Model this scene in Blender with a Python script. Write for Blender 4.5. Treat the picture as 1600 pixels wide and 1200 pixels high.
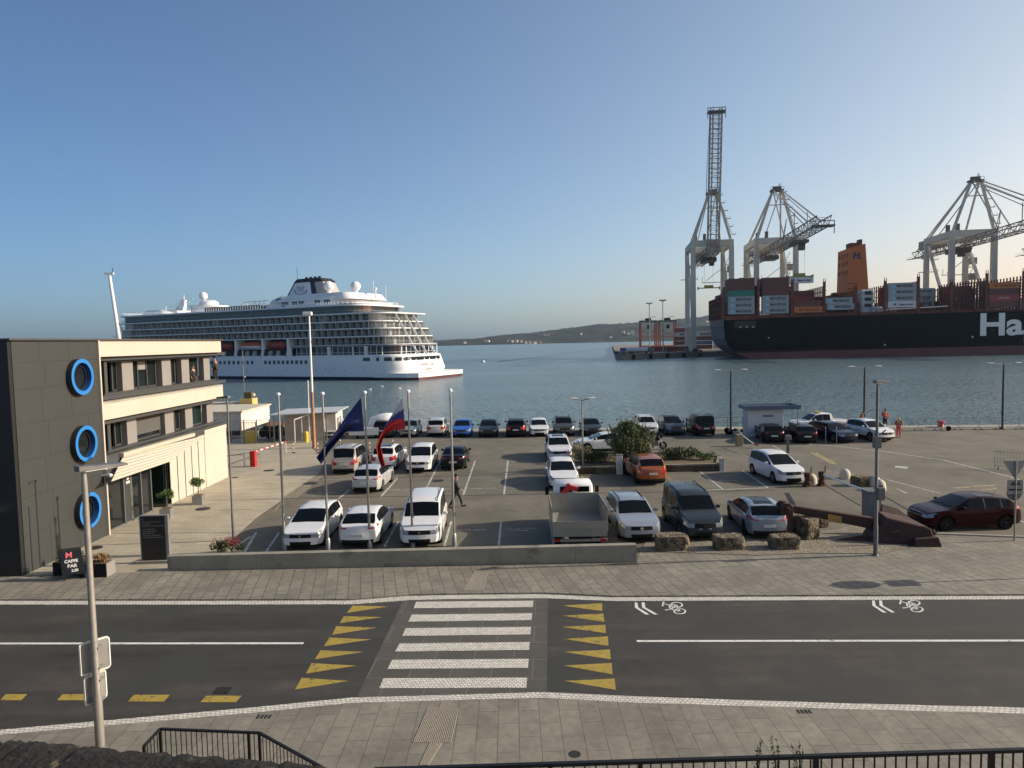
import bpy, bmesh, math, random
from mathutils import Vector, Matrix
random.seed(7)
R = math.radians
for o in list(bpy.data.objects): bpy.data.objects.remove(o)
scn = bpy.context.scene
COL = scn.collection
# ---------------------------------------------------------------- camera
F = 1080.0; CH = 8.8; WZ = -2.5
PITCH = R(3.58); ROLL = R(1.2)
CR = Matrix.Rotation(math.pi/2-PITCH, 3, 'X') @ Matrix.Rotation(-ROLL, 3, 'Z')
cd = bpy.data.cameras.new('camera'); cam = bpy.data.objects.new('camera', cd); COL.objects.link(cam)
cam.matrix_world = Matrix.Translation((0, 0, CH)) @ CR.to_4x4()
cd.sensor_width = 36; cd.lens = 36*F/1600; cd.clip_end = 30000; cd.clip_start = 0.1
scn.camera = cam
# ---------------------------------------------------------------- light
SUN_EL, SUN_AZ = 24.0, 90-2.5          # azimuth from +Y (view axis) towards +X
w = bpy.data.worlds.new('World'); scn.world = w; w.use_nodes = True
nt = w.node_tree; bg = nt.nodes['Background']
sky = nt.nodes.new('ShaderNodeTexSky'); sky.sky_type = 'NISHITA'; sky.sun_disc = False
sky.sun_elevation = R(SUN_EL); sky.sun_rotation = R(SUN_AZ)
sky.air_density = 1.0; sky.dust_density = 0.8; sky.ozone_density = 2.0; sky.altitude = 0
W_ = nt.nodes; L_ = nt.links
def wm_(op, x, y=None):
    m = W_.new('ShaderNodeMath'); m.operation = op
    for i, v in enumerate((x, y)):
        if v is None: continue
        if isinstance(v, (int, float)): m.inputs[i].default_value = v
        else: L_.new(v, m.inputs[i])
    return m.outputs[0]
# the air's own gradient: brighter towards the sun (+X), dimmer and bluer away from it and low over the sea
dv = W_.new('ShaderNodeSeparateXYZ'); L_.new(W_.new('ShaderNodeTexCoord').outputs['Generated'], dv.inputs[0])
zc = wm_('MAXIMUM', dv.outputs[2], 0.0); hz0 = wm_('SUBTRACT', 1.0, wm_('EXPONENT', wm_('MULTIPLY', zc, -8.3))); wrm = wm_('MULTIPLY', wm_('MAXIMUM', dv.outputs[0], 0.0), wm_('EXPONENT', wm_('MULTIPLY', zc, -8.3))); hz2 = wm_('EXPONENT', wm_('MULTIPLY', zc, -30.)); x2 = wm_('MULTIPLY', dv.outputs[0], dv.outputs[0])
cmb = W_.new('ShaderNodeCombineXYZ')
for i, (A_, B_, C_, D_) in enumerate(((-.52,.88,.55,.36),(-.39,.55,.38,.35),(-.11,.20,.09,.45))):
    e = wm_('ADD', wm_('ADD', wm_('MULTIPLY', dv.outputs[0], B_), wm_('ADD', A_, wm_('MULTIPLY', hz2, (-.24,-.15,-.02)[i]))), wm_('SUBTRACT', wm_('MULTIPLY', hz0, C_), wm_('MULTIPLY', x2, D_)))
    e = wm_('ADD', e, wm_('MULTIPLY', wrm, (.12, -.42, -.55)[i])); L_.new(wm_('EXPONENT', e), cmb.inputs[i])
tn = nt.nodes.new('ShaderNodeVectorMath'); tn.operation = 'MULTIPLY'
nt.links.new(sky.outputs[0], tn.inputs[0]); nt.links.new(cmb.outputs[0], tn.inputs[1]); nt.links.new(tn.outputs[0], bg.inputs[0]); bg.inputs[1].default_value = 0.13
sl = bpy.data.lights.new('sun', 'SUN'); sl.energy = 4.8; sl.angle = R(0.5); sl.color = (1, .90, .74)
so = bpy.data.objects.new('sun', sl); COL.objects.link(so)
sd = Vector((math.cos(R(SUN_EL))*math.sin(R(SUN_AZ)), math.cos(R(SUN_EL))*math.cos(R(SUN_AZ)), math.sin(R(SUN_EL))))
so.rotation_euler = sd.to_track_quat('Z', 'Y').to_euler()
scn.view_settings.view_transform = 'Standard'; scn.view_settings.look = 'None'
scn.view_settings.exposure = 0.25; scn.view_settings.gamma = 1
# ---------------------------------------------------------------- helpers
def ray(x, y): return CR @ Vector(((x-800)/F, -(y-600)/F, -1))
def gp(x, y, z=0.0):
    d = ray(x, y); t = (z-CH)/d.z; return Vector((d.x*t, d.y*t, z))
def onx(x, y, X):
    d = ray(x, y); t = X/d.x; return Vector((X, d.y*t, CH+d.z*t))
def ony(x, y, Y):
    d = ray(x, y); t = Y/d.y; return Vector((d.x*t, Y, CH+d.z*t))
MT = {}
def mat(name, col, rough=.6, metal=0., noise=None, bump=None, spec=.5, alpha=None, coat=0., emis=None, col2=None, spots=None, brick=None, wave=None, stretch=None):
    if name in MT: return MT[name]
    m = bpy.data.materials.new(name); m.use_nodes = True; MT[name] = m
    n = m.node_tree.nodes; l = m.node_tree.links; b = n['Principled BSDF']
    b.inputs['Roughness'].default_value = rough; b.inputs['Metallic'].default_value = metal
    b.inputs['Specular IOR Level'].default_value = spec; b.inputs['Coat Weight'].default_value = coat
    c = (*col, 1); b.inputs['Base Color'].default_value = c; m.diffuse_color = c
    tc = n.new('ShaderNodeTexCoord').outputs['Object']
    cur = None
    if brick:
        bw, bh, mort, mc, rot = brick
        mp = n.new('ShaderNodeMapping'); mp.inputs['Rotation'].default_value = (0, 0, R(rot)); l.new(tc, mp.inputs[0])
        bt = n.new('ShaderNodeTexBrick'); l.new(mp.outputs[0], bt.inputs['Vector'])
        bt.inputs['Scale'].default_value = 1; bt.inputs['Brick Width'].default_value = bw; bt.inputs['Row Height'].default_value = bh
        bt.inputs['Mortar Size'].default_value = mort; bt.inputs['Mortar Smooth'].default_value = .3
        bt.inputs['Color1'].default_value = (*[v*.9 for v in col], 1); bt.inputs['Color2'].default_value = (*[v*1.08 for v in col], 1)
        bt.inputs['Mortar'].default_value = (*mc, 1); cur = bt.outputs['Color']
    def mix(a, bcol, fac, mode='MIX'):
        x = n.new('ShaderNodeMix'); x.data_type = 'RGBA'; x.blend_type = mode
        l.new(fac, x.inputs[0])
        if a is None: x.inputs[6].default_value = c
        else: l.new(a, x.inputs[6])
        x.inputs[7].default_value = (*bcol, 1); return x.outputs[2]
    if wave:
        sc, amt, ax = wave
        wv = n.new('ShaderNodeTexWave'); wv.bands_direction = ax; wv.inputs['Scale'].default_value = sc; l.new(tc, wv.inputs[0])
        mm = n.new('ShaderNodeMath'); mm.operation = 'MULTIPLY'; mm.inputs[1].default_value = amt; l.new(wv.outputs['Fac'], mm.inputs[0])
        cur = mix(cur, tuple(v*.45 for v in col), mm.outputs[0])
    if noise:
        for k, (sc, amt) in enumerate(noise if isinstance(noise, list) else [noise]):
            nz = n.new('ShaderNodeTexNoise'); nz.inputs['Scale'].default_value = sc; nz.inputs['Detail'].default_value = 6; nz.inputs['Roughness'].default_value = .65
            if stretch and k == 0:
                mp2 = n.new('ShaderNodeMapping'); mp2.inputs['Scale'].default_value = stretch; l.new(tc, mp2.inputs[0]); l.new(mp2.outputs[0], nz.inputs[0])
            else: l.new(tc, nz.inputs[0])
            r = n.new('ShaderNodeMapRange'); r.inputs[1].default_value = .3; r.inputs[2].default_value = .7; r.inputs[3].default_value = 1-amt; r.inputs[4].default_value = 1+amt
            l.new(nz.outputs['Fac'], r.inputs[0])
            x = n.new('ShaderNodeVectorMath'); x.operation = 'SCALE'
            if cur is None: x.inputs[0].default_value = col
            else: l.new(cur, x.inputs[0])
            l.new(r.outputs[0], x.inputs[3]); cur = x.outputs[0]
    if col2 or spots:
        sc, lo, hi, cc = spots if spots else (3, .45, .6, col2)
        nz = n.new('ShaderNodeTexNoise'); nz.inputs['Scale'].default_value = sc; nz.inputs['Detail'].default_value = 5; l.new(tc, nz.inputs[0])
        r = n.new('ShaderNodeMapRange'); r.inputs[1].default_value = lo; r.inputs[2].default_value = hi; l.new(nz.outputs['Fac'], r.inputs[0])
        cur = mix(cur, cc, r.outputs[0])
    if cur is not None: l.new(cur, b.inputs['Base Color'])
    if bump:
        sc, st = bump[:2]
        nz = n.new('ShaderNodeTexNoise'); nz.inputs['Scale'].default_value = sc; nz.inputs['Detail'].default_value = 5; l.new(tc, nz.inputs[0])
        bp = n.new('ShaderNodeBump'); bp.inputs['Strength'].default_value = st; bp.inputs['Distance'].default_value = bump[2] if len(bump) > 2 else .02
        l.new(nz.outputs['Fac'], bp.inputs['Height']); l.new(bp.outputs[0], b.inputs['Normal'])
    if alpha is not None: b.inputs['Alpha'].default_value = alpha
    if emis: b.inputs['Emission Color'].default_value = (*emis[0], 1); b.inputs['Emission Strength'].default_value = emis[1]
    return m
class MB:
    def __init__(s): s.v = []; s.f = []; s.m = []; s.mi = 0; s.T = None
    def add(s, vs, fs):
        b = len(s.v)
        s.v += [tuple(s.T @ Vector(v)) for v in vs] if s.T else [tuple(v) for v in vs]
        s.f += [tuple(i+b for i in f) for f in fs]; s.m += [s.mi]*len(fs); return s
    def box(s, x0, x1, y0, y1, z0, z1):
        return s.add([(x0,y0,z0),(x1,y0,z0),(x1,y1,z0),(x0,y1,z0),(x0,y0,z1),(x1,y0,z1),(x1,y1,z1),(x0,y1,z1)],
                     [(0,3,2,1),(4,5,6,7),(0,1,5,4),(1,2,6,5),(2,3,7,6),(3,0,4,7)])
    def hexa(s, b, t):   # 4 bottom, 4 top points
        return s.add(list(b)+list(t), [(0,3,2,1),(4,5,6,7),(0,1,5,4),(1,2,6,5),(2,3,7,6),(3,0,4,7)])
    def bar(s, a, b, w=.1, h=None):
        a = Vector(a); b = Vector(b); h = h or w; d = (b-a)
        if d.length < 1e-6: return s
        d.normalize(); up = Vector((0,0,1)) if abs(d.z) < .95 else Vector((0,1,0))
        sx = d.cross(up).normalized()*w/2; sy = sx.normalized().cross(d).normalized()*h/2
        return s.hexa([a-sx-sy, a+sx-sy, a+sx+sy, a-sx+sy], [b-sx-sy, b+sx-sy, b+sx+sy, b-sx+sy])
    def tube(s, pts, r, n=8, cap=True):
        pts = [Vector(p) for p in pts]; rs = r if isinstance(r, (list, tuple)) else [r]*len(pts)
        vs = []; fs = []; ref = None
        for i, p in enumerate(pts):
            d = (pts[min(i+1, len(pts)-1)]-pts[max(i-1, 0)]).normalized()
            if ref is None: ref = Vector((0,0,1)) if abs(d.z) < .9 else Vector((1,0,0))
            a = d.cross(ref).normalized(); b = d.cross(a).normalized(); ref = b.cross(d) if False else ref
            for k in range(n):
                t = 2*math.pi*k/n; vs.append(p+a*rs[i]*math.cos(t)+b*rs[i]*math.sin(t))
        for i in range(len(pts)-1):
            for k in range(n): fs.append((i*n+k, i*n+(k+1) % n, (i+1)*n+(k+1) % n, (i+1)*n+k))
        if cap: fs.append(tuple(range(n))[::-1]); fs.append(tuple((len(pts)-1)*n+k for k in range(n)))
        return s.add(vs, fs)
    def lathe(s, prof, c=(0,0,0), n=16, axis='Z'):
        vs = []; fs = []; c = Vector(c)
        for r, z in prof:
            for k in range(n):
                t = 2*math.pi*k/n; x, y = r*math.cos(t), r*math.sin(t)
                vs.append(c+Vector({'Z': (x, y, z), 'X': (z, x, y), 'Y': (x, z, y)}[axis]))
        for i in range(len(prof)-1):
            for k in range(n): fs.append((i*n+k, i*n+(k+1) % n, (i+1)*n+(k+1) % n, (i+1)*n+k))
        fs.append(tuple(range(n))[::-1]); fs.append(tuple((len(prof)-1)*n+k for k in range(n)))
        return s.add(vs, fs)
    def ball(s, c, r, n=12, sz=1.):
        return s.lathe([(max(.001, r*math.sin(math.pi*i/(n//2+2))), -r*sz*math.cos(math.pi*i/(n//2+2))) for i in range(n//2+3)], c, n)
    def prism(s, pts, z0, z1):
        n = len(pts)
        return s.add([(p[0], p[1], z0) for p in pts]+[(p[0], p[1], z1) for p in pts],
                     [tuple(range(n))[::-1], tuple(range(n, 2*n))]+[(i, (i+1) % n, n+(i+1) % n, n+i) for i in range(n)])
    def ext(s, pts, vec):   # extrude any planar polygon along vec
        n = len(pts); vec = Vector(vec); P = [Vector(p) for p in pts]
        return s.add(P+[p+vec for p in P], [tuple(range(n))[::-1], tuple(range(n, 2*n))]+[(i, (i+1) % n, n+(i+1) % n, n+i) for i in range(n)])
    def build(s, name, mats, parent=None, smooth=False, loc=None, rotz=0, fix=True, bev=0):
        me = bpy.data.meshes.new(name); me.from_pydata(s.v, [], s.f)
        if not isinstance(mats, (list, tuple)): mats = [mats]
        for m in mats: me.materials.append(m)
        for p, i in zip(me.polygons, s.m): p.material_index = min(i, len(mats)-1)
        if fix or bev:
            bm = bmesh.new(); bm.from_mesh(me)
            if fix: bmesh.ops.recalc_face_normals(bm, faces=bm.faces)
            if bev: bmesh.ops.bevel(bm, geom=bm.edges[:], offset=bev, segments=1, affect='EDGES')
            bm.to_mesh(me); bm.free()
        if smooth:
            for p in me.polygons: p.use_smooth = True
            me.set_sharp_from_angle(angle=R(smooth if smooth is not True else 35))
        o = bpy.data.objects.new(name, me); COL.objects.link(o)
        if parent: o.parent = parent
        if loc is not None: o.location = loc
        o.rotation_euler.z = rotz
        return o
def tag(o, label=None, cat=None, group=None, kind=None):
    if label: o['label'] = label
    if cat: o['category'] = cat
    if group: o['group'] = group
    if kind: o['kind'] = kind
    return o
def thing(name, label, cat, loc=(0,0,0), rotz=0, group=None):
    o = bpy.data.objects.new(name, None); COL.objects.link(o); o.location = loc; o.rotation_euler.z = rotz; o.empty_display_size = .3
    return tag(o, label, cat, group)
def dup(o, loc=None, rotz=None, label=None, parent=None):
    c = o.copy(); COL.objects.link(c)
    if parent: c.parent = parent
    if loc is not None: c.location = loc
    if rotz is not None: c.rotation_euler.z = rotz
    if label: c['label'] = label
    for ch in o.children: dup(ch, parent=c)
    return c
def text(name, s, size, m, parent, loc, rot, ext=.003, ax='LEFT', sx=1., bold=0.):
    cu = bpy.data.curves.new(name, 'FONT'); cu.body = s; cu.size = size; cu.extrude = ext; cu.align_x = ax; cu.offset = bold
    ob = bpy.data.objects.new(name, cu); COL.objects.link(ob)
    dg = bpy.context.evaluated_depsgraph_get(); me = bpy.data.meshes.new_from_object(ob.evaluated_get(dg))
    bpy.data.objects.remove(ob); me.materials.clear(); me.materials.append(m)
    o = bpy.data.objects.new(name, me); COL.objects.link(o); o.parent = parent; o.location = loc; o.rotation_euler = rot; o.scale = (sx, 1, 1)
    return o
SETM = 'structure'
# ---------------------------------------------------------------- materials
def M(k): return MT[k]
mat('asphalt_lot', (.145,.130,.098), .9, noise=[(.25,.26),(1.3,.13),(40.,.2)], bump=(60,.35,.01), spots=(.35,.56,.75,(.092,.086,.068)))
mat('asphalt_road', (.047,.042,.036), .85, spots=(.45,.42,.6,(.036,.038,.034)), noise=[(.6,.5),(2.2,.16),(30.,.2)], stretch=(.10,1.5,1), bump=(70,.4,.01))
mat('asphalt_patch', (.105,.098,.09), .85, noise=[(1.,.1),(30.,.12)], bump=(70,.3,.01))
mat('paving', (.225,.205,.160), .8, noise=[(.4,.24),(5.,.2),(50,.12)], spots=(1.1,.5,.72,(.155,.145,.12)), brick=(.95,.42,.018,(.10,.088,.068),78), bump=(30,.2,.01))
mat('paving_right', (.215,.195,.155), .8, noise=[(.5,.24),(5.,.18),(50,.12)], spots=(1.3,.56,.75,(.17,.155,.12)), brick=(1.1,.48,.010,(.10,.088,.068),90), bump=(30,.2,.01))
mat('plaza', (.40,.35,.26), .8, noise=[(.6,.12),(14.,.1)], brick=(.9,.35,.008,(.2,.17,.12),0), bump=(30,.2,.01))
mat('tactile', (.33,.29,.23), .8, noise=(9.,.1))
mat('concrete', (.26,.245,.21), .85, noise=[(.7,.16),(12.,.1)], bump=(25,.3,.01))
mat('concrete_dark', (.2,.19,.165), .85, noise=[(.9,.25),(12.,.12)], bump=(25,.3,.01))
mat('concrete_top', (.33,.31,.26), .85, noise=[(1.5,.15),(12.,.1)], bump=(25,.3,.01))
mat('cobble_white', (.66,.63,.55), .7, noise=[(9.,.2),(30.,.2)], brick=(.12,.10,.014,(.30,.28,.24),8), bump=(20,.6,.02))
mat('stripe_cobble', (.70,.67,.58), .7, noise=[(7.,.16),(26.,.22)], brick=(.11,.09,.013,(.30,.28,.25),4), bump=(22,.6,.02))
mat('paint_white', (.68,.67,.62), .7, noise=[(3.,.12),(25.,.12)], spots=(9.,.6,.72,(.2,.19,.18)))
mat('paint_white_worn', (.5,.49,.45), .7, noise=[(3.,.2),(25.,.2)], spots=(5.,.5,.66,(.15,.14,.12)))
mat('paint_yellow', (.36,.26,.045), .7, noise=[(3.,.12),(25.,.12)], spots=(7.,.58,.7,(.12,.10,.06)))
mat('paint_yellow_worn', (.36,.29,.13), .8, noise=[(3.,.2)], spots=(4.,.45,.6,(.13,.12,.10)))
mat('crossing', (.085,.078,.066), .8, noise=[(.8,.12),(20.,.1)], brick=(1.1,1.1,.008,(.19,.18,.16),3), bump=(40,.3,.01))
mat('iron', (.05,.045,.04), .6, metal=.5, noise=(20,.3))
mat('gravel', (.23,.20,.15), .95, noise=[(2.,.2),(11.,.6),(40.,.5)], bump=(18,1.,.05))
mat('soil', (.14,.10,.06), .95, noise=[(3.,.3),(20.,.3)], bump=(12,1.,.05))
mat('stone', (.23,.18,.115), .95, noise=[(2.5,.5),(15.,.45),(45.,.3)], bump=(9,1.,.2), spots=(4.,.48,.6,(.065,.058,.042)))
mat('stone_wall', (.26,.22,.16), .9, noise=[(1.5,.2),(15.,.2)], brick=(.45,.16,.02,(.1,.085,.06),0), bump=(10,.8,.04))
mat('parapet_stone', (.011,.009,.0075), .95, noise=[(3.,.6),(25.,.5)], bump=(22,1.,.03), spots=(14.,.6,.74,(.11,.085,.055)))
mat('facade_grey', (.037,.041,.040), .6, noise=[(.8,.06),(6.,.05)], brick=(9,9,.0,(.05,.05,.05),0))
mat('facade_black', (.012,.012,.013), .5, noise=(2.,.1))
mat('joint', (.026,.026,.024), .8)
mat('cream', (.52,.45,.37), .7, noise=[(.5,.05),(8.,.04)])
mat('cream_side', (.52,.46,.385), .7, noise=[(.6,.04),(8.,.04)])
mat('panel_pale', (.24,.225,.215), .6, noise=[(1.2,.06)])
mat('shutter', (.10,.098,.088), .5, noise=(2.,.05))
mat('frame_grey', (.055,.058,.058), .5, noise=(2.,.05))
mat('louvre', (.46,.43,.35), .6, noise=(3.,.04))
mat('roof_dark', (.06,.06,.06), .8, noise=(2.,.2))
mat('glass_dark', (.012,.016,.018), .04, spec=.8)
mat('glass_green', (.012,.024,.022), .05, spec=.8)
mat('glass_car', (.004,.005,.006), .12, spec=.22, noise=(4.,.3))
mat('glass_rail', (.25,.33,.36), .1, spec=.7, alpha=.55)
mat('ring_blue', (.028,.19,.52), .35, noise=(3.,.04))
mat('ring_inner', (.010,.065,.24), .4, noise=(3.,.06))
mat('galv', (.33,.33,.32), .45, metal=.6, noise=[(4.,.12)])
mat('galv_dark', (.16,.16,.16), .5, metal=.4, noise=[(4.,.12)])
mat('pole_warm', (.30,.28,.25), .5, metal=.4, noise=[(6.,.15)])
mat('pole_dark', (.02,.022,.024), .5, metal=.2, noise=(5.,.2))
mat('pole_rust', (.36,.20,.11), .8, noise=[(4.,.3),(20.,.2)])
mat('white', (.76,.76,.74), .5, noise=(3.,.05))
mat('white_dirty', (.62,.60,.55), .6, noise=[(2.,.15),(10.,.1)], spots=(3.,.62,.75,(.3,.26,.2)))
mat('sign_grey', (.27,.27,.26), .5, metal=.2, noise=(5.,.08))
mat('sign_rim', (.7,.68,.62), .4, noise=(5.,.08))
mat('black_sign', (.012,.012,.013), .35, noise=(5.,.2))
mat('text_white', (.7,.7,.68), .6)
mat('text_grey', (.30,.30,.30), .6)
mat('text_pink', (.75,.16,.2), .6)
mat('rubber', (.010,.010,.010), .9, spec=.2, noise=(10.,.2))
mat('rim', (.34,.34,.35), .35, metal=.8, noise=(8.,.1))
mat('rim_dark', (.03,.03,.03), .4, metal=.6, noise=(8.,.1))
mat('trim_black', (.010,.010,.011), .6, noise=(10.,.2), spec=.2)
mat('headlight', (.20,.22,.24), .08, spec=1., noise=(18.,.6))
mat('taillight', (.35,.012,.012), .12, spec=.8, noise=(14.,.3))
mat('plate', (.6,.6,.58), .5, noise=(30.,.3))
mat('chrome', (.6,.6,.6), .15, metal=1., noise=(8.,.05))
mat('rust', (.050,.022,.017), .8, noise=[(1.3,.3),(9.,.25)], bump=(14,.5,.02))
mat('rust_dark', (.085,.035,.02), .85, noise=[(3.,.4),(12.,.3)], bump=(14,.6,.02))
mat('yellow', (.68,.50,.06), .6, noise=[(3.,.15)])
mat('yellow_box', (.55,.42,.14), .8, noise=[(6.,.35)], bump=(10,.5,.03))
mat('red', (.45,.02,.02), .5, noise=(4.,.15))
mat('red_soft', (.5,.06,.05), .7, noise=(6.,.25))
mat('navy', (.012,.02,.07), .5, noise=(1.,.1))
mat('dome_cream', (.55,.50,.40), .8, noise=[(3.,.1)])
mat('kiosk_roof', (.085,.13,.19), .5, noise=(2.,.1))
mat('kiosk_wall', (.56,.58,.60), .6, noise=(2.,.05), wave=(2.2,.12,'X'))
mat('shed_wall', (.42,.36,.30), .8, noise=[(2.,.15)], wave=(1.6,.25,'Z'))
mat('bark', (.09,.07,.05), .9, noise=[(8.,.3)], bump=(20,.8,.02))
def leafm(k, c):
    m = mat(k, c, .6, noise=[(1.4,.45),(9.,.3)], spec=.3)
    m.node_tree.nodes['Principled BSDF'].inputs['Subsurface Weight'].default_value = 0
    return m
leafm('leaf_olive', (.105,.125,.055)); leafm('leaf_dark', (.05,.075,.028)); leafm('leaf_dry', (.19,.17,.07)); leafm('leaf_green', (.07,.12,.03)); leafm('flower', (.42,.06,.09)); leafm('leaf_yel', (.30,.26,.05)); leafm('leaf_rust', (.30,.17,.07))
HAZE = 0.000045
# ================================================================ SETTING
def sheet(name, pts, z, m, th=.3, kind=SETM):
    o = MB().prism([(p[0], p[1]) for p in pts], z-th, z).build(name, m); 
    if kind: tag(o, kind=kind)
    return o
# water with real-scale ripples in the shading normal
wm = bpy.data.materials.new('water'); wm.use_nodes = True; MT['water'] = wm
n = wm.node_tree.nodes; l = wm.node_tree.links; b = n['Principled BSDF']
b.inputs['Base Color'].default_value = (.110,.168,.178,1); b.inputs['Roughness'].default_value = .19; b.inputs['IOR'].default_value = 1.42
tc = n.new('ShaderNodeTexCoord').outputs['Object']
gm = n.new('ShaderNodeMapping'); gm.inputs['Scale'].default_value = (.35,1,1); l.new(tc, gm.inputs[0]); gz = n.new('ShaderNodeTexNoise'); gz.inputs['Scale'].default_value = .035; gz.inputs['Detail'].default_value = 4; l.new(gm.outputs[0], gz.inputs[0])
gr = n.new('ShaderNodeMapRange'); gr.inputs[1].default_value = .35; gr.inputs[2].default_value = .65; gr.inputs[3].default_value = .5; gr.inputs[4].default_value = 1.; l.new(gz.outputs['Fac'], gr.inputs[0]); gust = gr.outputs[0]
prev = None
for sc, dist, stx in ((.12, .7, 1.5), (.7, 1.0, 1.15), (2.4, .32, 1.1)):
    mp = n.new('ShaderNodeMapping'); mp.inputs['Scale'].default_value = (1, stx, 1); mp.inputs['Rotation'].default_value = (0,0,R(17*sc*10)); l.new(tc, mp.inputs[0])
    nz = n.new('ShaderNodeTexNoise'); nz.inputs['Scale'].default_value = sc; nz.inputs['Detail'].default_value = 3; l.new(mp.outputs[0], nz.inputs[0])
    bp = n.new('ShaderNodeBump'); bp.inputs['Distance'].default_value = dist; l.new(gust, bp.inputs['Strength'])
    l.new(nz.outputs['Fac'], bp.inputs['Height'])
    if prev: l.new(prev, bp.inputs['Normal'])
    prev = bp.outputs[0]
l.new(prev, b.inputs['Normal'])
q = MB(); q.add([(-6000,-200,0),(6000,-200,0),(6000,9000,0),(-6000,9000,0)], [(0,1,2,3)])
wo = q.build('water', wm, loc=(0,0,WZ)); tag(wo, kind=SETM)
# quay edge line
QA, QB = gp(1100,667.5), gp(1640,663)
def qy(X): return QA.y+(QB.y-QA.y)*(X-QA.x)/(QB.x-QA.x)
lot = [(-75, qy(-75)), (-75, 15), (-75,-10), (120,-10), (120, qy(120))]
# road corridor pixel lines
UPO = [(-500,939),(330,939),(550,938.5),(640,931.5),(700,930),(850,928.5),(960,933.5),(1640,931),(2300,930)]
UPI = [(-500,945),(330,945),(550,944.5),(640,938),(700,936.5),(850,935),(960,939.5),(1640,936.5),(2300,935)]
LOI = [(-500,1185),(0,1141),(400,1105.5),(550,1090.5),(700,1086.5),(850,1082),(1000,1089),(1300,1099),(1590,1106),(2300,1123)]
LOO = [(-500,1193),(0,1148),(400,1113),(550,1098),(700,1094),(850,1090),(1000,1098),(1300,1107),(1590,1114.5),(2300,1131)]
RZ = -.06
UO = [gp(*p, RZ) for p in UPO]; UI = [gp(*p, RZ) for p in UPI]; LI = [gp(*p, RZ) for p in LOI]; LO = [gp(*p, 0) for p in LOO]
q = MB(); q.prism([(p.x,p.y) for p in UO]+[(120,qy(120)),(-75,qy(-75))], -4.5, 0.0)
tag(q.build('car_park', MT['asphalt_lot']), kind=SETM)
q = MB(); q.prism([(p.x,p.y) for p in UO[::-1]]+[(p.x,p.y) for p in LO], -1, RZ); tag(q.build('road', MT['asphalt_road']), kind=SETM)
q = MB()
for A, B in ((UO, UI), (LI, LO)):
    for i in range(len(A)-1): q.prism([(A[i].x,A[i].y),(A[i+1].x,A[i+1].y),(B[i+1].x,B[i+1].y),(B[i].x,B[i].y)], -.3, RZ+.012)
tag(q.build('kerb', MT['cobble_white']), kind=SETM)
# far pavement, between the wall and the kerb
wallL, wallR = gp(262,892), gp(995,878)
g = lambda *p: gp(*p)
far = [UO[i] for i in range(len(UO))]
topR = [g(2300,850), g(1640,843), g(1422,834), g(1424,856), g(1375,867), g(1330,866), g(1250,866), g(1180,869), g(1000,863), g(995,880), g(262,893), g(-500,904)]
vs = [(p.x,p.y) for p in far]+[(p.x,p.y) for p in topR]
vs = [(x, y-.003) if i < len(far) else (x, y) for i, (x, y) in enumerate(vs)]
tag(MB().prism(vs, -.3, .006).build('pavement', MT['paving']), kind=SETM)
nv = [(p.x,p.y) for p in LO]+[(60,5),(-60,5)]
tag(MB().prism(nv, -1, .0).build('near_pavement', MT['paving_right']), kind=SETM)
# kerb line edging right
q = MB()
for a, b_ in (((1424,833.5),(1640,842)),):
    a = g(*a); b_ = g(*b_); q.prism([(a.x,a.y),(b_.x,b_.y),(b_.x,b_.y+.16),(a.x,a.y+.16)], -.05, .05)
tag(q.build('kerb_edge', MT['concrete_top']), kind=SETM)
# plaza beside the building
pz = [g(262,893), g(335,868), g(400,809), g(445,778), g(500,741), g(508,717)]
pz = [(p.x,p.y) for p in pz]+[(-17.2,58.5),(-20,qy(-20)-1),(-34,60),(-46,60),(-46,26.4)]
tag(MB().prism(pz, -.05, .010).build('plaza', MT['plaza']), kind=SETM)
cs = [g(441,779), g(462,779), g(505,743), g(505,727), g(497,741)]
tag(MB().prism([(p.x,p.y) for p in cs], -.05, .02).build('cobble_strip', MT['gravel']), kind=SETM)
gv = [g(1000,861), g(1010,846), g(1240,842), g(1300,828), g(1340,820), g(1412,838), g(1418,855), g(1376,865), g(1250,865), g(1185,868)]
tag(MB().prism([(p.x,p.y) for p in gv], -.05, .02).build('gravel_bed', MT['gravel']), kind=SETM)
qs = [(-75,qy(-75)),( -75,qy(-75)-1.6),(120,qy(120)-1.6),(120,qy(120))]
tag(MB().prism(qs, -.05, .012).build('quay_edge', MT['concrete_top']), kind=SETM)
# crossing table
q = MB(); cp = [g(630,937.5,RZ), g(556,1092,RZ), g(854,1084,RZ), g(856,935,RZ)]
q.prism([(p.x,p.y) for p in cp], RZ-.05, RZ+.004); tag(q.build('crossing_surface', MT['crossing']), kind=SETM)
# ------------------------------------------------ painted markings
def quad(mb, pts, z): mb.prism([(p.x,p.y) for p in [g(a,b_,z) for a,b_ in pts]], z-.02, z)
Z7 = lambda x, y: (400+x/2.6667, 900+y/2.6667)
zs = [((667,107),(1156,103),(1154,129),(657,134)), ((648,161),(1151,155),(1148,183),(634,190)), ((624,217),(1146,212),(1143,243),(609,249)),
      ((598,281),(1140,275),(1138,307),(580,314)), ((567,349),(1136,345),(1133,382),(548,387)), ((531,426),(1130,423),(1126,465),(513,467))]
q = MB()
for s_ in zs: quad(q, [Z7(*p) for p in s_], RZ+.008)
tag(q.build('crossing_stripes', MT['stripe_cobble']), kind=SETM)
q = MB()
L7 = [((403,123),(545,127),(379,153)), ((366,167),(525,171),(349,196)), ((334,209),(501,215),(318,244)), ((305,256),(480,264),(284,292)), ((269,309),(449,316),(246,346)), ((231,363),(417,373),(208,406)), ((190,424),(384,437),(163,472))]
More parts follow.
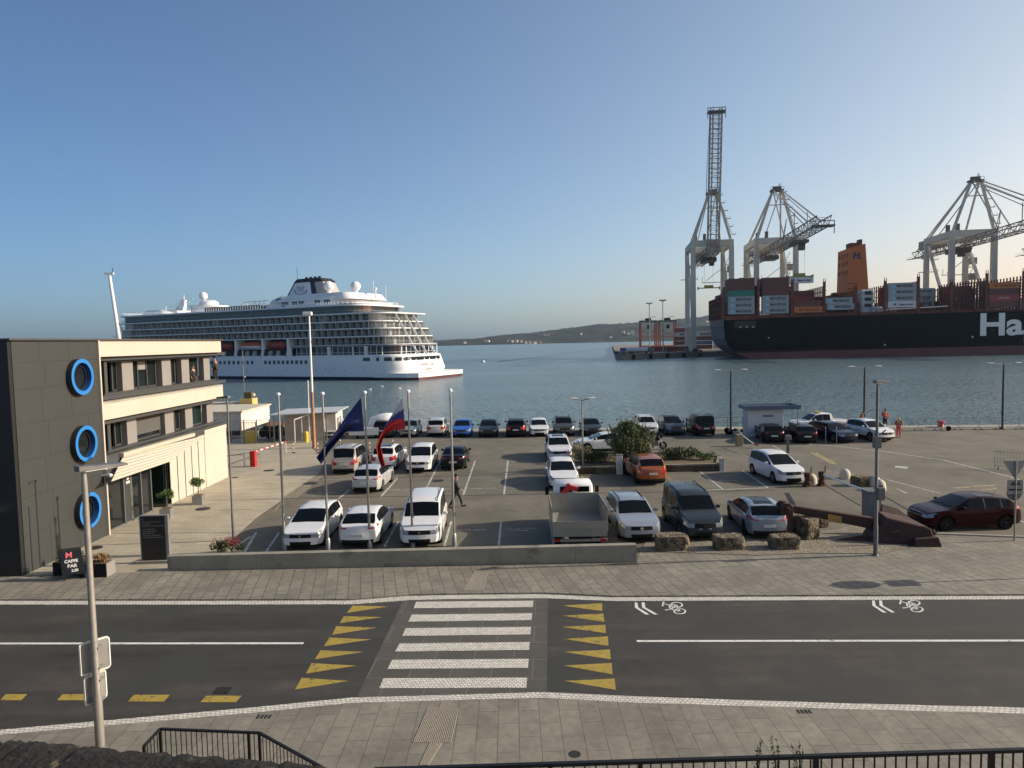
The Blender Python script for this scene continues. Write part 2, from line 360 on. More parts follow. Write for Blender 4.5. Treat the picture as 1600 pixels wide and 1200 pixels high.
R7 = [((1442,113),(1275,123),(1443,146)), ((1448,156),(1277,165),(1451,191)), ((1456,203),(1273,212),(1458,238)), ((1466,251),(1282,262),(1469,291)), ((1475,306),(1282,316),(1478,347)), ((1482,362),(1282,373),(1486,410)), ((1494,427),(1284,437),(1499,474))]
for t_ in L7+R7: quad(q, [Z7(*p) for p in t_], RZ+.005)
for a in ((-60,1086,-25,1094),(0,1084.5,42,1094),(89,1084.5,152,1094),(200,1085.5,265,1096),(313,1087,377,1097)):
    x0,y0,x1,y1 = a; quad(q, [(x0+9,y0),(x1,y0),(x1-9,y1),(x0,y1)], RZ+.005)
tag(q.build('yellow_markings', MT['paint_yellow']), kind=SETM)
q = MB()
def line(mb, a, b_, w_=.12, z=.006):
    a = g(*a, z); b_ = g(*b_, z); d = (b_-a).normalized(); s_ = Vector((-d.y,d.x,0))*w_/2
    mb.prism([(p.x,p.y) for p in (a-s_,b_-s_,b_+s_,a+s_)], z-.02, z)
line(q, (-200,1005.5),(474,1005), .12, RZ+.005); line(q, (995,1001.5),(2200,1000), .12, RZ+.005)
def Z8(x, y): return (1000+x/2.6667, 900+y/2.6667)
def poly(mb, pts, w_, z, closed=False):
    for i in range(len(pts)-(0 if closed else 1)): line(mb, pts[i], pts[(i+1) % len(pts)], w_, z)
def ell(cx, cy, rx, ry, nn=14): return [(cx+rx*math.cos(2*math.pi*i/nn), cy+ry*math.sin(2*math.pi*i/nn)) for i in range(nn)]
for dx, dy, sk in ((0,0,0),(371,-3,0)):
    o_ = lambda x, y: (1000+dx+x, 940+dy+y)
    for P_ in (((967,102),(978,102),(982,123),(968,123)),((968,123),(982,123),(1028,152),(1012,152)),((996,102),(1008,102),(1012,123),(998,123)),((998,123),(1012,123),(1064,152),(1048,152))): quad(q, [(1000+dx-371+x/2.6667, 900+dy+y/2.6667+3) for x, y in P_], RZ+.006)
    for k in (): poly(q, [o_(k-5+sk,0), o_(k-8+sk,9) if dx == 0 else o_(k-1,9), o_(k+8,18)], .16, RZ+.006) if False else poly(q, [o_(k-6,1), o_(k-7,8), o_(k+7,18)], .17, RZ+.006)
    poly(q, ell(*o_(57,5),9,4), .05, RZ+.006, True); poly(q, ell(*o_(62,15),9,4), .05, RZ+.006, True)
    poly(q, [o_(57,5),o_(45,5),o_(48,12),o_(62,15),o_(57,5),o_(48,12)], .05, RZ+.006); poly(q, [o_(45,5),o_(36,3)], .05, RZ+.006); poly(q, [o_(37,0),o_(35,7)], .05, RZ+.006); poly(q, [o_(48,12),o_(39,13)], .05, RZ+.006)
tag(q.build('road_markings', MT['paint_white']), kind=SETM)
q = MB()
for a, b_ in (((742.5,719.5),(723.7,773.7)),((793.7,719.5),(787.5,772.5)),((688,720),(662.5,770)),((620,748),(595,776)),((546,765),(529,779)),((1093,736),(1129,764)),((1160,735),(1200,762)),((783,815),(779,853)),((859,812),(865,850)),
              ((705,815),(694,853)),((622,815),(600,855)),((1207,696),(1228,707)),((1385,749),(1469,771)),((1589,812),(1640,830)),((1402,764),(1417,771)),((505,749),(622,746)),((1052,768),(1200,762)),((400,832),(380,866)),((436,832),(413,866)),((392,838),(350,866)),
              ((1090,812),(1098,842)),((1000,812),(1008,840))): line(q, a, b_, .11)
pts = [(1240,692),(1295,696),(1375,704.5),(1475,719),(1575,744),(1640,764)]
for i in range(len(pts)-1): line(q, pts[i], pts[i+1], .13)
line(q, (1290,735),(1385,748.5), .07)
quad(q, [(1399,727.5),(1419,729.5),(1418,732.5),(1398,730.5)], .006)
tag(q.build('parking_lines', MT['paint_white_worn']), kind=SETM)
q = MB()
line(q, (1270,707),(1303,725), .5, .007); line(q, (1489,762.5),(1562,757.5), .3, .007); line(q, (1535,765.5),(1560,762.5), .25, .007); line(q, (907,740),(916,757), .11, .007); line(q,(1044,745),(1053,762), .11,.007); line(q,(444,779),(428,800),.1,.007)
tag(q.build('faded_yellow_markings', MT['paint_yellow_worn']), kind=SETM)
q = MB()
for a, b_ in (((395,779.5),(800,772.5)),((800,772.5),(1210,765.5)),((470,749.5),(800,741)),((800,741),(1205,734.5)),((174,833.5),(360,832)),((318,781.5),(445,780)),((345,797),(395,796)),((1200,706),(1345,790)),((1130,700),(1152,708)),((1374,770),(1425,800)),((262,879),(215,880))): line(q, a, b_, .06, .012)
for a in (((640,885),(1368,871)),): line(q, *a, .001, .0121)  # street lamp's cast shadow painted as a hair-thin dark line
tag(q.build('drain_channel', MT['iron']), kind=SETM)
# slot numbers
for (x, y), s_ in (((508,770),'4.200 35.07'),((630,765),'4.200 35.06'),((696,764),'5.001 35.01'),((759,763),'5.000 35.01'),((742,828),'45.72.0822'),((820,826),'49.76.0481'),((1075,753),'5.101.70'),((1146,751),'4.007.20')):
    p = g(x, y, .006); sf = .5
    t = text('slot_number', s_, .30, MT['paint_white_worn'], None, (p.x-.9,p.y-.1,.007), (0,0,0), .001, sx=1.1); tag(t, kind=SETM)
# tactile strips
q = MB()
for (x0,y0,x1,y1,x2,y2,x3,y3,nn) in ((742,892,764,892,757,922,724,922,14),(668,1106,718,1106,706,1160,645,1160,20),(671,1160,692,1160,670,1195,655,1195,7)):
    for i in range(nn):
        t0 = (i+.1)/nn; t1 = (i+.6)/nn
        A = (x0+(x1-x0)*t0, y0); B_ = (x0+(x1-x0)*t1, y0); C_ = (x3+(x2-x3)*t1, y3); D_ = (x3+(x2-x3)*t0, y3)
        quad(q, [A,B_,C_,D_], .012)
tag(q.build('tactile_strip', MT['tactile']), kind=SETM)
# drain grates and manholes
q = MB()
for i in range(9):
    p = g(337+i*2.6, 1080+.0*i, RZ); q.box(p.x-.02,p.x+.03,p.y-.15,p.y+.2,RZ-.02,RZ+.012)
tag(q.build('storm_drain', MT['iron']), kind=SETM)
q = MB()
for (x,y,r,z) in ((147+0,856,.35,.016),(317,795,.4,.016),(485,755,.45,.03),(684,751,.4,.012),(420,735,.4,.012),(898,1178,.13,.006),(367,746,.25,.012)):
    p = g(x,y,z); q.lathe([(r,-.02),(r,.0)],(p.x,p.y,z),16)
tag(q.build('manhole_cover', MT['iron']), kind=SETM)
q = MB()
for (x,y) in ((402,1120),(1246,1112)):
    for i in range(4):
        p = g(x+i*6,y,.0); q.box(p.x,p.x+.05,p.y-.08,p.y+.08,-.02,.008)
tag(q.build('gully_slot', MT['iron']), kind=SETM)
# retaining terrace below the camera
tag(MB().box(-60,60,-12,6.3,-1,3.4).build('retaining_terrace', MT['concrete_dark']), kind=SETM)
# far shore
hill = mat('hill', (.007,.015,.012), .95, noise=[(.006,.5),(.03,.6),(.12,.6)], spots=(.004,.5,.62,(.028,.032,.022)), bump=(.05,1.,6.))
prof = [(-2600,0),(-2200,3),(-900,8),(-600,14),(-400,14),(-250,16),(-150,19),(0,34),(60,38),(170,46),(290,60),(370,68),(430,70),(520,68),(640,76),(750,84),(900,95),(1300,120),(2000,140),(3000,130),(4200,100)]
def hz(X):
    for (a,za),(b_,zb) in zip(prof, prof[1:]):
        if a <= X <= b_: return za+(zb-za)*(X-a)/(b_-a)
    return 0
vs = []; fs = []; NX = 420; NY = 14
rr = random.Random(3)
for j in range(NY+1):
    for i in range(NX+1):
        X = -2600+6800*i/NX; t = j/NY; Y = 2180+t*1500+60*math.sin(X*.004)+25*math.sin(X*.017)
        h = hz(X*2150/2400)*1.12
        z = WZ-2+(h+4)*(math.sin(min(1,t*1.25)*math.pi/2)**.8)+(rr.uniform(-1,1)*3+3*math.sin(X*.03+j)+4*math.sin(X*.011+2*j) if 0 < j else 0)*(.35+h/120)
        if j == 0: z = WZ-3
        elif j == 1: z = max(z, WZ+5+rr.uniform(-1,4))
        vs.append((X, Y, z))
for j in range(NY):
    for i in range(NX):
        a = j*(NX+1)+i; fs.append((a,a+1,a+NX+2,a+NX+1))
q = MB(); q.add(vs, fs); tag(q.build('hills', hill, fix=False, smooth=60), kind=SETM)
# houses across the bay
hw = mat('house_wall', (.72,.70,.64), .8, noise=(.1,.05)); hr = mat('house_roof', (.32,.15,.09), .8, noise=(.2,.1))
rr = random.Random(5)
def hillz(X, Y):
    i = int((X+2600)/6800*NX); best = WZ
    for j in range(NY):
        a = vs[j*(NX+1)+i]; b_ = vs[(j+1)*(NX+1)+i]
        if a[1] <= Y <= b_[1]: return a[2]+(b_[2]-a[2])*(Y-a[1])/(b_[1]-a[1])
    return best
NTH = ['first','second','third','fourth','fifth','sixth','seventh','eighth','ninth','tenth','eleventh','twelfth','thirteenth','fourteenth','fifteenth','sixteenth','seventeenth','eighteenth','nineteenth','twentieth','twenty-first','twenty-second']
places = sorted([(795+7*k,531-.3*(k%2)) for k in range(7)]+[(846,530),(838,531),(852,520),(858,521),(728,531),(764,530),(909,522),(955,527),(975,524),(983,525),(990,526),(1105,512),(1095,524),(760,528)])
for k, (px_, py_) in enumerate(places):
    d = 2215+ (532-py_)*28+rr.uniform(0,20); X = (px_-800)/1080*d
    z = hillz(X, d)-2; ww = rr.uniform(6,10); hh = rr.uniform(3,4.5)+(9 if k in (18,) else 0)
    t = thing('house', 'tiny pale house on the far shore across the bay, %s from the left' % NTH[k], 'house', (X,d,z), rr.uniform(-.3,.3), 'houses on the far shore')
    MB().box(-ww/2,ww/2,-5,5,0,hh+3).build('wall', hw, t)
    MB().add([(-ww/2-.5,-5.5,hh+3),(ww/2+.5,-5.5,hh+3),(ww/2+.5,5.5,hh+3),(-ww/2-.5,5.5,hh+3),(-ww/2,0,hh+5.5),(ww/2,0,hh+5.5)],[(0,1,5,4),(2,3,4,5),(0,4,3),(1,2,5),(0,3,2,1)]).build('roof', hr, t)
# concrete parapet wall in front of the car park (thickness .35)
t = thing('concrete_wall', 'long low concrete parapet wall with water stains in front of the parked cars', 'wall', (0,0,0))
a, b_ = wallL, wallR
dn = (b_-a).normalized(); nrm = Vector((-dn.y,dn.x,0))
q = MB()
for (t0,t1) in ((0,.19),(.19,.38),(.38,.55),(.55,.71),(.71,.87),(.87,1)):
    p0 = a+(b_-a)*t0+dn*.004; p1 = a+(b_-a)*t1-dn*.004
    hh = lambda tt: .58+.10*tt
    q.hexa([p0,p1,p1+nrm*.32,p0+nrm*.32], [p0+Vector((0,0,hh(t0))),p1+Vector((0,0,hh(t1))),p1+nrm*.32+Vector((0,0,hh(t1))),p0+nrm*.32+Vector((0,0,hh(t0)))])
wmx = mat('wall_concrete', (.265,.25,.195), .85, noise=[(.5,.2),(3.,.12),(18.,.1)], bump=(25,.3,.01), spots=(.9,.6,.72,(.12,.115,.10)))
q.build('wall_panel', wmx, t)
# ================================================================ VEHICLES
def lerp(a, b, t): return a+(b-a)*t
def pw(pts, x):
    if x <= pts[0][0]: return pts[0][1]
    for (a,za),(b,zb) in zip(pts, pts[1:]):
        if x <= b: return za+(zb-za)*(x-a)/(b-a)
    return pts[-1][1]
SPEC = dict(
 hatch=dict(L=4.3,W=1.80,H=1.45,top=[(0,.74),(.15,.80),(.5,.87),(1.05,.95),(2.0,1.38),(2.5,1.45),(3.1,1.44),(3.75,1.36),(4.15,1.02),(4.3,.92)],cow=1.1,hdr=1.98,rr=3.72,rb=4.14,belt=(.93,1.02),ax=(.85,3.5),r=.32,wr=.72,pil=[(2.55,.06),(3.3,.07)],w0=1.35,w1=3.72),
 coupe=dict(L=4.4,W=1.82,H=1.43,top=[(0,.72),(.15,.78),(.5,.86),(1.1,.94),(2.05,1.36),(2.5,1.42),(3.0,1.41),(3.6,1.32),(4.2,1.04),(4.4,.95)],cow=1.15,hdr=2.0,rr=3.5,rb=4.18,belt=(.92,1.04),ax=(.88,3.55),r=.33,wr=.70,pil=[(2.6,.06),(3.35,.07)],w0=1.4,w1=3.75),
 sedan=dict(L=4.6,W=1.80,H=1.44,top=[(0,.73),(.15,.79),(.5,.86),(1.2,.94),(2.05,1.37),(2.5,1.43),(3.0,1.42),(3.35,1.36),(4.0,1.06),(4.5,1.03),(4.6,.92)],cow=1.25,hdr=2.02,rr=3.32,rb=3.98,belt=(.92,1.0),ax=(.88,3.6),r=.32,wr=.70,pil=[(2.65,.06)],w0=1.45,w1=3.6),
 wagon=dict(L=4.75,W=1.83,H=1.48,top=[(0,.76),(.15,.82),(.5,.89),(1.2,.96),(2.1,1.42),(2.6,1.48),(3.4,1.47),(4.25,1.38),(4.6,1.05),(4.75,.95)],cow=1.25,hdr=2.06,rr=4.22,rb=4.58,belt=(.94,1.02),ax=(.92,3.75),r=.34,wr=.72,pil=[(2.7,.06),(3.55,.07)],w0=1.5,w1=4.25,rails=1),
 suv=dict(L=4.35,W=1.84,H=1.62,top=[(0,.80),(.12,.90),(.5,1.0),(1.1,1.07),(1.9,1.54),(2.4,1.62),(3.2,1.61),(3.85,1.52),(4.2,1.12),(4.35,1.0)],cow=1.12,hdr=1.87,rr=3.82,rb=4.18,belt=(1.05,1.12),ax=(.85,3.5),r=.35,wr=.74,pil=[(2.5,.06),(3.3,.08)],w0=1.35,w1=3.8,rails=1),
 mpv=dict(L=4.4,W=1.80,H=1.64,top=[(0,.80),(.12,.87),(.5,.95),(.95,1.02),(2.0,1.55),(2.5,1.64),(3.3,1.63),(4.0,1.52),(4.3,1.08),(4.4,.98)],cow=1.0,hdr=1.95,rr=3.97,rb=4.28,belt=(1.0,1.06),ax=(.85,3.55),r=.32,wr=.74,pil=[(2.5,.06),(3.35,.07)],w0=1.2,w1=3.95),
 van=dict(L=4.3,W=1.84,H=1.83,top=[(0,.80),(.1,.92),(.45,1.02),(.9,1.12),(1.6,1.68),(2.1,1.81),(3.2,1.83),(4.0,1.80),(4.24,1.12),(4.3,.9)],cow=.93,hdr=1.57,rr=4.02,rb=4.23,belt=(1.08,1.10),ax=(.85,3.5),r=.32,wr=.82,pil=[(2.25,.1),(3.2,.14)],w0=1.1,w1=3.95,rails=1),
)
def arch(x, S, zb):
    for a in S['ax']:
        d = abs(x-a); r = S['r']+.065
        if d < r: return max(zb, S['r']+math.sqrt(r*r-d*d))
    return zb
WHEEL = {}
def wheel_mesh(r, dark):
    k = (r, dark)
    if k not in WHEEL:
        q = MB().lathe([(r*.66,-.1),(r*.95,-.105),(r,-.07),(r,.07),(r*.95,.105),(r*.66,.1),(r*.64,.02)],(0,0,0),22,'Y'); ty = q.build('tyre', MT['rubber'], smooth=40)
        q = MB(); q.mi = 1; q.lathe([(r*.64,.03),(r*.64,.05)],(0,0,0),22,'Y'); q.mi = 0
        for i in range(5):
            t = 2*math.pi*i/5
            for dt in (-.12,.12): q.bar((0,.085,0),(r*.64*math.sin(t+dt),.09,r*.64*math.cos(t+dt)), .04, .03)
        n_ = 22
        vs = []; fs = []
        for i in range(n_):
            t = 2*math.pi*i/n_
            for rr_, y in ((r*.6,.1),(r*.67,.1),(r*.67,.05),(r*.6,.05)): vs.append((rr_*math.cos(t), y, rr_*math.sin(t)))
        for i in range(n_):
            for k2 in range(4): fs.append((i*4+k2, i*4+(k2+1)%4, ((i+1)%n_)*4+(k2+1)%4, ((i+1)%n_)*4+k2))
        q.add(vs, fs); q.lathe([(.05,.07),(.05,.11)],(0,0,0),10,'Y')
        ri = q.build('rim', [MT['rim_dark'] if dark else MT['rim'], MT['trim_black']], smooth=30)
        WHEEL[k] = (ty.data, ri.data); bpy.data.objects.remove(ty); bpy.data.objects.remove(ri)
    return WHEEL[k]
def rows(x, S, clad):
    W = S['W']/2; L = S['L']; t = pw(S['top'], x)
    e = min(x, L-x); plan = 1-.20*max(0, 1-e/.55)**2.2 - .015*max(0,1-e/1.4)
    w = W*plan
    bl = lerp(S['belt'][0], S['belt'][1], min(1, max(0, (x-S['cow'])/(L-S['cow']))))
    b = min(bl, t-.015); h = t-b; hmax = S['H']-bl; k = min(1, max(0, h/hmax))
    zb = arch(x, S, .24 if .25 < x < L-.25 else .27)
    z2 = max(.42, zb+.03); z3 = max(lerp(z2, b, .5), zb+.05)
    yb = w*.93; yr = lerp(yb*.97, W*S['wr'], k)
    if x > L-.5 and h > .1: yr = min(yr, w*.9)
    return [(0, .22), (w*.94, zb), (w*.995, z2), (w, z3), (w*.985, lerp(z3, b, .72)), (yb, b),
            (lerp(yb, yr, .86), b+h*.86), (yr*.93, b+h*.955), (yr*.62, t-.008*k), (0, t+.012)]
def shear(x, row, S, z):
    f = max(0, 1-x/.5)**1.5; r = max(0, 1-(S['L']-x)/.4)**1.5
    zn = z/.8
    return f*(.14*max(0, zn-.6)+.05*max(0, .42-zn)*2), -r*(.10*max(0, zn-.75)+.05*max(0,.42-zn)*2)
def car(label, cat, typ, col, px_, py_, face, yaw=0, group='parked cars', rough=.28, metal=.0, rails=None, roofglass=False, dark_rim=False, clad=False, emb='bar', z=0., name='parked_car', loc=None, slot=None):
    S = dict(SPEC[typ]); L = S['L']; W = S['W']
    if slot: S.update(slot); L = S['L']; W = S['W']
    paint = mat('car_paint_%s' % '_'.join('%03d' % int(c*1000) for c in col)+('m' if metal else ''), col, rough if sum(col) > .3 else .22, metal, coat=.6 if sum(col) > .3 else .06, noise=[(1.2,.04),(30.,.03)], spec=.5 if sum(col) > .3 else .16)
    base = loc if loc else gp(px_, py_, z)
    hd = {'F': -90, 'R': 90, 'L': 180, 'X': 0}[face]+yaw
    d = Vector((math.cos(R(hd)), math.sin(R(hd)), 0))
    if face == 'F': c = base-d*L/2
    elif face == 'R': c = base+d*L/2
    else: c = base
    T = thing(name, label, cat, (c.x, c.y, z), R(hd), group)
    xs = set([0, .03, .09, .17, .27, .38, L-.03, L-.09, L-.17, L-.27, L-.4, S['cow'], S['hdr'], S['rr'], S['rb'], S['w0'], S['w1']])
    xs |= {round(i*.16, 3) for i in range(1, int(L/.16))} | {x for x, _ in S['top']}
    for p, pwid in S['pil']: xs |= {p, p+pwid}
    for a in S['ax']:
        for kk in range(-4, 5): xs.add(a+(S['r']+.065)*math.sin(kk*math.pi/8))
    xs = sorted(xs); o_ = [xs[0]]; key = {0, L, S['cow'], S['hdr'], S['rr'], S['rb'], S['w0'], S['w1']}|{p for p, _ in S['pil']}|{p+q_ for p, q_ in S['pil']}
    xs.append(L) if L not in xs else None
    for x in xs[1:]:
        if x-o_[-1] < .025:
            if x in key and o_[-1] not in key: o_[-1] = x
            elif x not in key: continue
            else: o_.append(x)
        else: o_.append(x)
    xs = sorted(set(o_))
    V = []; 
    for x in xs:
        rw = rows(x, S, clad)
        ring = []
        for j, (y, zz) in enumerate(rw):
            fs_, rs_ = shear(x, j, S, zz); ring.append((L/2-(x+fs_+rs_), y, zz))
        ring += [(ring[j][0], -ring[j][1], ring[j][2]) for j in range(8, 0, -1)]
        V += ring
    N = 18; grp = {}
    def put(k, f): grp.setdefault(k, []).append(f)
    for i in range(len(xs)-1):
        xm = (xs[i]+xs[i+1])/2
        for k in range(N):
            r_ = k if k <= 8 else 17-k; sd_ = 0 if k <= 8 else 1
            f = (i*N+k, (i+1)*N+k, (i+1)*N+(k+1) % N, i*N+(k+1) % N)
            key_ = 'body'
            if r_ == 5 and S['w0'] < xm < S['w1']:
                pane = 0; pil = False
                for p, pwid in S['pil']:
                    if xm > p+pwid: pane += 1
                    elif xm > p: pil = True
                key_ = 'pillar' if pil else ('side_window', sd_, pane)
                if typ == 'cargo' and pane > 0: key_ = 'body'
            elif r_ in (7, 8) and S['cow']+.03 < xm < S['hdr']: key_ = ('windscreen', 0, 0)
            elif r_ in (7, 8) and S['rr'] < xm < S['rb']: key_ = ('rear_window', 0, 0)
            elif roofglass and r_ == 8 and S['hdr']+.12 < xm < S['rr']-.25: key_ = ('sunroof', 0, 0)
            elif r_ in (3, 4) and xm < .42 and not (r_ == 3 and xm > .22): key_ = ('headlight', sd_, 0)
            elif (r_ in (4,) or (r_ == 3 and typ in ('van', 'suv', 'mpv'))) and xm > L-.36: key_ = ('tail_light', sd_, 0)
            elif typ == 'van' and r_ == 5 and xm > L-.2: key_ = 'body'
            elif clad and r_ in (0, 1): key_ = 'trim'
            elif r_ == 0: key_ = 'trim'
            put(key_, f)
    # end caps with their own columns
    cols = [-1, -.66, -.34, 0, .34, .66, 1]
    def cap(i, sgn, front):
        rw = V[i*N:i*N+10]; base_ = len(V); 
        for j in range(1, 10):
            x0_, y, zz = rw[j]
            for f in cols: V.append((x0_+sgn*.09*(1-f*f), y*f, zz if j < 8 else zz+.0))
        nC = len(cols)
        for j in range(0, 8):
            rr_ = j+1
            for c_ in range(nC-1):
                f = (base_+j*nC+c_, base_+j*nC+c_+1, base_+(j+1)*nC+c_+1, base_+(j+1)*nC+c_)
                outer = c_ in (0, nC-2); key_ = 'body'
                sd_ = 0 if c_ > 2 else 1
                if front:
                    if rr_ in (3, 4) and outer: key_ = ('headlight', sd_, 0)
                    elif rr_ == 4 and not outer or rr_ == 3 and c_ in (1,2,3,4): key_ = ('grille', 0, 0)
                    elif rr_ in (1,) and 0 < c_ < nC-2: key_ = ('air_intake', 0, 0)
                    elif rr_ == 2 and c_ in (2, 3): key_ = 'body'
                else:
                    if (rr_ == 4 or (rr_ == 3 and typ in ('van', 'suv', 'mpv'))) and outer: key_ = ('tail_light', sd_, 0)
                    elif rr_ == 1: key_ = 'trim'
                if clad and rr_ == 1 and key_ == 'body': key_ = 'trim'
                put(key_, f)
    cap(0, 1, True); cap(len(xs)-1, -1, False)
    MS = {'side_window': 'glass_car', 'windscreen': 'glass_car', 'rear_window': 'glass_car', 'sunroof': 'glass_car', 'headlight': 'headlight', 'tail_light': 'taillight', 'grille': 'trim_black', 'air_intake': 'trim_black'}
    # body: painted faces and dark trim
    def sub(faces): 
        q = MB(); ids = {}; fl = []
        for f in faces:
            ff = []
            for v in f:
                if v not in ids: ids[v] = len(ids)
                ff.append(ids[v])
            fl.append(tuple(ff))
        q.v = [V[v] for v in ids]; q.f = fl; q.m = [0]*len(fl); return q
    bf = grp.pop('body'); tf = grp.pop('trim', []); pf = grp.pop('pillar', [])
    q = sub(bf+tf+pf); q.m = [0]*len(bf)+[1]*(len(tf)+len(pf))
    body = q.build('body', [paint, MT['trim_black']], T, smooth=38)
    for k_, fs_ in sorted(grp.items(), key=lambda a: str(a[0])):
        o = sub(fs_).build(k_[0], MT[MS[k_[0]]], T, smooth=40, fix=True)
    MB().box(-L/2+.25, L/2-.25, -W/2+.27, W/2-.27, .17, S['belt'][0]-.15).build('underbody', MT['trim_black'], T)
    tyd, rid = wheel_mesh(S['r'], dark_rim)
    for a in S['ax']:
        for s_ in (1, -1):
            o = bpy.data.objects.new('wheel', tyd); COL.objects.link(o); o.parent = T; o.location = (L/2-a, s_*(W/2-.125), S['r'])
            if s_ < 0: o.rotation_euler.z = math.pi
            o2 = bpy.data.objects.new('rim', rid); COL.objects.link(o2); o2.parent = o
    mx = L/2-S['cow']-.42; mz = S['belt'][0]+.06
    for s_ in (1, -1):
        q = MB(); q.lathe([(.03,-.07),(.085,-.055),(.10,0),(.085,.05),(.05,.06)], (0,0,0), 10, 'X')
        q.v = [(v[0]+mx, v[1]*1.15+s_*(W/2+.09), v[2]*.85+mz+.05) for v in q.v]; q.bar((mx, s_*(W/2-.08), mz-.02), (mx, s_*(W/2+.05), mz+.03), .05, .03)
        q.build('mirror', paint, T, smooth=50)
    # plates, emblem, seams, handles
    fx = L/2+.055; zz = .46 if typ not in ('van', 'suv') else .52
    MB().box(fx-.03, fx+.012, -.26, .26, zz-.055, zz+.055).build('number_plate', MT['plate'], T)
    zr = .62 if typ in ('sedan', 'coupe', 'hatch', 'wagon') else .72
    MB().box(-L/2-.10, -L/2-.01, -.26, .26, zr-.055, zr+.055).build('number_plate', MT['plate'], T)
    ze = lerp(lerp(.42, S['belt'][0], .5), pw(S['top'], .05), .75) if 0 else pw(S['top'], 0)-.10
    q = MB()
    if emb == 'diamond': q.ext([(L/2+.05,0,ze-.085),(L/2+.05,.06,ze),(L/2+.05,0,ze+.085),(L/2+.05,-.06,ze)], (.03,0,0))
    elif emb == 'ring': q.lathe([(.075,.0),(.075,.03)], (L/2+.05,0,ze), 14, 'X')
    elif emb == 'chevron': q.bar((L/2+.07,-.08,ze-.03),(L/2+.07,0,ze+.02),.02); q.bar((L/2+.07,.08,ze-.03),(L/2+.07,0,ze+.02),.02); q.bar((L/2+.07,-.08,ze-.08),(L/2+.07,0,ze-.03),.02); q.bar((L/2+.07,.08,ze-.08),(L/2+.07,0,ze-.03),.02)
    else: q.bar((L/2+.065,-.5,ze),(L/2+.065,.5,ze),.018)
    q.build('emblem', MT['chrome'], T)
    q = MB()
    for p in [S['w0']-.12]+[p for p, _ in S['pil']][:2]:
        for s_ in (1, -1):
            rw = rows(p, S, clad)
            for j in (2, 3, 4): q.bar((L/2-p, s_*(rw[j][0]+.001), rw[j][1]), (L/2-p, s_*(rw[j+1][0]+.001), rw[j+1][1]), .008, .008)
    q.build('door_seam', MT['trim_black'], T)
    for p, _ in S['pil'][:2]:
        for s_ in (1, -1):
            rw = rows(p, S, clad); MB().box(L/2-p+.06, L/2-p+.24, s_*(rw[4][0]+.012)-.014, s_*(rw[4][0]+.012)+.014, rw[4][1]+.0, rw[4][1]+.03).build('door_handle', paint, T)
    if rails if rails is not None else S.get('rails'):
        for s_ in (1, -1):
            pts = [(L/2-x, s_*(W/2*S['wr']*.86), pw(S['top'], x)+dz) for x, dz in ((S['hdr']+.05,-.01),(S['hdr']+.25,.04),(S['rr']-.3,.05),(S['rr']-.05,.0))]
            MB().tube(pts, .018, 6).build('roof_rail', MT['chrome'] if col[0] > .5 and typ == 'suv' else MT['trim_black'], T)
    MB().tube([(L/2-S['rr']+.25,0,pw(S['top'],S['rr']-.3)),(L/2-S['rr']+.1,0,pw(S['top'],S['rr']-.3)+.16)],.006,5).build('antenna', MT['trim_black'], T)
    # wipers and a paper on the dashboard
    c0 = S['cow']+.05
    q = MB()
    for y0, y1 in ((.1,.62),(-.5,.02)):
        q.bar((L/2-c0,y0,pw(S['top'],c0)+.03),(L/2-c0-.12,y1,pw(S['top'],c0+.12)+.02),.014)
    q.build('wiper', MT['trim_black'], T)
    return T
WH = (.74,.74,.73); SV = (.42,.43,.44)
car('white hatchback facing the wall, second flagpole beside it, leftmost car of the front row','car','hatch',WH,470,861,'F',emb='diamond')
car('white low hatchback with its tail to the wall, between two other white cars','car','coupe',WH,559,858,'R',emb='diamond')
car('white family van with roof rails and large front windscreen, nose to the wall','van','van',WH,656,857,'F',yaw=1,emb='diamond')
car('silver estate car with roof rails parked beside the tipper truck','car','wagon',(.34,.36,.40),1003,849,'F',yaw=1.5,emb='ring',metal=.35)
car('dark grey-blue people carrier with roof rails behind the gap between stone blocks','van','van',(.045,.055,.065),1102,846,'F',yaw=2,emb='chevron',metal=.3)
car('pale grey-blue hatchback with black sunroof, tail to the stone blocks beside the anchor','car','hatch',(.28,.31,.35),1202,844,'R',yaw=-4,roofglass=True,dark_rim=True,metal=.3)
mz0 = (gp(1479,829)+gp(1569,829))/2; mz0.y += .85
car('dark red hatchback parked side-on by the kerb at the right beside the sign post','car','hatch',(.030,.004,.007),0,0,'L',yaw=1,dark_rim=True,loc=mz0,metal=.3)
car('beige grey van seen from behind in the second row on the left','van','van',(.36,.34,.31),537,742,'R',yaw=-1)
car('white crossover with black roof partly hidden by the red end of the flag','car','suv',WH,598,736,'R',yaw=-3,rails=False,roofglass=True)
car('silver hatchback with its tail to the viewer standing alone in the nearer middle row','car','hatch',(.52,.53,.54),571,772,'R',yaw=-2,metal=.2)
car('white compact people carrier facing the viewer left of the black saloon','car','mpv',WH,653,740,'F',yaw=-1,emb='ring')
car('black saloon with its boot to the viewer beside the fifth flagpole','car','sedan',(.012,.012,.014),708,736,'R')
car('white estate with roof rails and roof window directly behind another white car','car','suv',(.7,.7,.72),875,722,'F',yaw=0,emb='ring',roofglass=True)
car('white hatchback nose-on right behind the cab of the tipper truck','car','hatch',WH,882,766,'F',emb='diamond')
car('white car parked side-on behind the olive tree and the planted bed','car','coupe',WH,0,0,'L',yaw=2,loc=gp(941,703))
car('burnt orange crossover with its tail to the viewer in front of the planted bed','car','suv',(.33,.085,.022),1021,759,'R',yaw=4,clad=True,dark_rim=True,rails=False,metal=.2)
car('white rounded people carrier facing the viewer beside the domed bollards','car','mpv',WH,1240,758,'F',yaw=6,emb='chevron')
G = 'cars parked along the quay edge'
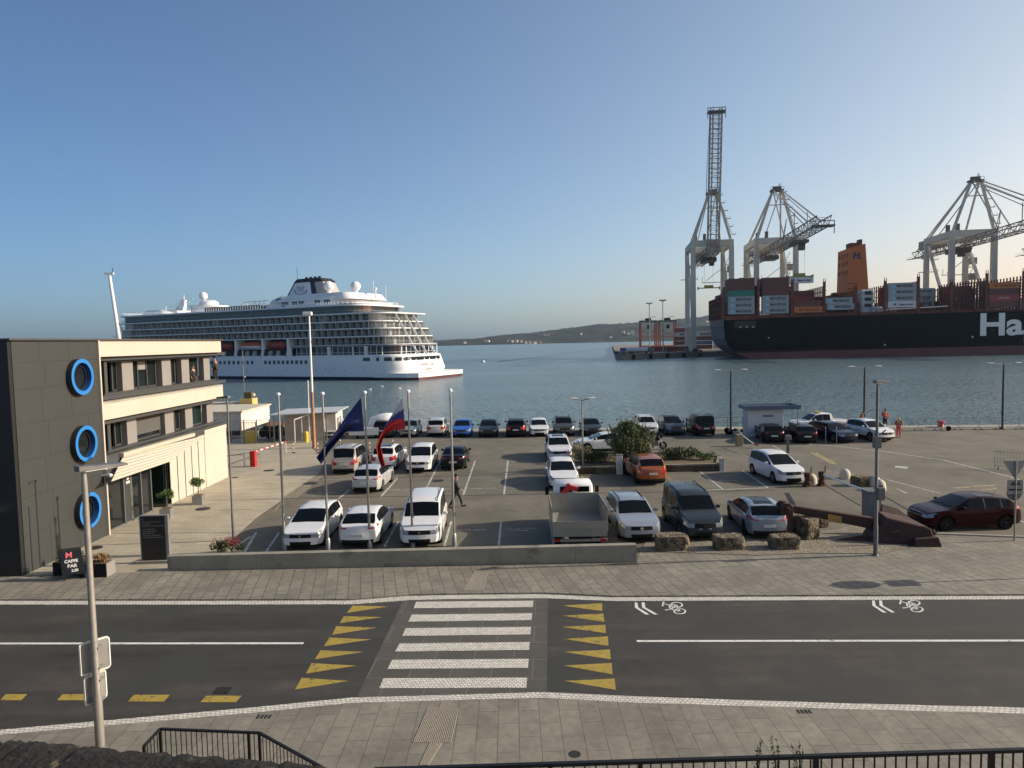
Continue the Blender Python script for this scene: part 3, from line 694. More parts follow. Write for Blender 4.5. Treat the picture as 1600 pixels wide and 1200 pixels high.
car('silver car carrying a pale roof box at the left end of the quay row','car','mpv',(.45,.46,.47),515,688,'F',group=G,rails=False)
car('black car with its tail to the viewer behind the red and blue flag','car','suv',(.014,.014,.016),597,685,'R',group=G)
car('greenish silver car facing the viewer between the flag and the sixth pole','car','hatch',(.26,.29,.29),637,684,'F',group=G,metal=.3)
car('pale silver people carrier with its tail to the viewer left of the bright blue car','car','mpv',(.50,.49,.47),681,683,'R',group=G)
car('bright blue hatchback facing the viewer in the quay row','car','hatch',(.012,.09,.42),721,684,'F',group=G)
car('dark green-grey hatchback facing the viewer right of the bright blue car','car','hatch',(.022,.03,.03),763,684,'F',group=G)
car('black off-roader, tail to the viewer, left of the small white quay car','car','suv',(.012,.012,.012),806,684,'R',group=G,yaw=-2)
car('small white hatchback facing the viewer in the middle of the quay row','car','hatch',WH,843,683,'F',group=G,emb='diamond')
car('dark grey crossover facing the viewer between the small white car and the lamp post','car','suv',(.06,.06,.065),883,682,'F',group=G)
car('dark green saloon facing the viewer just right of the car park lamp','car','sedan',(.025,.035,.034),927,682,'F',group=G)
car('white crossover half hidden behind the olive tree crown','car','suv',(.6,.6,.6),1015,681,'F',group=G)
car('dark grey people carrier facing the viewer right of the olive tree','car','mpv',(.05,.06,.075),1057,681,'F',group=G)
car('black people carrier, tail to the viewer, left of the tall black lamp','car','van',(.013,.014,.016),1104,682,'R',group=G,slot=dict(H=1.72))
car('black hatchback with its tail to the viewer directly in front of the kiosk','car','hatch',(.012,.012,.014),1210,693,'R',yaw=-10,group=G)
car('black small car with its tail to the viewer beside the kiosk corner','car','hatch',(.014,.014,.016),1262,694,'R',yaw=-6,group=G)
car('navy blue estate car facing the viewer left of the white crossover','car','wagon',(.007,.012,.040),1328,693,'F',yaw=10,group=G,rails=False)
car('white crossover with black roof bars facing the viewer near the workers','car','suv',WH,1386,691,'F',yaw=10,group=G,emb='ring',clad=True)
# roof box
p = gp(515,688)
t = thing('roof_box', 'pale yellow box strapped on the roof of the silver car', 'roof box', (p.x+.1,p.y+2.3,1.66), R(-86))
MB().lathe([(.05,-.9),(.32,-.75),(.4,0),(.34,.7),(.06,.9)],(0,0,.2),12,'X').build('shell', mat('box_pale',(.62,.56,.38),.5,noise=(3.,.08)), t, smooth=50)
# covered boat
p = gp(568,687)
t = thing('covered_boat', 'small boat on a trailer wrapped in a bright white cover', 'boat', (p.x+.3,p.y+1.6,0), 0, None)
cv = mat('tarpaulin', (.74,.74,.73), .7, noise=[(3.,.06)], bump=(6,.6,.05))
q = MB(); nn = 9
for i in range(nn):
    pass
q.lathe([(.15,-1.4),(.75,-1.2),(1.0,-.5),(1.15,.2),(1.1,.9),(.6,1.4),(.1,1.5)],(1.1,.9,1.05),14,'X'); q.box(-1.6,1.0,-1.1,.2,.35,1.0)
q.build('cover', cv, t, smooth=50, bev=.0); MB().box(-1.4,.9,-1.0,.1,.2,.36).build('trailer_frame', MT['galv_dark'], t)
for s_ in (-1,.7): MB().lathe([(.28,-.09),(.3,0),(.28,.09)],(s_,-.8,.3),14,'X').build('wheel', MT['rubber'], t)
# ------------------------------------------------ tipper truck (rear towards the wall)
p = gp(908,849); p.x *= .95; p.y = 28.3; T = thing('tipper_truck', 'small white truck with a grey drop-side tipping bed seen from behind', 'truck', (p.x,p.y,0), R(90-1))
TL = mat('truck_bed', (.33,.315,.27), .5, metal=.3, noise=[(2.,.1),(12.,.06)], wave=(3.2,.10,'Z'))
BW = 1.13
q = MB(); q.box(.0,3.3,-BW,BW,.78,.84); q.build('bed_floor', TL, T)
q = MB(); q.box(-.03,.0,-BW,BW,.62,1.26); 
for i in range(9): q.box(-.06,-.03,-.95+i*.23,-.91+i*.23,.86,.93)
q.build('tailgate', TL, T)
for s_ in (1,-1): MB().add([(0,s_*BW,.84),(3.3,s_*BW,.84),(3.3,s_*BW,1.66),(.0,s_*BW,1.86),(0,s_*(BW+.04),.84),(3.3,s_*(BW+.04),.84),(3.3,s_*(BW+.04),1.66),(.0,s_*(BW+.04),1.86)],[(0,1,2,3),(4,7,6,5),(0,4,5,1),(2,6,7,3),(1,5,6,2),(0,3,7,4)]).build('side_board', TL, T)
MB().box(3.3,3.36,-BW-.04,BW+.04,.8,1.72).build('front_board', TL, T)
MB().box(-.02,4.0,-.45,.45,.45,.76).build('chassis', MT['trim_black'], T)
MB().box(-.08,.02,-BW,BW,.42,.52).build('rear_bumper', MT['galv'], T)
for s_ in (1,-1):
    MB().box(-.1,-.04,s_*.95-.12,s_*.95+.12,.43,.53).build('tail_light', MT['taillight'], T)
    for x in (1.1,4.5): MB().lathe([(.2,-.12),(.33,-.12),(.36,-.08),(.36,.08),(.33,.12),(.2,.12)],(x,s_*.88,.36),18,'Y').build('wheel', MT['rubber'], T, smooth=40)
MB().hexa([(3.5,-.95,.5),(5.3,-.95,.5),(5.3,.95,.5),(3.5,.95,.5)],[(3.5,-.88,2.12),(4.7,-.88,2.12),(4.7,.88,2.12),(3.5,.88,2.12)]).build('cab', car_white:=mat('cab_white',(.74,.74,.73),.35,noise=(2.,.04)), T, bev=.08, smooth=60)
for s_ in (-.45,.35): MB().box(3.47,3.505,s_-.28,s_+.28,1.72,1.98).build('rear_window', MT['glass_car'], T)
for s_ in (1,-1): MB().box(4.6,4.7,s_*1.2-.09,s_*1.2+.09,1.35,1.75).build('mirror', MT['trim_black'], T)
MB().bar((3.42,.62,1.5),(3.42,.15,2.08),.22,.25).bar((3.42,.15,1.95),(3.42,-.2,1.85),.16,.2).build('loading_crane', MT['red'], T)
# ------------------------------------------------ pickup (side-on, facing left)
p = gp(1262,681); p.y += 2.0
S_pick = dict(SPEC['suv'])
T = car('white double-cab pickup with an orange-brown stripe behind the black cars','pickup','suv',WH,0,0,'L',yaw=4,loc=Vector((gp(1270,672).x,gp(1270,672).y-1.3,0)),z=0,group='service vehicles on the quay',name='pickup_truck',rails=False,
  slot=dict(L=5.2,W=1.85,H=1.78,top=[(0,.95),(.12,1.02),(.5,1.1),(1.25,1.15),(1.95,1.68),(2.4,1.78),(3.0,1.77),(3.35,1.72),(3.55,1.12),(5.1,1.1),(5.2,1.05)],cow=1.28,hdr=1.93,rr=3.33,rb=3.52,belt=(1.12,1.14),ax=(.95,4.1),r=.38,pil=[(2.45,.1)],w0=1.5,w1=3.2))
MB().box(-2.2,1.6,-.945,.945,.68,.85).build('side_stripe', mat('stripe',(.40,.17,.03),.5,noise=(2.,.05)), T)
MB().tube([(-.85,-.7,1.1),(-.85,-.7,1.75),(-.85,.7,1.75),(-.85,.7,1.1)],.03,6).build('roll_bar', MT['chrome'], T)
MB().box(.1,.35,-.4,.4,1.78,1.88).build('light_bar', MT['yellow'], T)
# ------------------------------------------------ motorcycle
p = gp(1022,702); T = thing('motorcycle', 'black motorcycle standing on the asphalt behind the olive tree', 'motorcycle', (p.x,p.y,0), R(-12))
for x in (-.7,.7):
    wv_ = MB(); n_ = 18
    wv_.lathe([(.2,-.05),(.29,-.06),(.32,0),(.29,.06),(.2,.05)],(x,0,.32),18,'Y'); w_ = wv_.build('wheel', MT['rubber'], T, smooth=40)
    MB().lathe([(.19,-.055),(.19,.055)],(x,0,.32),14,'Y').build('rim', MT['galv'], w_)
MB().lathe([(.05,-.35),(.16,-.2),(.2,.1),(.1,.35)],(.1,0,.85),12,'X').build('fuel_tank', MT['trim_black'], T, smooth=50)
MB().box(-.75,-.15,-.13,.13,.78,.88).build('seat', MT['rubber'], T, bev=.03)
MB().box(-.2,.35,-.17,.17,.3,.65).build('engine', MT['galv_dark'], T, bev=.04)
MB().tube([(.7,.08,.32),(.42,.08,1.0)],.03,6).tube([(.7,-.08,.32),(.42,-.08,1.0)],.03,6).build('fork', MT['chrome'], T)
MB().tube([(.3,-.36,1.05),(.42,-.1,1.02),(.42,.1,1.02),(.3,.36,1.05)],.018,6).build('handlebar', MT['trim_black'], T)
MB().box(.45,.65,-.12,.12,.85,1.25).build('fairing', MT['trim_black'], T, bev=.04)
MB().tube([(-.7,.1,.35),(-.2,.1,.5),(.2,0,.4)],.035,6).build('swingarm', MT['galv'], T)
# ================================================================ OFFICE BUILDING (street corner, left)
BX = -19.3
T = thing('office_building', 'three storey office building with dark grey block, cream bands and blue porthole rings', 'building', (0,0,0))
fg = MT['facade_grey']; cr = MT['cream']; fr = MT['frame_grey']
q = MB(); q.box(-60,BX,26.75,32.28,-.3,9.22); q.build('grey_block', fg, T)
q = MB(); q.box(-60,-19.32,26.55,26.745,-.3,9.2); q.build('front_wall', MT['facade_black'], T)
q = MB()
for z in (1.5,3.0,4.45,5.9,7.3,8.35):
    q.box(BX,BX+.004,26.76,32.27,z-.012,z+.012)
for i,(z0,z1) in enumerate(((0,1.5),(1.5,3),(3,4.45),(4.45,5.9),(5.9,7.3),(7.3,8.35),(8.35,9.2))):
    for y in ((28.6,31.3) if i%2 else (28.3,30.2)): q.box(BX,BX+.004,y-.009,y+.009,z0+.012,z1-.012)
q.build('cladding_joint', MT['joint'], T)
q = MB(); q.box(BX+.0,BX+.02,27.55,27.62,0,3.6); q.box(BX,BX+.02,27.2,27.62,3.5,3.6); q.box(BX,BX+.02,27.1,27.16,0,2.6)  # a cast shadow on the wall, put in as thin dark strips
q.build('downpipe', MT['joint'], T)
MB().box(-60,BX+.12,26.5,46.2,9.22,9.30).build('roof', MT['roof_dark'], T)
MB().box(BX,BX+.10,32.24,32.34,0,9.22).build('corner_fin', MT['cream_side'], T)
def rg(yc, zc):
    q = MB(); ro, ri, n_ = .80, .63, 40; vs = []; fs = []
    for i in range(n_):
        t_ = 2*math.pi*i/n_; c_, s_ = math.cos(t_), math.sin(t_)
        for r_, x in ((ro,0),(ro,.26),(ri,.26),(ri,-.25)): vs.append((BX+x, yc+r_*c_, zc+r_*s_))
    for i in range(n_):
        j = (i+1)%n_
        for k in range(3): fs.append((i*4+k,i*4+k+1,j*4+k+1,j*4+k))
    q.add(vs, fs); q.m = [(2,0,1)[k%3] for k in range(len(fs))]
    o = q.build('window_ring', [MT['ring_blue'],MT['ring_inner'],MT['facade_black']], T, smooth=40)
    MB().lathe([(ri+.05,.0),(ri+.05,.012)],(BX,yc,zc),30,'X').build('pane', MT['glass_green'], o)
    MB().lathe([(ri-.14,.013),(ri-.14,.03)],(BX,yc-.03,zc),30,'X').build('pane_core', MT['glass_dark'], o)
    q = MB()
    for i in range(28):
        a, b_ = 2*math.pi*i/28, 2*math.pi*(i+1)/28
        q.bar((BX+.05,yc+(ri-.1)*math.cos(a),zc+(ri-.1)*math.sin(a)),(BX+.05,yc+(ri-.1)*math.cos(b_),zc+(ri-.1)*math.sin(b_)),.05,.06)
    q.build('frame', MT['trim_black'], o)
for z in (7.6,4.62,1.6): rg(30.68, z)
# wing with cream bands
def band(name, y0, y1, z0, z1, x0=-30, x1=BX, m=cr): return MB().box(x0,x1,y0,y1,z0,z1).build(name, m, T)
band('roof_band', 32.36, 46.05, 8.45, 9.215)
MB().hexa([(-30,32.36,5.45),(BX,32.36,5.45),(BX,46.05,5.45),(-30,46.05,5.45)],[(-30,32.36,6.5),(BX-.0,32.36,6.2),(BX,46.05,6.2),(-30,46.05,6.5)]).build('middle_band', cr, T)
MB().box(-21.0,BX-.0,32.36,46.05,6.205,6.3).build('balcony_ledge', MT['concrete_top'], T)
band('slab', 32.36, 47.2, 8.25, 8.44, -30, BX-.25, fr)
band('slab', 32.36, 47.4, 6.35, 6.55, -30, BX-.35, fr)
band('slab', 32.36, 47.2, 5.2, 5.44, -30, BX-.25, fr)
band('slab', 32.36, 46.6, 3.35, 3.75, -30, BX-.02, fr); band('ledge', 43.0, 46.3, 3.345, 3.60, -19.6, BX+.01, MT['cream_side'])
band('core_wall', 32.36, 44.2, 3.7, 8.3, -30, BX-1.4, MT['frame_grey'])
WX = BX-1.0
def floor(z0, z1, segs, fin):
    q = MB(); q.box(WX-.1,WX+.55,33.5,33.75,z0-.1,z1+.3); q.box(WX-.1,WX+.5,33.5,46.0,z1+.05,z1+.28); q.box(WX-.1,WX+.5,33.5,46.6,z0-.35,z0-.1); q.build('window_surround', fr, T)
    for kind_, px0, px1, yref in segs:
        a = onx(px0, yref, WX).y; b_ = onx(px1, yref, WX).y
        if kind_ == 'p': MB().box(WX-.02,WX+.30,a,b_,z0-.1,z1+.05).build('wall_panel', MT['panel_pale'], T)
        else:
            n_ = {'w':3,'v':2,'g':1,'s':1,'n':1}[kind_]
            o = MB().box(WX-.12,WX-.05,a,b_,z0-.1,z1+.05).build('window', MT['glass_green'] if kind_=='g' else MT['glass_dark'], T)
            q = MB()
            for k in range(n_+1):
                y = a+(b_-a)*k/n_; q.box(WX-.05,WX+.02,y-.05,y+.05,z0-.1,z1+.05)
            q.box(WX-.05,WX+.02,a,b_,z0-.1,z0-.02); q.build('frame', MT['frame_grey'] , o)
            if kind_ == 's':
                q = MB()
                for k in range(13): zz = z1-.02-k*.075; q.hexa([(WX+.02,a,zz-.07),(WX+.09,a,zz-.07),(WX+.09,b_,zz-.07),(WX+.02,b_,zz-.07)],[(WX+.02,a,zz),(WX+.05,a,zz),(WX+.05,b_,zz),(WX+.02,b_,zz)])
                q.build('roller_shutter', MT['shutter'], o)
            if kind_ == 'w': MB().box(WX-.045,WX-.03,a+.45*(b_-a)*.8,a+.66*(b_-a),z1-.45,z1+.0).build('blind', MT['panel_pale'], o)
floor(6.75, 8.1, [('n',175,182,590),('p',182,199.5,590),('w',199.5,243,585),('p',245,259,580),('v',260,273,580),('p',276,288,577),('g',288,308,575),('p',311,320.5,573)], 0)
floor(3.95, 5.15, [('n',180,190,690),('p',190,205.5,680),('s',206,249,670),('p',250,264,665),('v',265,280,660),('p',282,293.5,655),('g',293.5,314,650),('p',316,325.5,645)], 0)
band('core_wall', 32.36, 46.2, -.2, 3.35, -30, BX-1.2, MT['facade_black'])
# ground floor: glazed entrance, fins, cream end wall
band('end_wall', 43.0, 46.3, -.2, 3.34, -30, BX-.02, MT['cream_side'])
q = MB()
for i in range(5):
    y0 = 38.6+i*.9; q.box(BX-.10,BX-.06,y0,y0+.80,-.1,3.0+.1*i)
q.build('fin_panel', MT['cream_side'], T)
MB().box(BX-.9,BX-.2,38.55,43.0,-.2,3.35).build('fin_backing', MT['facade_black'], T)
o = MB().box(BX-.42,BX-.35,32.4,36.9,0,3.3).build('entrance_glass', MT['glass_dark'], T)
q = MB()
for y in (32.45,34.3,34.9,35.0,35.9,36.9): q.box(BX-.36,BX-.26,y-.04,y+.04,0,3.3)
q.box(BX-.36,BX-.26,32.4,36.9,0,.08); q.build('frame', MT['galv_dark'], o)
MB().box(BX-.33,BX-.28,34.32,34.98,0,3.3).build('entrance_pillar', MT['facade_grey'], o)
o = MB().box(BX-.1,BX+.02,37.9,37.98,0,2.9).box(BX-.9,BX-.05,37.8,37.86,0,2.9).build('entrance_door', MT['glass_green'], T)
# folded louvred canopy
A = [onx(163,715,BX+.25), onx(192,712,BX+.25), onx(318,681,BX+.25), onx(318,684,BX+.25), onx(256,722,BX+.25), onx(170,754,BX+.25)]
n_ = 7
for i in range(n_):
    q = MB()
    t0, t1 = i/n_, (i+.9)/n_
    up = lambda t: (onx(192,712,BX+.02)*(1-t)+onx(172,754,BX+.75)*t); rt = lambda t: (onx(320,681,BX+.02)*(1-t)+onx(262,723,BX+.55)*t)
    a0, a1, b1_, b0_ = up(t0), up(t1), rt(t1), rt(t0)
    off = Vector((.05,0,.03))
    q.hexa([a1,b1_,b0_,a0],[a1+off,b1_+off,b0_+off,a0+off]); q.build('canopy_slat', MT['louvre'], T)
q = MB(); a, b_ = onx(190,711,BX+.1), onx(302,679,BX+.1); q.bar(a,b_,.22,.2); q.build('canopy_rail', MT['louvre'], T)
MB().ext([onx(163,715,BX-.05),onx(190,714,BX-.05),onx(172,754,BX+.2),onx(166,754,BX+.2)],(.03,0,0)).build('canopy_cheek', MT['frame_grey'], T)
# wall lettering-like plate and camera
MB().box(BX-.27,BX-.24,34.45,34.85,2.3,3.0).build('door_emblem', MT['text_white'], T) if 0 else None
q = MB()
for zz, w_ in ((2.85,.14),(2.45,.2),(2.2,.1),(2.0,.16)): q.box(BX-.275,BX-.25,34.65-w_,34.65+w_,zz,zz+.12)
q.build('door_sign', MT['text_white'], T)
cm = onx(163,748,BX+.2)
t = thing('security_camera', 'small white dome camera on the corner of the grey block', 'camera', (BX,32.1,2.9)); MB().bar((0,0,0),(.35,0,.05),.07).build('bracket', MT['white'], t); MB().ball((.4,0,-.02),.1,10).build('dome', MT['white'], t, smooth=True)
t = thing('wall_lamp', 'small white spotlight on the black front wall at the left edge', 'lamp', (-20.2,26.5,2.55)); MB().bar((0,0,0),(0,-.3,.05),.06).build('arm', MT['white'], t); MB().tube([(-.25,-.3,-.02),(.1,-.3,.12)],.07,8).build('lamp_head', MT['white'], t)
# ================================================================ poles, lamps, signs
GP_ = 'flagpoles behind the concrete wall'
def flagpole(x, y, label, H_=6.7):
    p = gp(x, y); t = thing('flagpole', label, 'flagpole', (p.x,p.y,0), 0, GP_)
    MB().tube([(0,0,0),(0,0,H_*.5),(0,0,H_)],[.055,.05,.04],10).build('pole', MT['galv'], t, smooth=True)
    MB().lathe([(.05,-.02),(.09,0),(.09,.08),(.05,.11)],(0,0,H_),10).build('cap', MT['white'], t, smooth=50)
    MB().box(-.02,.08,-.03,.03,1.3,1.5).build('cleat', MT['galv_dark'], t)
    MB().lathe([(.11,0),(.1,.5),(.055,.56)],(0,0,0),10).build('foot', MT['galv'], t, smooth=50)
    return p
flagpole(445,860,'leftmost bare flagpole, in front of the leftmost white hatchback'); flagpole(513,860,'bare flagpole between the two white hatchbacks')
P3 = flagpole(578,857,'flagpole carrying the dark blue flag'); P4 = flagpole(645,855,'flagpole carrying the white, blue and red flag'); flagpole(710,853,'bare flagpole in front of the walking man, rightmost of the row')
def cloth(name, label, top, bot, Y, mats_, stripes, amp=.16):
    NU, NV = 40, 15
    def at(pts, u):
        n_ = len(pts)-1; k = min(n_-1, int(u*n_)); f = u*n_-k
        return (lerp(pts[k][0], pts[k+1][0], f), lerp(pts[k][1], pts[k+1][1], f))
    vs = []; fs = []
    for i in range(NU+1):
        u = i/NU; a = at(top, u); b_ = at(bot, u)
        for j in range(NV+1):
            v = j/NV; x = lerp(a[0], b_[0], v); y = lerp(a[1], b_[1], v)
            dep = (1 if stripes == 1 else .6)*amp*math.sin(u*5+v*7.)*min(1, u*3)+.5*amp*math.sin(v*17+u*3)*min(1,u*2.5)
            vs.append(tuple(ony(x, y, Y-.02+dep)))
    q = MB()
    for i in range(NU):
        for j in range(NV):
            fs.append((i*(NV+1)+j, (i+1)*(NV+1)+j, (i+1)*(NV+1)+j+1, i*(NV+1)+j+1)); 
    q.add(vs, fs); q.m = [0 if stripes == 1 else (0 if (k % NV)/NV < .33-.9*(k//NV)/NU else 1 if (k % NV)/NV < max(.12 if (k//NV) % 9 < 4 else -1, .66-1.35*(k//NV)/NU) else 2) for k in range(len(fs))]
    o = q.build(name, mats_, None, smooth=80, fix=False)
    md = o.modifiers.new('solid', 'SOLIDIFY'); md.thickness = .012
    sb = o.modifiers.new('sub', 'SUBSURF'); sb.levels = 1; sb.render_levels = 1
    return tag(o, label, 'flag')
def fabric(k, c):
    m = mat(k, c, .8, noise=[(2.,.1)], bump=(3,.5,.05)); return m
cloth('blue_flag', 'dark blue flag hanging far down to the left from its pole', [(564,621),(550,639),(536,657),(521,679),(507,696),(494,715)], [(569,674),(557,674.5),(541,674.5),(530,687),(514,707),(502,726)], P3.y, [fabric('flag_blue',(.018,.026,.12))], 1)
cloth('tricolour_flag', 'white, blue and red striped flag twisted into a red tail', [(629,621),(619,638),(609,653),(600,668),(592,684),(587,699),(590,714),(595,729)], [(633.5,671),(622,672),(611,672.5),(604,676),(598,687),(595,699),(599,713),(603,728)], P4.y, [fabric('flag_white',(.5,.5,.52)),fabric('flag_blue2',(.04,.05,.20)),fabric('flag_red',(.46,.022,.028))], 3)
# yellow stars on the blue flag are hidden in its folds; a small shield sits on the tricolour
def lamp_one(x, y, H_, label, head_dir, hl, r=.09, m='pole_warm', w_=.42):
    p = gp(x, y) if not isinstance(x, Vector) else x
    t = thing('street_lamp', label, 'street lamp', (p.x,p.y,0), 0, 'street lamps')
    MB().tube([(0,0,0),(0,0,1.2),(0,0,1.25),(0,0,H_-.3),(0,0,H_-.05)],[r,r,r*.8,r*.62,r*.5],12).build('pole', MT[m], t, smooth=40)
    hd = Vector((math.cos(head_dir), math.sin(head_dir), 0)); sd_ = Vector((-hd.y, hd.x, 0))*w_/2
    zz = Vector((0,0,H_))
    q = MB(); a = -hd*.15; b_ = hd*hl
    q.hexa([zz+a-sd_*.5,zz+b_-sd_,zz+b_+sd_,zz+a+sd_*.5],[zz+a-sd_*.5+Vector((0,0,.12)),zz+b_-sd_+Vector((0,0,.05)),zz+b_+sd_+Vector((0,0,.05)),zz+a+sd_*.5+Vector((0,0,.12))])
    q.build('lamp_head', MT['galv_dark'], t, bev=.01)
    q = MB(); q.hexa([zz+a*.2-sd_*.6-Vector((0,0,.012)),zz+b_*.9-sd_*.8-Vector((0,0,.012)),zz+b_*.9+sd_*.8-Vector((0,0,.012)),zz+a*.2+sd_*.6-Vector((0,0,.012))],[zz+a*.2-sd_*.6-Vector((0,0,.002)),zz+b_*.9-sd_*.8-Vector((0,0,.002)),zz+b_*.9+sd_*.8-Vector((0,0,.002)),zz+a*.2+sd_*.6-Vector((0,0,.002))]); q.build('lens', MT['sign_rim'], t)
    MB().lathe([(r*1.5,0),(r*1.5,.03),(r*1.1,.06)],(0,0,0),12).build('foot', MT['galv_dark'], t)
    return p, t
p, tl = lamp_one(157,1170,6.2,'tall street lamp in the left foreground with traffic signs on its pole',R(60),.85,.094)
lamp_one(365,845,6.5,'slim dark street lamp between the black info board and the flagpoles',R(150),.55,.06,'galv_dark',.3)
lamp_one(1368,868,6.85,'tall street lamp standing at the anchor',R(20),.5,.085,'galv_dark',.34)
pp = gp(1368,868); t = thing('loudspeaker_bracket','dark forked bracket on the lamp pole by the anchor','bracket',(pp.x,pp.y,0)); MB().bar((0,0,4.75),(-.35,.0,5.05),.04).bar((0,0,4.75),(.35,0,5.0),.04).box(-.12,.12,-.12,.12,4.3,4.75).build('fork', MT['galv_dark'], t)
t = thing('junction_box','small grey electrical box strapped to the lamp pole above the anchor','box',(pp.x,pp.y,0)); MB().box(-.02,.26,-.2,-.09,2.25,2.75).build('box_body', MT['galv_dark'], t, bev=.02)
# far side signs on the left pole (seen from behind)
def roundrect(w_, h_, r_, n_=5):
    pts = []
    for cx, cy, a0 in ((w_/2-r_,h_/2-r_,0),(-w_/2+r_,h_/2-r_,90),(-w_/2+r_,-h_/2+r_,180),(w_/2-r_,-h_/2+r_,270)):
        for k in range(n_+1): a = R(a0+90*k/n_); pts.append((cx+r_*math.cos(a), cy+r_*math.sin(a)))
    return pts
def signplate(parent, c, ang, w_, h_, name='sign_plate'):
    X_ = Vector((math.cos(ang), math.sin(ang), 0)); c = Vector(c); N_ = Vector((-X_.y, X_.x, 0))
    pts = [c+X_*x+Vector((0,0,y)) for x, y in roundrect(w_, h_, .06)]
    o = MB().ext(pts, N_*.02).build(name, MT['sign_grey'], parent)
    q = MB()
    for i in range(len(pts)): q.bar(pts[i]+N_*.01, pts[(i+1)%len(pts)]+N_*.01, .03, .04)
    q.build('rim', MT['sign_rim'], o); return o
for lab, cz, wx, hh, an, dx in (('upper square traffic sign seen from behind, left half of the lamp pole pair',2.05,.62,.70,R(48),-.02),('lower narrow traffic sign seen from behind on the left foreground lamp pole',1.33,.50,.62,R(62),-.05)):
    t = thing('traffic_sign', lab, 'traffic sign', (p.x,p.y,0), 0, 'signs on the foreground lamp'); signplate(t, (dx-.05,.12,cz), an, wx*.92, hh)
    MB().box(-.09,.09,-.02,.16,cz-.25,cz-.2).build('clamp', MT['galv'], t); MB().box(-.09,.09,-.02,.16,cz+.2,cz+.25).build('clamp', MT['galv'], t)
# double-headed quay lamps
def lamp_two(x, y, H_, label, arm, m, r=.07, dark=True):
    p = gp(x, y) if not isinstance(x, Vector) else x
    t = thing('street_lamp', label, 'street lamp', (p.x,p.y,0), 0, 'double armed lamps')
    MB().tube([(0,0,0),(0,0,H_*.85),(0,0,H_-.05)],[r,r*.8,r*.5],10).build('pole', MT[m], t, smooth=True)
    for s_ in (-1,1):
        MB().tube([(0,0,H_-.12),(s_*arm*.5,0,H_-.06),(s_*arm*.7,0,H_)],[.035,.03,.03],8).build('arm', MT['galv'], t)
        hd_ = MB().lathe([(.02,-.32),(.10,-.2),(.12,.05),(.06,.3)],(0,0,0),10,'X').build('lamp_head', MT['sign_rim'], t, smooth=50)
        hd_.scale = (1,1.2,.42); hd_.location = (s_*arm*.8,0,H_+.02)
    MB().lathe([(r*2.4,0),(r*2.4,.05),(r*1.4,.2)],(0,0,0),10).build('foot', MT[m], t)
    return t
lamp_two(911,735,4.85,'grey double armed lamp at the left end of the planted bed',.75,'galv')
lamp_two(1142,672,5.66,'tall black double armed lamp left of the kiosk',1.55,'pole_dark',.1)
lamp_two(1350,672,5.8,'tall black double armed lamp behind the workers',1.55,'pole_dark',.1)
lamp_two(1566,670,5.9,'tall black double armed lamp at the right end of the quay barriers',1.55,'pole_dark',.1)
t = thing('sign_post', 'sign post just beyond the right edge whose shadow lies on the pavement', 'sign post', (19.0,24.05,0)); MB().tube([(0,0,0),(0,0,3.6)],.04,10).build('pole', MT['galv'], t, smooth=True)
MB().lathe([(.40,0),(.40,.02)],(.05,0,3.2),24,'X').build('round_sign', MT['sign_grey'], t); MB().ext([(.05,x,y+2.45) for x, y in roundrect(.62,.5,.05)],(.02,0,0)).build('square_sign', MT['sign_grey'], t)
# tall mast with rusty lower part
p = gp(491,700); t = thing('light_mast', 'very tall thin mast, white above and rusty below, with one flat lamp', 'light mast', (p.x,p.y,0))
MB().tube([(0,0,0),(0,0,4.8)],[.17,.12],12).build('lower_pole', MT['pole_rust'], t, smooth=True)
MB().tube([(0,0,4.8),(0,0,11.3)],[.11,.07],12).build('upper_pole', MT['white'], t, smooth=True)
MB().box(-.5,.25,-.2,.2,11.3,11.6).build('lamp_head', MT['white'], t, bev=.04); MB().box(-.95,-.45,-.1,.1,11.2,11.35).build('bracket', MT['galv'], t)
MB().bar((0,0,9.0),(.5,-.1,9.25),.05).bar((0,0,4.9),(-.3,0,5.0),.05).bar((0,0,4.9),(.25,0,5.0),.05).build('side_bracket', MT['galv_dark'], t)
# leaning white mast behind the building
t = thing('boat_mast', 'leaning white boat mast with a black stay rising behind the office roof', 'mast', (-36.6,64,0)); 
q = MB().tube([(1.1,0,0),(.5,0,9),(-.15,0,15.7)],[.2,.18,.13],10).box(-.55,.25,-.1,.1,15.65,15.8); q.build('mast', MT['white'], t, smooth=40)
MB().tube([(.25,0,11.6),(2.6,0,7)],.03,5).build('stay', MT['pole_dark'], t); MB().box(-.3,1.6,-1,1,0,1.1).build('deck_block', MT['white'], t)
MB().tube([(.1,0,15.7),(.2,0,16.2)],.03,5).build('wind_vane', MT['pole_dark'], t)
# info board
p0 = gp(221,881); 
t = thing('info_board', 'tall black information board with rows of small white text in a grey frame', 'sign board', (p0.x,p0.y+.05,0), R(2))
MB().box(-.03,1.12,0,.16,.12,1.98).build('frame', MT['galv'], t); MB().box(.03,1.0,-.025,0,.14,1.95).build('panel', MT['black_sign'], t)
MB().box(-.25,1.35,-.15,.35,0,.12).build('plinth', MT['concrete'], t)
ls = ['UPRAVA RS ZA POMORSTVO','SLOVENSKA','MINISTRSTVO ZA INFRASTRUKTURO','LUŠKA KAPETANIJA','PRISTANIŠKA UPRAVA','UKMARJEV TRG 2','6000 KOPER - CAPODISTRIA','AMMINISTRAZIONE MARITTIMA']
for i, s_ in enumerate(ls): text('lettering', s_, .058, MT['text_grey'], t, (.10,-.028,1.70-i*.085-(.05 if i > 2 else 0)), (R(90),0,0), .001)
q = MB(); q.box(.08,.14,-.03,-.025,1.80,1.87).build('crest', mat('crest_blue',(.04,.12,.2),.6), t)
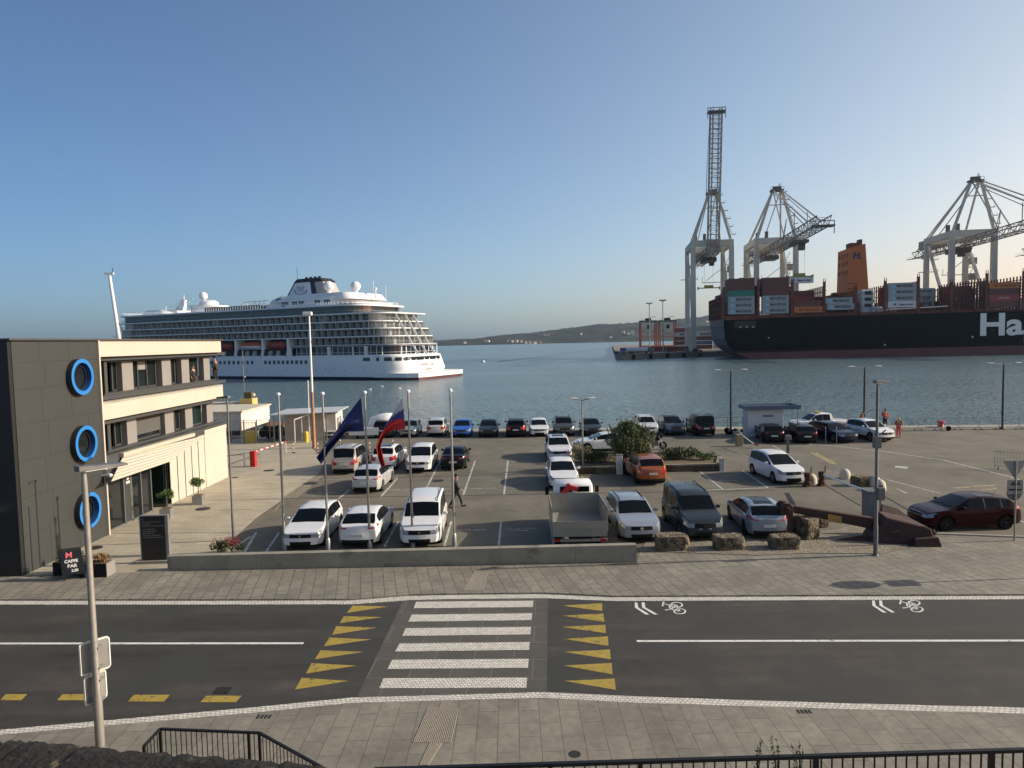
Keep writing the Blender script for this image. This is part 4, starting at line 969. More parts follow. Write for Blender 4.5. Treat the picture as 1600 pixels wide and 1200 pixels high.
# A-frame chalk board
p0 = gp(113,907)
t = thing('chalkboard', 'tilted black chalkboard with pink and white writing leaning at the planter box', 'chalkboard', (p0.x,p0.y,0), R(24))
q = MB(); X0, X1 = -.28, .42
q.hexa([(X0,0,0),(X0+.05,0,0),(X0+.05,.04,0),(X0,.04,0)],[(X0-.18,.3,1.15),(X0-.13,.3,1.15),(X0-.13,.34,1.15),(X0-.18,.34,1.15)]); q.hexa([(X1,0,.05),(X1+.05,0,.05),(X1+.05,.04,.05),(X1,.04,.05)],[(X1-.18,.3,1.15),(X1-.13,.3,1.15),(X1-.13,.34,1.15),(X1-.18,.34,1.15)]); q.bar((X0-.18,.32,1.15),(X1-.13,.32,1.15),.05); q.build('frame', MT['pole_dark'], t)
MB().hexa([(X0,.05,.2),(X1,.05,.2),(X1,.07,.2),(X0,.07,.2)],[(X0-.14,.27,1.12),(X1-.14,.27,1.12),(X1-.14,.29,1.12),(X0-.14,.29,1.12)]).build('board', MT['black_sign'], t)
for s_, x, z, sz, m in (('M',-.22,.84,.30,'text_pink'),('CAFFE',-.25,.66,.16,'text_white'),('BAR',-.15,.48,.17,'text_white'),('2.50',-.02,.32,.13,'text_white')): text('lettering', s_, sz, MT[m], t, (x,.045+(z-.2)*.235,z), (R(77),0,0), .002, bold=.006)
# triangular sign post at right (signs seen from behind)
p0 = gp(1585,845); t = thing('sign_post', 'thin grey post with three traffic signs seen from behind beside the dark red car', 'sign post', (p0.x,p0.y,0))
MB().tube([(0,0,0),(0,0,3.4)],.035,8).build('pole', MT['galv'], t, smooth=True)
MB().ext([(-.52,.05,3.38),(.48,.05,3.38),(.0,.05,2.6)],(0,.02,0)).build('triangle_sign', MT['sign_grey'], t)
q = MB(); q.ext([(x-.02,.0,y+2.28) for x, y in roundrect(.66,.6,.05)],(0,.02,0)); q.build('tow_away_sign', MT['sign_grey'], t)
MB().box(-.2,.2,-.012,0,2.36,2.42).box(-.16,.02,-.012,0,2.43,2.48).box(-.28,.25,-.012,0,2.13,2.2).bar((.05,-.006,2.42),(.18,-.006,2.52),.03).build('pictogram', MT['pole_dark'], t)
q = MB(); q.lathe([(.32,0),(.32,.02)],(-.02,.04,2.02),24,'Y'); q.build('round_sign', mat('sign_dark',(.14,.13,.12),.5,noise=(4.,.1)), t)
# ================================================================ plants
def leaves(mb, c, r, n_, s_, rng, flat=.0, shell=.55):
    c = Vector(c)
    for _ in range(n_):
        d = Vector((rng.gauss(0,1), rng.gauss(0,1), rng.gauss(0,1))).normalized()*(shell+(1-shell)*rng.random())
        p = c+Vector((d.x*r[0], d.y*r[1], d.z*r[2]))
        a = Vector((rng.gauss(0,1), rng.gauss(0,1), rng.gauss(0,1)+flat)).normalized(); b_ = a.cross(Vector((rng.gauss(0,1), rng.gauss(0,1), rng.gauss(0,1)))).normalized()
        l_ = s_*rng.uniform(.7,1.4); ww = l_*.35
        mb.add([p-a*l_, p+b_*ww, p+a*l_, p-b_*ww], [(0,1,2,3)])
rng = random.Random(11)
p0 = gp(985,738); p0.y += 1.2
t = thing('olive_tree', 'round bushy olive tree growing in the middle of the planted bed', 'tree', (p0.x+.25,p0.y,0))
MB().tube([(-.1,0,.2),(0,.05,.8),(.05,0,1.4)],[.2,.15,.1],8).tube([(0,.05,.8),(-.5,.1,1.5),(-.9,.2,2.0)],[.1,.07,.03],6).tube([(0,.05,.8),(.5,-.2,1.6),(.8,-.2,2.1)],[.1,.07,.03],6).tube([(.05,0,1.3),(.1,.1,2.2),(0,0,2.9)],[.09,.06,.02],6).build('trunk', MT['bark'], t, smooth=True)
q = MB()
for i in range(88):
    a = rng.random()*2*math.pi; rr_ = (.25+.75*rng.random())**.5; zc = rng.uniform(-1,1); k_ = math.sqrt(max(0,1-zc*zc))
    c = (1.3*rr_*math.cos(a)*k_, 1.15*rr_*math.sin(a)*k_, 1.86+zc*1.12)
    s_ = rng.uniform(.3,.5); leaves(q, c, (s_,s_,s_*.9), 300, .066, rng, .6)
for i in range(70):
    a = rng.random()*2*math.pi; zc = rng.uniform(-.7,1); k = math.sqrt(max(.05,1-zc*zc)); b0_ = Vector((1.55*k*math.cos(a),1.45*k*math.sin(a),1.85+zc*1.3)); dr = Vector((math.cos(a)*.4,math.sin(a)*.4,1)).normalized()
    for j in range(7): leaves(q, b0_+dr*j*.07, (.05,.05,.04), 3, .06, rng, 1.)
q.build('crown', MT['leaf_olive'], t, fix=False)
# planted bed: stone kerb wall + soil
PB = [gp(886,742), gp(1125,735.5), gp(1128,722), gp(1060,716), gp(893,716)]
t = thing('planted_bed', 'long low stone edged bed filled with earth beneath the olive tree', 'planter', (0,0,0))
q = MB()
for i in range(5):
    a, b_ = PB[i], PB[(i+1)%5]; d = (b_-a).normalized(); nn_ = Vector((-d.y,d.x,0))*.28
    q.hexa([a,b_,b_+nn_,a+nn_],[a+Vector((0,0,.48)),b_+Vector((0,0,.48)),b_+nn_+Vector((0,0,.48)),a+nn_+Vector((0,0,.48))])
q.build('stone_edging', MT['stone_wall'], t)
MB().prism([(p.x,p.y) for p in PB], 0, .38).build('earth', MT['soil'], t)
def shrub(name, label, c, r, n_, s_, m, stem=True, flat=.6, m2=None, group='shrubs'):
    t = thing(name, label, 'shrub', c, 0, group); q = MB()
    for i in range(max(4, n_//90)):
        a = rng.random()*6.28; k = rng.random()**.5*.7
        leaves(q, (r[0]*k*math.cos(a), r[1]*k*math.sin(a), r[2]*rng.uniform(.35,1.2)), (r[0]*.38,r[1]*.38,r[2]*.5), 90, s_, rng, flat)
    q.build('foliage', MT[m], t, fix=False)
    if m2:
        q = MB(); leaves(q, (0,0,r[2]*1.2), (r[0]*.8,r[1]*.8,r[2]*.6), n_//3, s_*.9, rng); q.build('flower', MT[m2], t, fix=False)
    q = MB()
    for i in range(6): a = i*1.05; q.tube([(0,0,0),(r[0]*.4*math.cos(a),r[1]*.4*math.sin(a),r[2]*.8)],[.02,.008],5)
    q.build('stem', MT['bark'], t)
z0_ = Vector((0,0,.35))
shrub('bush','dense dark bush left of the white bollard in the planted bed',gp(928,731)+z0_,(1.55,.8,.62),3200,.06,'leaf_dark')
shrub('bush','dry brownish bush beside the grey lamp in the planted bed',gp(908,723)+z0_,(.9,.6,.75),1100,.06,'leaf_dry')
shrub('bush','low dark bush between the white bollard and the orange car',gp(985,731)+z0_,(1.1,.55,.5),1500,.05,'leaf_dark')
shrub('grassy_bush','long grassy green bush right of the orange car',gp(1062,726)+z0_,(1.6,.6,.55),3400,.075,'leaf_olive',flat=3)
shrub('bush','small round green bush at the right end of the planted bed',gp(1103,727)+z0_,(.85,.45,.36),1200,.05,'leaf_green')
shrub('dry_bush','dry reddish brush under the right side of the olive tree',gp(1022,728)+z0_,(.8,.4,.35),500,.06,'leaf_rust')
shrub('flowering_bush','bush with red and pink flowers at the left end of the concrete wall',gp(362,864)+Vector((0,0,.1)),(.55,.35,.35),800,.05,'leaf_green',m2='flower')
shrub('flowering_bush','thin dry twiggy bush left of the pink flowers',gp(341,866)+Vector((0,0,.1)),(.35,.3,.35),260,.045,'leaf_dark',m2='leaf_rust')
# topiary in square pots
for (x, y), lab in (((258,811),'nearer clipped ball tree in a square grey pot in front of the entrance'),((308,789),'farther clipped ball tree in a square grey pot beside the cream fins')):
    p0 = gp(x, y); t = thing('potted_tree', lab, 'potted tree', (p0.x,p0.y+.2,0), R(8), 'potted trees')
    q = MB(); q.box(-.27,.27,-.27,.27,0,.52); q.build('pot', MT['galv'], t, bev=.01); MB().box(-.23,.23,-.23,.23,.5,.535).build('earth', MT['soil'], t)
    MB().tube([(0,0,.5),(.02,0,1.1)],.025,6).build('trunk', MT['bark'], t)
    q = MB()
    for i in range(14): leaves(q, (rng.uniform(-.28,.28),rng.uniform(-.28,.28),1.25+rng.uniform(-.1,.14)), (.2,.2,.13), 80, .045, rng)
    q.build('crown', MT['leaf_green'], t, fix=False)
# planter boxes by the chalkboard
for (x0, x1, y), lab, m in (((83,128,903),'black planter box with dark fir like plants left of the chalkboard','leaf_dark'),((124,165,906),'black planter box with yellow and rusty plants right of the chalkboard','leaf_rust')):
    a, b_ = gp(x0,y-3), gp(x1,y-3); t = thing('planter_box', lab, 'planter', (a.x,a.y,0), 0, 'planters at the grey block')
    L_ = b_.x-a.x; MB().box(0,L_,0,.55,0,.52).build('box', MT['trim_black'], t); MB().box(.03,L_-.03,.03,.52,.5,.535).build('earth', MT['soil'], t)
    if m == 'leaf_rust': MB().box(L_,L_+.03,-.01,.56,0,.54).build('side_panel', MT['panel_pale'], t)
    q = MB(); 
    for i in range(8): leaves(q, (L_*(.1+.8*rng.random()),.28,.68), (.2,.2,.2), 60, .05, rng, 1)
    q.build('foliage', MT[m], t, fix=False)
# weeds in front of the lower railing
for x, y in ((1212,1195),(1180,1199),(1245,1198)):
    p0 = ony(x, y, 7.25); t = thing('weed', 'thin weed growing through the black railing, %s of three' % {1212:'middle',1180:'leftmost',1245:'rightmost'}[x], 'weed', (p0.x,7.25,3.9), 0, 'weeds at the railing'); q = MB()
    for k in range(4):
        e = Vector((rng.uniform(-.07,.07),rng.uniform(-.05,.05),rng.uniform(.4,.62))); q.tube([(0,0,0),e*.5+Vector((.02,0,0)),e],[.006,.004,.002],4)
        for j in range(9): leaves(q, e*(.3+.08*j), (.03,.03,.02), 2, .022, rng)
    q.build('stalk', MT['leaf_dark'], t, fix=False)
# ================================================================ QUAY FURNITURE
def G(x, y, z=0): return gp(x, y, z)
def stone(label, x, y, L_, H_, D_, rz=0, m='stone', z=0, seed=0, cat='stone block', group='stone blocks in front of the cars'):
    rg_ = random.Random(seed); q = MB(); nx, ny, nz = 6, 4, 3; pts = {}
    bm = bmesh.new(); bmesh.ops.create_cube(bm, size=1); bmesh.ops.subdivide_edges(bm, edges=bm.edges[:], cuts=5, use_grid_fill=True)
    for v in bm.verts:
        c = v.co; k = 1-.10*max(0,(abs(c.x)*2)**6*(abs(c.y)*2)**6)-.06*max(0,(abs(c.x)*2)**6*(abs(c.z)*2)**6)
        v.co = Vector((c.x*L_*k, c.y*D_*k, (c.z+.5)*H_))+Vector((rg_.uniform(-1,1),rg_.uniform(-1,1),rg_.uniform(-1,1) if c.z > -.45 else 0))*.022
    me = bpy.data.meshes.new('stone_block'); bm.to_mesh(me); bm.free(); me.materials.append(MT[m])
    for p_ in me.polygons: p_.use_smooth = True
    me.set_sharp_from_angle(angle=R(50))
    o = bpy.data.objects.new('stone_block', me); COL.objects.link(o); p0 = G(x, y); o.location = (p0.x, p0.y+D_/2, z); o.rotation_euler.z = R(rz)
    return tag(o, label, cat, group)
stone('rough stone block in front of the gap left of the grey people carrier',1053,862,1.35,.60,.75,0,seed=1)
stone('rough stone block in front of the grey people carrier, middle of three',1142,861,1.22,.56,.72,1,seed=2)
stone('rough stone block in front of the pale hatchback, nearest the anchor',1230,860,1.18,.52,.7,-2,seed=3)
stone('tall mossy stone block carrying the ring end of the rusty anchor',1266,844,.80,.92,.95,20,seed=4)
stone('small stone under the shank behind the mossy block',1287,825,.5,.42,.4,10,seed=5)
stone('square stone block standing beside the domed bollards behind the anchor',1350,760,1.05,.55,.7,8,seed=6)
# domed bollards
for (x, y), lab in (((1271,757),'cream domed bollard beside the white people carrier'),((1324,749),'cream domed bollard standing alone on the asphalt'),((1371,761),'cream domed bollard partly behind the lamp pole'),((1379,767),'cream domed bollard right of the lamp pole')):
    p0 = G(x, y); o = MB().lathe([(.33,0),(.33,.10),(.31,.30),(.26,.45),(.15,.56),(.02,.60)],(0,0,0),18).build('domed_bollard', MT['dome_cream'], None, smooth=60, loc=(p0.x,p0.y+.3,0)); tag(o, lab, 'bollard', 'domed bollards')
# rusty machinery beside barrier
for (x, y, h), lab in (((1262,760,.95),'rusty iron mooring relic right behind the white people carrier'),((1284,759,1.0),'rusty iron winch post at the tip of the white barrier arm')):
    p0 = G(x, y); t = thing('rusty_winch', lab, 'winch', (p0.x,p0.y,0), .3, 'rusty machines'); t.scale = (.72,.72,.85)
    MB().box(-.3,.3,-.25,.25,0,.12).build('base', MT['rust_dark'], t); MB().lathe([(.28,.1),(.3,.3),(.22,.4),(.3,h*.8),(.24,h)],(0,0,0),12).build('drum', MT['rust_dark'], t, smooth=40)
    MB().bar((.3,0,.1),(.33,0,h+.35),.07).bar((.3,-.1,.6),(.3,.25,.6),.12).build('lever', MT['rust_dark'], t)
# barrier at right
p0 = G(1361,812); t = thing('car_park_barrier', 'open car park barrier with a long white arm and dark grey cabinet', 'barrier', (p0.x,p0.y,0))
MB().box(-.28,.28,-.15,.35,0,1.25).build('cabinet', mat('cabinet',(.15,.15,.165),.5,noise=(4.,.08)), t, bev=.02)
tip = ony(1288,742,p0.y+6.0)-Vector((p0.x,p0.y,0)); MB().tube([(-.2,.2,1.35),tuple(tip)],.065,8).build('arm', MT['white'], t)
MB().box(-.3,.3,-.17,.37,1.25,1.40).build('cabinet_lid', MT['galv_dark'], t, bev=.02)
MB().lathe([(.12,-.04),(.12,.04)],(.42,.0,1.55),14,'Y').bar((.42,0,0),(.42,0,1.5),.05).build('intercom_post', MT['galv_dark'], t)
# barrier near kiosk
p0 = G(1155,697); t = thing('car_park_barrier', 'small barrier with yellowish cabinet and low white and red arm by the kiosk', 'barrier', (p0.x,p0.y,0))
MB().box(-.25,.25,-.2,.2,0,.95).build('cabinet', mat('ochre',(.28,.23,.13),.7,noise=(5.,.2)), t, bev=.02)
a_ = G(1186,696,.25)-p0; MB().tube([(.1,0,.98),tuple(a_*.75+Vector((0,0,.10)))],.05,8).build('arm', MT['white'], t); MB().tube([tuple(a_*.75+Vector((0,0,.10))),tuple(a_)],.052,8).build('arm_tip', MT['red'], t)
p0 = G(1150,678); t = thing('net_heap', 'dark heap of nets and fenders at the foot of the tall black lamp', 'nets', (p0.x,p0.y,0)); q = MB()
for i in range(14): q.ball((rng.uniform(-1,1.3),rng.uniform(-.3,.3),.15+rng.random()*.2),rng.uniform(.15,.3),8)
q.build('net', MT['rubber'], t); MB().box(-.4,.1,-.7,-.3,0,.3).build('crate', MT['white_dirty'], t)
# left barrier
p0 = G(396,729); t = thing('car_park_barrier', 'red barrier cabinet with a red and white striped arm beside the office building', 'barrier', (p0.x,p0.y,0))
MB().box(-.18,.22,-.2,.2,0,1.15).build('cabinet', MT['red'], t, bev=.03); MB().box(-.7,-.15,-.1,.1,1.0,1.1).bar((-.65,0,0),(-.65,0,1.05),.1).build('counterweight_bar', MT['white'], t)
q = MB(); tip = G(446,690,.95)-p0; s0 = Vector((.1,0,1.08))
for i in range(12): q.mi = i % 2; q.bar(s0+(tip-s0)*i/12, s0+(tip-s0)*(i+1)/12, .07)
q.mi = 0; q.bar(tip, (tip.x,tip.y,0), .06); q.build('arm', [MT['white'], MT['red']], t)
MB().bar((-3,0,.7),(-.7,0,.95),.05).bar((-1.9,0,0),(-1.9,0,.85),.07).bar((-3,0,0),(-3,0,.75),.07).build('handrail', MT['pole_dark'], t)
# red/white delineators with chain
D_ = [(459,708),(497,708),(532,702),(578,707),(614,703),(641,700)]; 
for i, (x, y) in enumerate(D_):
    p0 = G(x, y); t = thing('delineator_post', 'slim red and white post left of the beige van, %s from the left' % NTH[i] if i < 3 else 'slim red and white post behind the flags, %s from the left' % NTH[i-3], 'post', (p0.x,p0.y,0), 0, 'posts near the barrier' if i < 3 else 'posts behind the flags')
    q = MB()
    for k in range(5): q.mi = k % 2; q.tube([(0,0,k*.17),(0,0,k*.17+.17)],.035,8)
    q.build('post', [MT['white'], MT['red']], t); MB().lathe([(.17,0),(.15,.05),(.05,.08)],(0,0,0),10).build('foot', MT['rubber'], t)
# yellow bin + yellow post + gate frame + signs
p0 = G(392,691); t = thing('rubbish_bin', 'yellow wheeled rubbish bin in a wire cage', 'bin', (p0.x,p0.y,0)); MB().hexa([(-.35,-.3,0),(.3,-.3,0),(.3,.3,0),(-.35,.3,0)],[(-.42,-.36,.95),(.4,-.36,.95),(.4,.36,.95),(-.42,.36,.95)]).build('bin_body', MT['yellow'], t); MB().box(-.45,.43,-.4,.4,.95,1.04).build('lid', MT['yellow'], t)
p0 = G(380,693); t = thing('wire_gate', 'grey wire cage gate around the yellow bin', 'gate', (p0.x,p0.y,0)); q = MB()
for x in (0,1.35): q.bar((x,-.4,0),(x,-.4,2.0),.07)
for i in range(12): q.bar((i*.12,-.4,.1),(i*.12,-.4,1.95),.015)
for z in (.1,1.0,1.95): q.bar((0,-.4,z),(1.35,-.4,z),.03)
q.build('gate_frame', MT['galv'], t)
for (x, y, h, w_), lab in (((408,688,1.35,.5),'small white notice board on the wire fence left of the flagpole'),((487,684,1.6,.4),'small white notice fixed beside the tall rusty mast')):
    p0 = G(x, y); t = thing('notice_board', lab, 'notice', (p0.x,p0.y,0), 0, 'notices on the quay fence'); MB().bar((0,.03,0),(0,.03,h),.05).build('post', MT['galv_dark'], t); MB().box(-w_/2,w_/2,-.03,0,h-.45,h).build('board', MT['white'], t)
p0 = G(479,691); t = thing('yellow_post', 'short thick yellow post at the foot of the tall rusty mast', 'post', (p0.x,p0.y,0)); MB().lathe([(.2,0),(.2,.85),(.15,.98)],(0,0,0),10).build('post_body', MT['yellow'], t)
t = thing('tube_gate', 'open white tubular frame standing beside the quay shed', 'frame', (0,0,0)); a, b_ = G(461,692), G(484,690); q = MB(); q.bar(a,a+Vector((0,0,2.1)),.09); q.bar(b_,b_+Vector((0,0,2.5)),.09); q.bar(a+Vector((0,0,2.1)),b_+Vector((0,0,2.5)),.09); m_ = (a+b_)/2; q.bar(m_,m_+Vector((0,0,2.3)),.06); q.build('frame_tube', MT['white'], t)
t = thing('mast_pole', 'thin white leaning pole beside the rusty mast', 'pole', tuple(b_)); MB().tube([(0,0,0),(.05,0,5.6)],.05,6).build('pole', MT['white'], t)
p0 = G(455,690); t = thing('buoy_pile', 'red and pink fishing floats hanging by the shed', 'floats', (p0.x,p0.y+.5,0)); q = MB()
for x, z in ((-.2,1.5),(.2,1.4),(.5,1.55),(1.35,1.3),(1.4,1.5),(1.3,1.1)): q.ball((x,0,z),.24,8)
q.build('float', MT['red_soft'], t, smooth=True); MB().bar((-.4,0,1.75),(1.6,0,1.75),.05).bar((-.4,0,0),(-.4,0,1.75),.05).bar((1.6,0,0),(1.6,0,1.75),.05).build('rack', MT['galv_dark'], t)
t = thing('net_heap', 'long dark heap of fishing nets behind the wire fence on the left', 'nets', tuple(G(395,688)+Vector((.6,.5,0)))); q = MB()
for i in range(34): q.ball((rng.uniform(0,4.2),rng.uniform(-.4,.6),.35+rng.random()*.55),rng.uniform(.25,.5),8)
q.build('net', MT['rubber'], t)
# wire fence on the left
a, b_ = G(362,690), G(462,688)
t = thing('wire_fence', 'wire mesh fence with grey posts along the quay on the left', 'fence', tuple(a)); L_ = (b_-a).length; q = MB()
for i in range(6): q = MB(); q.bar((L_*i/5,0,0),(L_*i/5,0,2.0),.07); q.build('post', MT['galv'], t)
q = MB()
for z in (.15,1.0,1.95): q.bar((0,0,z),(L_,0,z),.03)
for i in range(int(L_/.16)): q.bar((i*.16,0,.1),(i*.16,0,1.95),.01)
q.build('mesh_panel', MT['galv'], t)
# quay shed
a = G(427,694); t = thing('quay_shed', 'low weathered shed with an overhanging pale flat roof by the water', 'shed', (a.x+.6,a.y+1.4,0), R(3))
MB().box(0,3.6,0,4,0,2.45).build('wall', MT['shed_wall'], t); MB().hexa([(-1.1,-.8,2.5),(5.0,-.6,2.62),(5.0,4.8,2.62),(-1.0,4.8,2.5)],[(-1.1,-.8,2.58),(5.0,-.6,2.7),(5.0,4.8,2.7),(-1.0,4.8,2.58)]).build('roof', mat('shed_roof',(.50,.52,.52),.5,noise=(2.,.08)), t)
MB().box(3.6,4.6,.3,3.6,0,2.4).build('side_room', MT['white_dirty'], t); MB().box(4.601,4.62,.7,1.6,0,2.0).box(4.601,4.62,2.0,2.9,0,2.0).build('door', MT['galv'], t)
for y_ in (-.5,): MB().bar((3.9,y_,0),(3.9,y_,2.55),.1).bar((-.8,y_,0),(-.8,y_,2.5),.1).build('roof_post', MT['galv'], t)
# white harbour building at far left
c0 = G(378,681); t = thing('white_harbour_hut', 'white flat roofed harbour hut beyond the fence, its right wall sunlit', 'hut', (c0.x,c0.y,0))
MB().box(-12,0,0,8,.5,2.3).build('wall', MT['white_dirty'], t); MB().box(-12.2,.15,-.15,8.2,2.3,2.45).build('roof', mat('hut_roof',(.55,.50,.40),.7,noise=(2.,.1)), t)
MB().box(-11.8,-.2,.2,7.8,0,.5).build('plinth', MT['facade_black'], t)
# yellow workboat behind
wb = (-28.9,77.0,WZ); t = thing('workboat', 'weathered yellow workboat cabin with a mast, moored behind the white hut', 'boat', wb)
MB().hexa([(-9,-2,.2),(3,-2,.2),(4.5,2,.2),(-9,2,.2)],[(-9,-2.3,2.6),(3.4,-2.3,2.6),(5,2.3,2.6),(-9,2.3,2.6)]).build('hull', mat('hull_brown',(.16,.09,.04),.8,noise=[(2.,.3)]), t)
MB().box(-1.3,.15,-.8,.8,2.6,5.5).build('cabin', MT['yellow_box'], t); MB().box(-.9,-.1,-.4,.4,5.5,6.2).build('wheelhouse', mat('olive_drab',(.10,.08,.03),.7,noise=(5.,.3)), t)
MB().tube([(-1.0,0,5.5),(-1.0,0,10.9)],.035,6).ball((-.9,0,7.9),.13,8).build('mast', MT['galv'], t)
MB().ball((.2,-.4,5.9),.17,10).build('searchlight', MT['white'], t); MB().tube([(-4,-1,2.6),(-4,-1,4.5),(-2,-1,4.6)],.07,6).tube([(-3,-1,4.4),(-2,-1,5.1)],.05,6).ball((-2.6,-1,4.4),.25,8).box(-5,-1.4,-.5,1,2.6,5.1).build('deck_gear', MT['dome_cream'], t)
# kiosk
a, b_ = G(1170,683), G(1224,681); t = thing('quay_kiosk', 'small pale grey panelled kiosk with a flat dark blue overhanging roof', 'kiosk', (a.x,a.y+.2,0), R(-2))
KW = 3.0; KH = 2.42
MB().box(0,KW,0,1.5,0,KH).build('wall', MT['kiosk_wall'], t); 
MB().box(-.25,KW+1.35,-.3,1.8,KH,KH+.12).build('roof_deck', MT['white'], t)
q = MB()
for (x0,x1,y0,y1) in ((-.3,KW+1.4,-.4,-.3),(-.3,KW+1.4,1.75,1.85),(-.3,-.2,-.3,1.75),(KW+1.3,KW+1.4,-.3,1.75)): q.box(x0,x1,y0,y1,KH-.04,KH+.32)
q.build('roof_fascia', MT['kiosk_roof'], t)
text('lettering', 'MARINA', .24, MT['pole_dark'], t, (1.3,-.01,1.72), (R(90),0,0), .004, bold=.006)
MB().box(KW-.02,KW+.06,.02,1.4,0,KH-.05).build('side_wall', MT['white'], t); MB().bar((KW+1.2,-.1,0),(KW+1.2,-.1,KH-.1),.08).build('roof_post', MT['galv'], t)
# trailer with little boat beside pickup
p0 = G(1345,668); t = thing('equipment_cart', 'small flat cart with a white box and yellow machine behind the navy car', 'cart', (p0.x-2.6,p0.y,0))
MB().box(-1.2,1.3,-.5,.5,.5,.62).build('platform', MT['galv_dark'], t); MB().box(-.9,-.2,-.4,.4,.62,1.25).build('white_box', MT['white'], t, bev=.04); MB().box(1.4,2.6,-.4,.4,.1,.75).build('yellow_machine', MT['yellow'], t, bev=.06)
for x in (-.9,1.0): MB().lathe([(.26,-.5),(.26,.5)],(x,0,.27),12,'Y').build('wheel', MT['rubber'], t)
# white railing corral by the black cars
t = thing('white_railing', 'low white tubular railing between the black car and the navy estate', 'railing', (0,0,0)); A = [G(1290,692),G(1290,681),G(1307,680),G(1307,694)]; q = MB()
for i, p0 in enumerate(A): q.bar(p0, p0+Vector((0,0,1.15)), .05)
for i in range(3):
    for z in (.6,1.15): q.bar(A[i]+Vector((0,0,z)), A[i+1]+Vector((0,0,z)), .04)
q.build('rail', MT['galv'], t)
# crowd barriers along the quay edge
def barrier(a, b_, label, group, h=1.1):
    t = thing('crowd_barrier', label, 'barrier', tuple(a), math.atan2(b_.y-a.y, b_.x-a.x), group); L_ = (b_-a).length
    q = MB().tube([(.03,0,.1),(.03,0,h),(L_-.03,0,h),(L_-.03,0,.1)],.022,6).bar((.03,0,.2),(L_-.03,0,.2),.025); q.build('frame', MT['galv'], t)
    q = MB()
    n_ = int(L_/.16)
    for i in range(1, n_): q.bar((L_*i/n_,0,.2),(L_*i/n_,0,h),.014)
    q.build('bars', MT['galv'], t); q = MB()
    for x in (.25,L_-.25): q.bar((x,-.3,.02),(x,.3,.02),.04).bar((x,0,.02),(x,0,.2),.03)
    q.build('foot', MT['galv_dark'], t)
a, b_ = G(1404,672.5), G(1625,670); n_ = 7
for i in range(n_): barrier(a+(b_-a)*i/n_, a+(b_-a)*(i+.97)/n_, 'grey steel crowd barrier on the quay edge, %s from the workers' % NTH[i], 'quay edge crowd barriers')
barrier(G(1553,732), G(1640,738), 'single grey crowd barrier standing on the open asphalt behind the sign post', 'lone barrier')
# low quay railing behind cars
t = thing('quay_railing', 'thin low railing along the water behind the parked row', 'railing', (0,0,0)); a, b_ = G(1045,669.5), G(1160,668.5); q = MB()
for i in range(6): p0 = a+(b_-a)*i/5; q.bar(p0, p0+Vector((0,0,1.0)), .04)
for z in (.5,1.0): q.bar(a+Vector((0,0,z)), b_+Vector((0,0,z)), .03)
q.build('rail', MT['galv_dark'], t)
# mooring bollards
p0 = G(1470,667); o = MB().lathe([(.28,0),(.24,.06),(.2,.32),(.28,.38),(.36,.45),(.34,.54),(.18,.58)],(0,0,0),14).build('mooring_bollard', MT['red'], None, smooth=40, loc=tuple(p0)); tag(o, 'red mooring bollard on the quay edge behind the barriers', 'bollard')
p0 = G(1482,673.5); o = MB().lathe([(.08,-.08),(.2,-.09),(.23,0),(.2,.09),(.08,.08)],(0,0,.23),14,'Y').build('old_tyre', MT['rubber'], None, smooth=40, loc=tuple(p0)); tag(o, 'old black tyre standing against the quay barrier', 'tyre')
# white bollard, small posts
for (x, y, h, r_), lab in (((968,741,1.25,.19),'wide white service pillar at the left part of the planted bed'),((1128,736,.75,.15),'short white capped pillar at the right end of the planted bed')):
    p0 = G(x, y); t = thing('service_pillar', lab, 'pillar', (p0.x,p0.y,0), 0, 'pillars at the planted bed'); MB().box(-r_,r_,-r_*.7,r_*.7,0,h).build('pillar', MT['white_dirty'], t, bev=.01); MB().box(-r_-.03,r_+.03,-r_*.8,r_*.8,h,h+.06).build('cap', MT['galv'], t)
p0 = G(1231,708); t = thing('ticket_post','dark ticket post behind the white people carrier','post',(p0.x,p0.y,0)); MB().box(-.08,.08,-.08,.08,0,1.0).build('post', MT['galv_dark'], t); MB().box(-.2,.2,-.15,.15,1.0,1.35).build('terminal', MT['galv_dark'], t, bev=.03)
# ================================================================ ANCHOR
an = thing('anchor', 'huge rusty brown ship anchor lying on gravel and stones with a small yellow plate', 'anchor', (0,0,0))
e0 = ony(1247,800,29.6); e1 = ony(1400,835,29.2)
s0 = Vector((G(1247,850).x, 29.7, 1.28)); s1 = Vector((16.6, 29.2, .42))
d = (s1-s0).normalized()
q = MB(); up = Vector((0,0,1)); wd = Vector((0,1,0))
def taper(a, b_, wa, ha, wb_, hb):
    q.hexa([a-wd*wa/2-up*ha/2,a+wd*wa/2-up*ha/2,a+wd*wa/2+up*ha/2,a-wd*wa/2+up*ha/2],[b_-wd*wb_/2-up*hb/2,b_+wd*wb_/2-up*hb/2,b_+wd*wb_/2+up*hb/2,b_-wd*wb_/2+up*hb/2])
taper(s0, s1, .26, .30, .34, .58); q.build('shank', MT['rust'], an, bev=.03)
q = MB(); c = s0+Vector((-.15,0,-.1)); 
pr = [(-.28,.05),(-.26,.25),(-.1,.38),(.12,.36),(.26,.2),(.28,-.3),(.25,-1.12),(-.22,-1.15),(-.34,-.5)]
q.ext([(c.x+x, c.y-.28, c.z+z) for x, z in pr], (0,.2,0)); q.ext([(c.x+x, c.y+.12, c.z+z) for x, z in pr], (0,.2,0)); q.tube([(c.x,c.y-.4,c.z+.1),(c.x,c.y+.42,c.z+.1)],.12,10); q.build('shackle', MT['rust'], an, bev=.02)
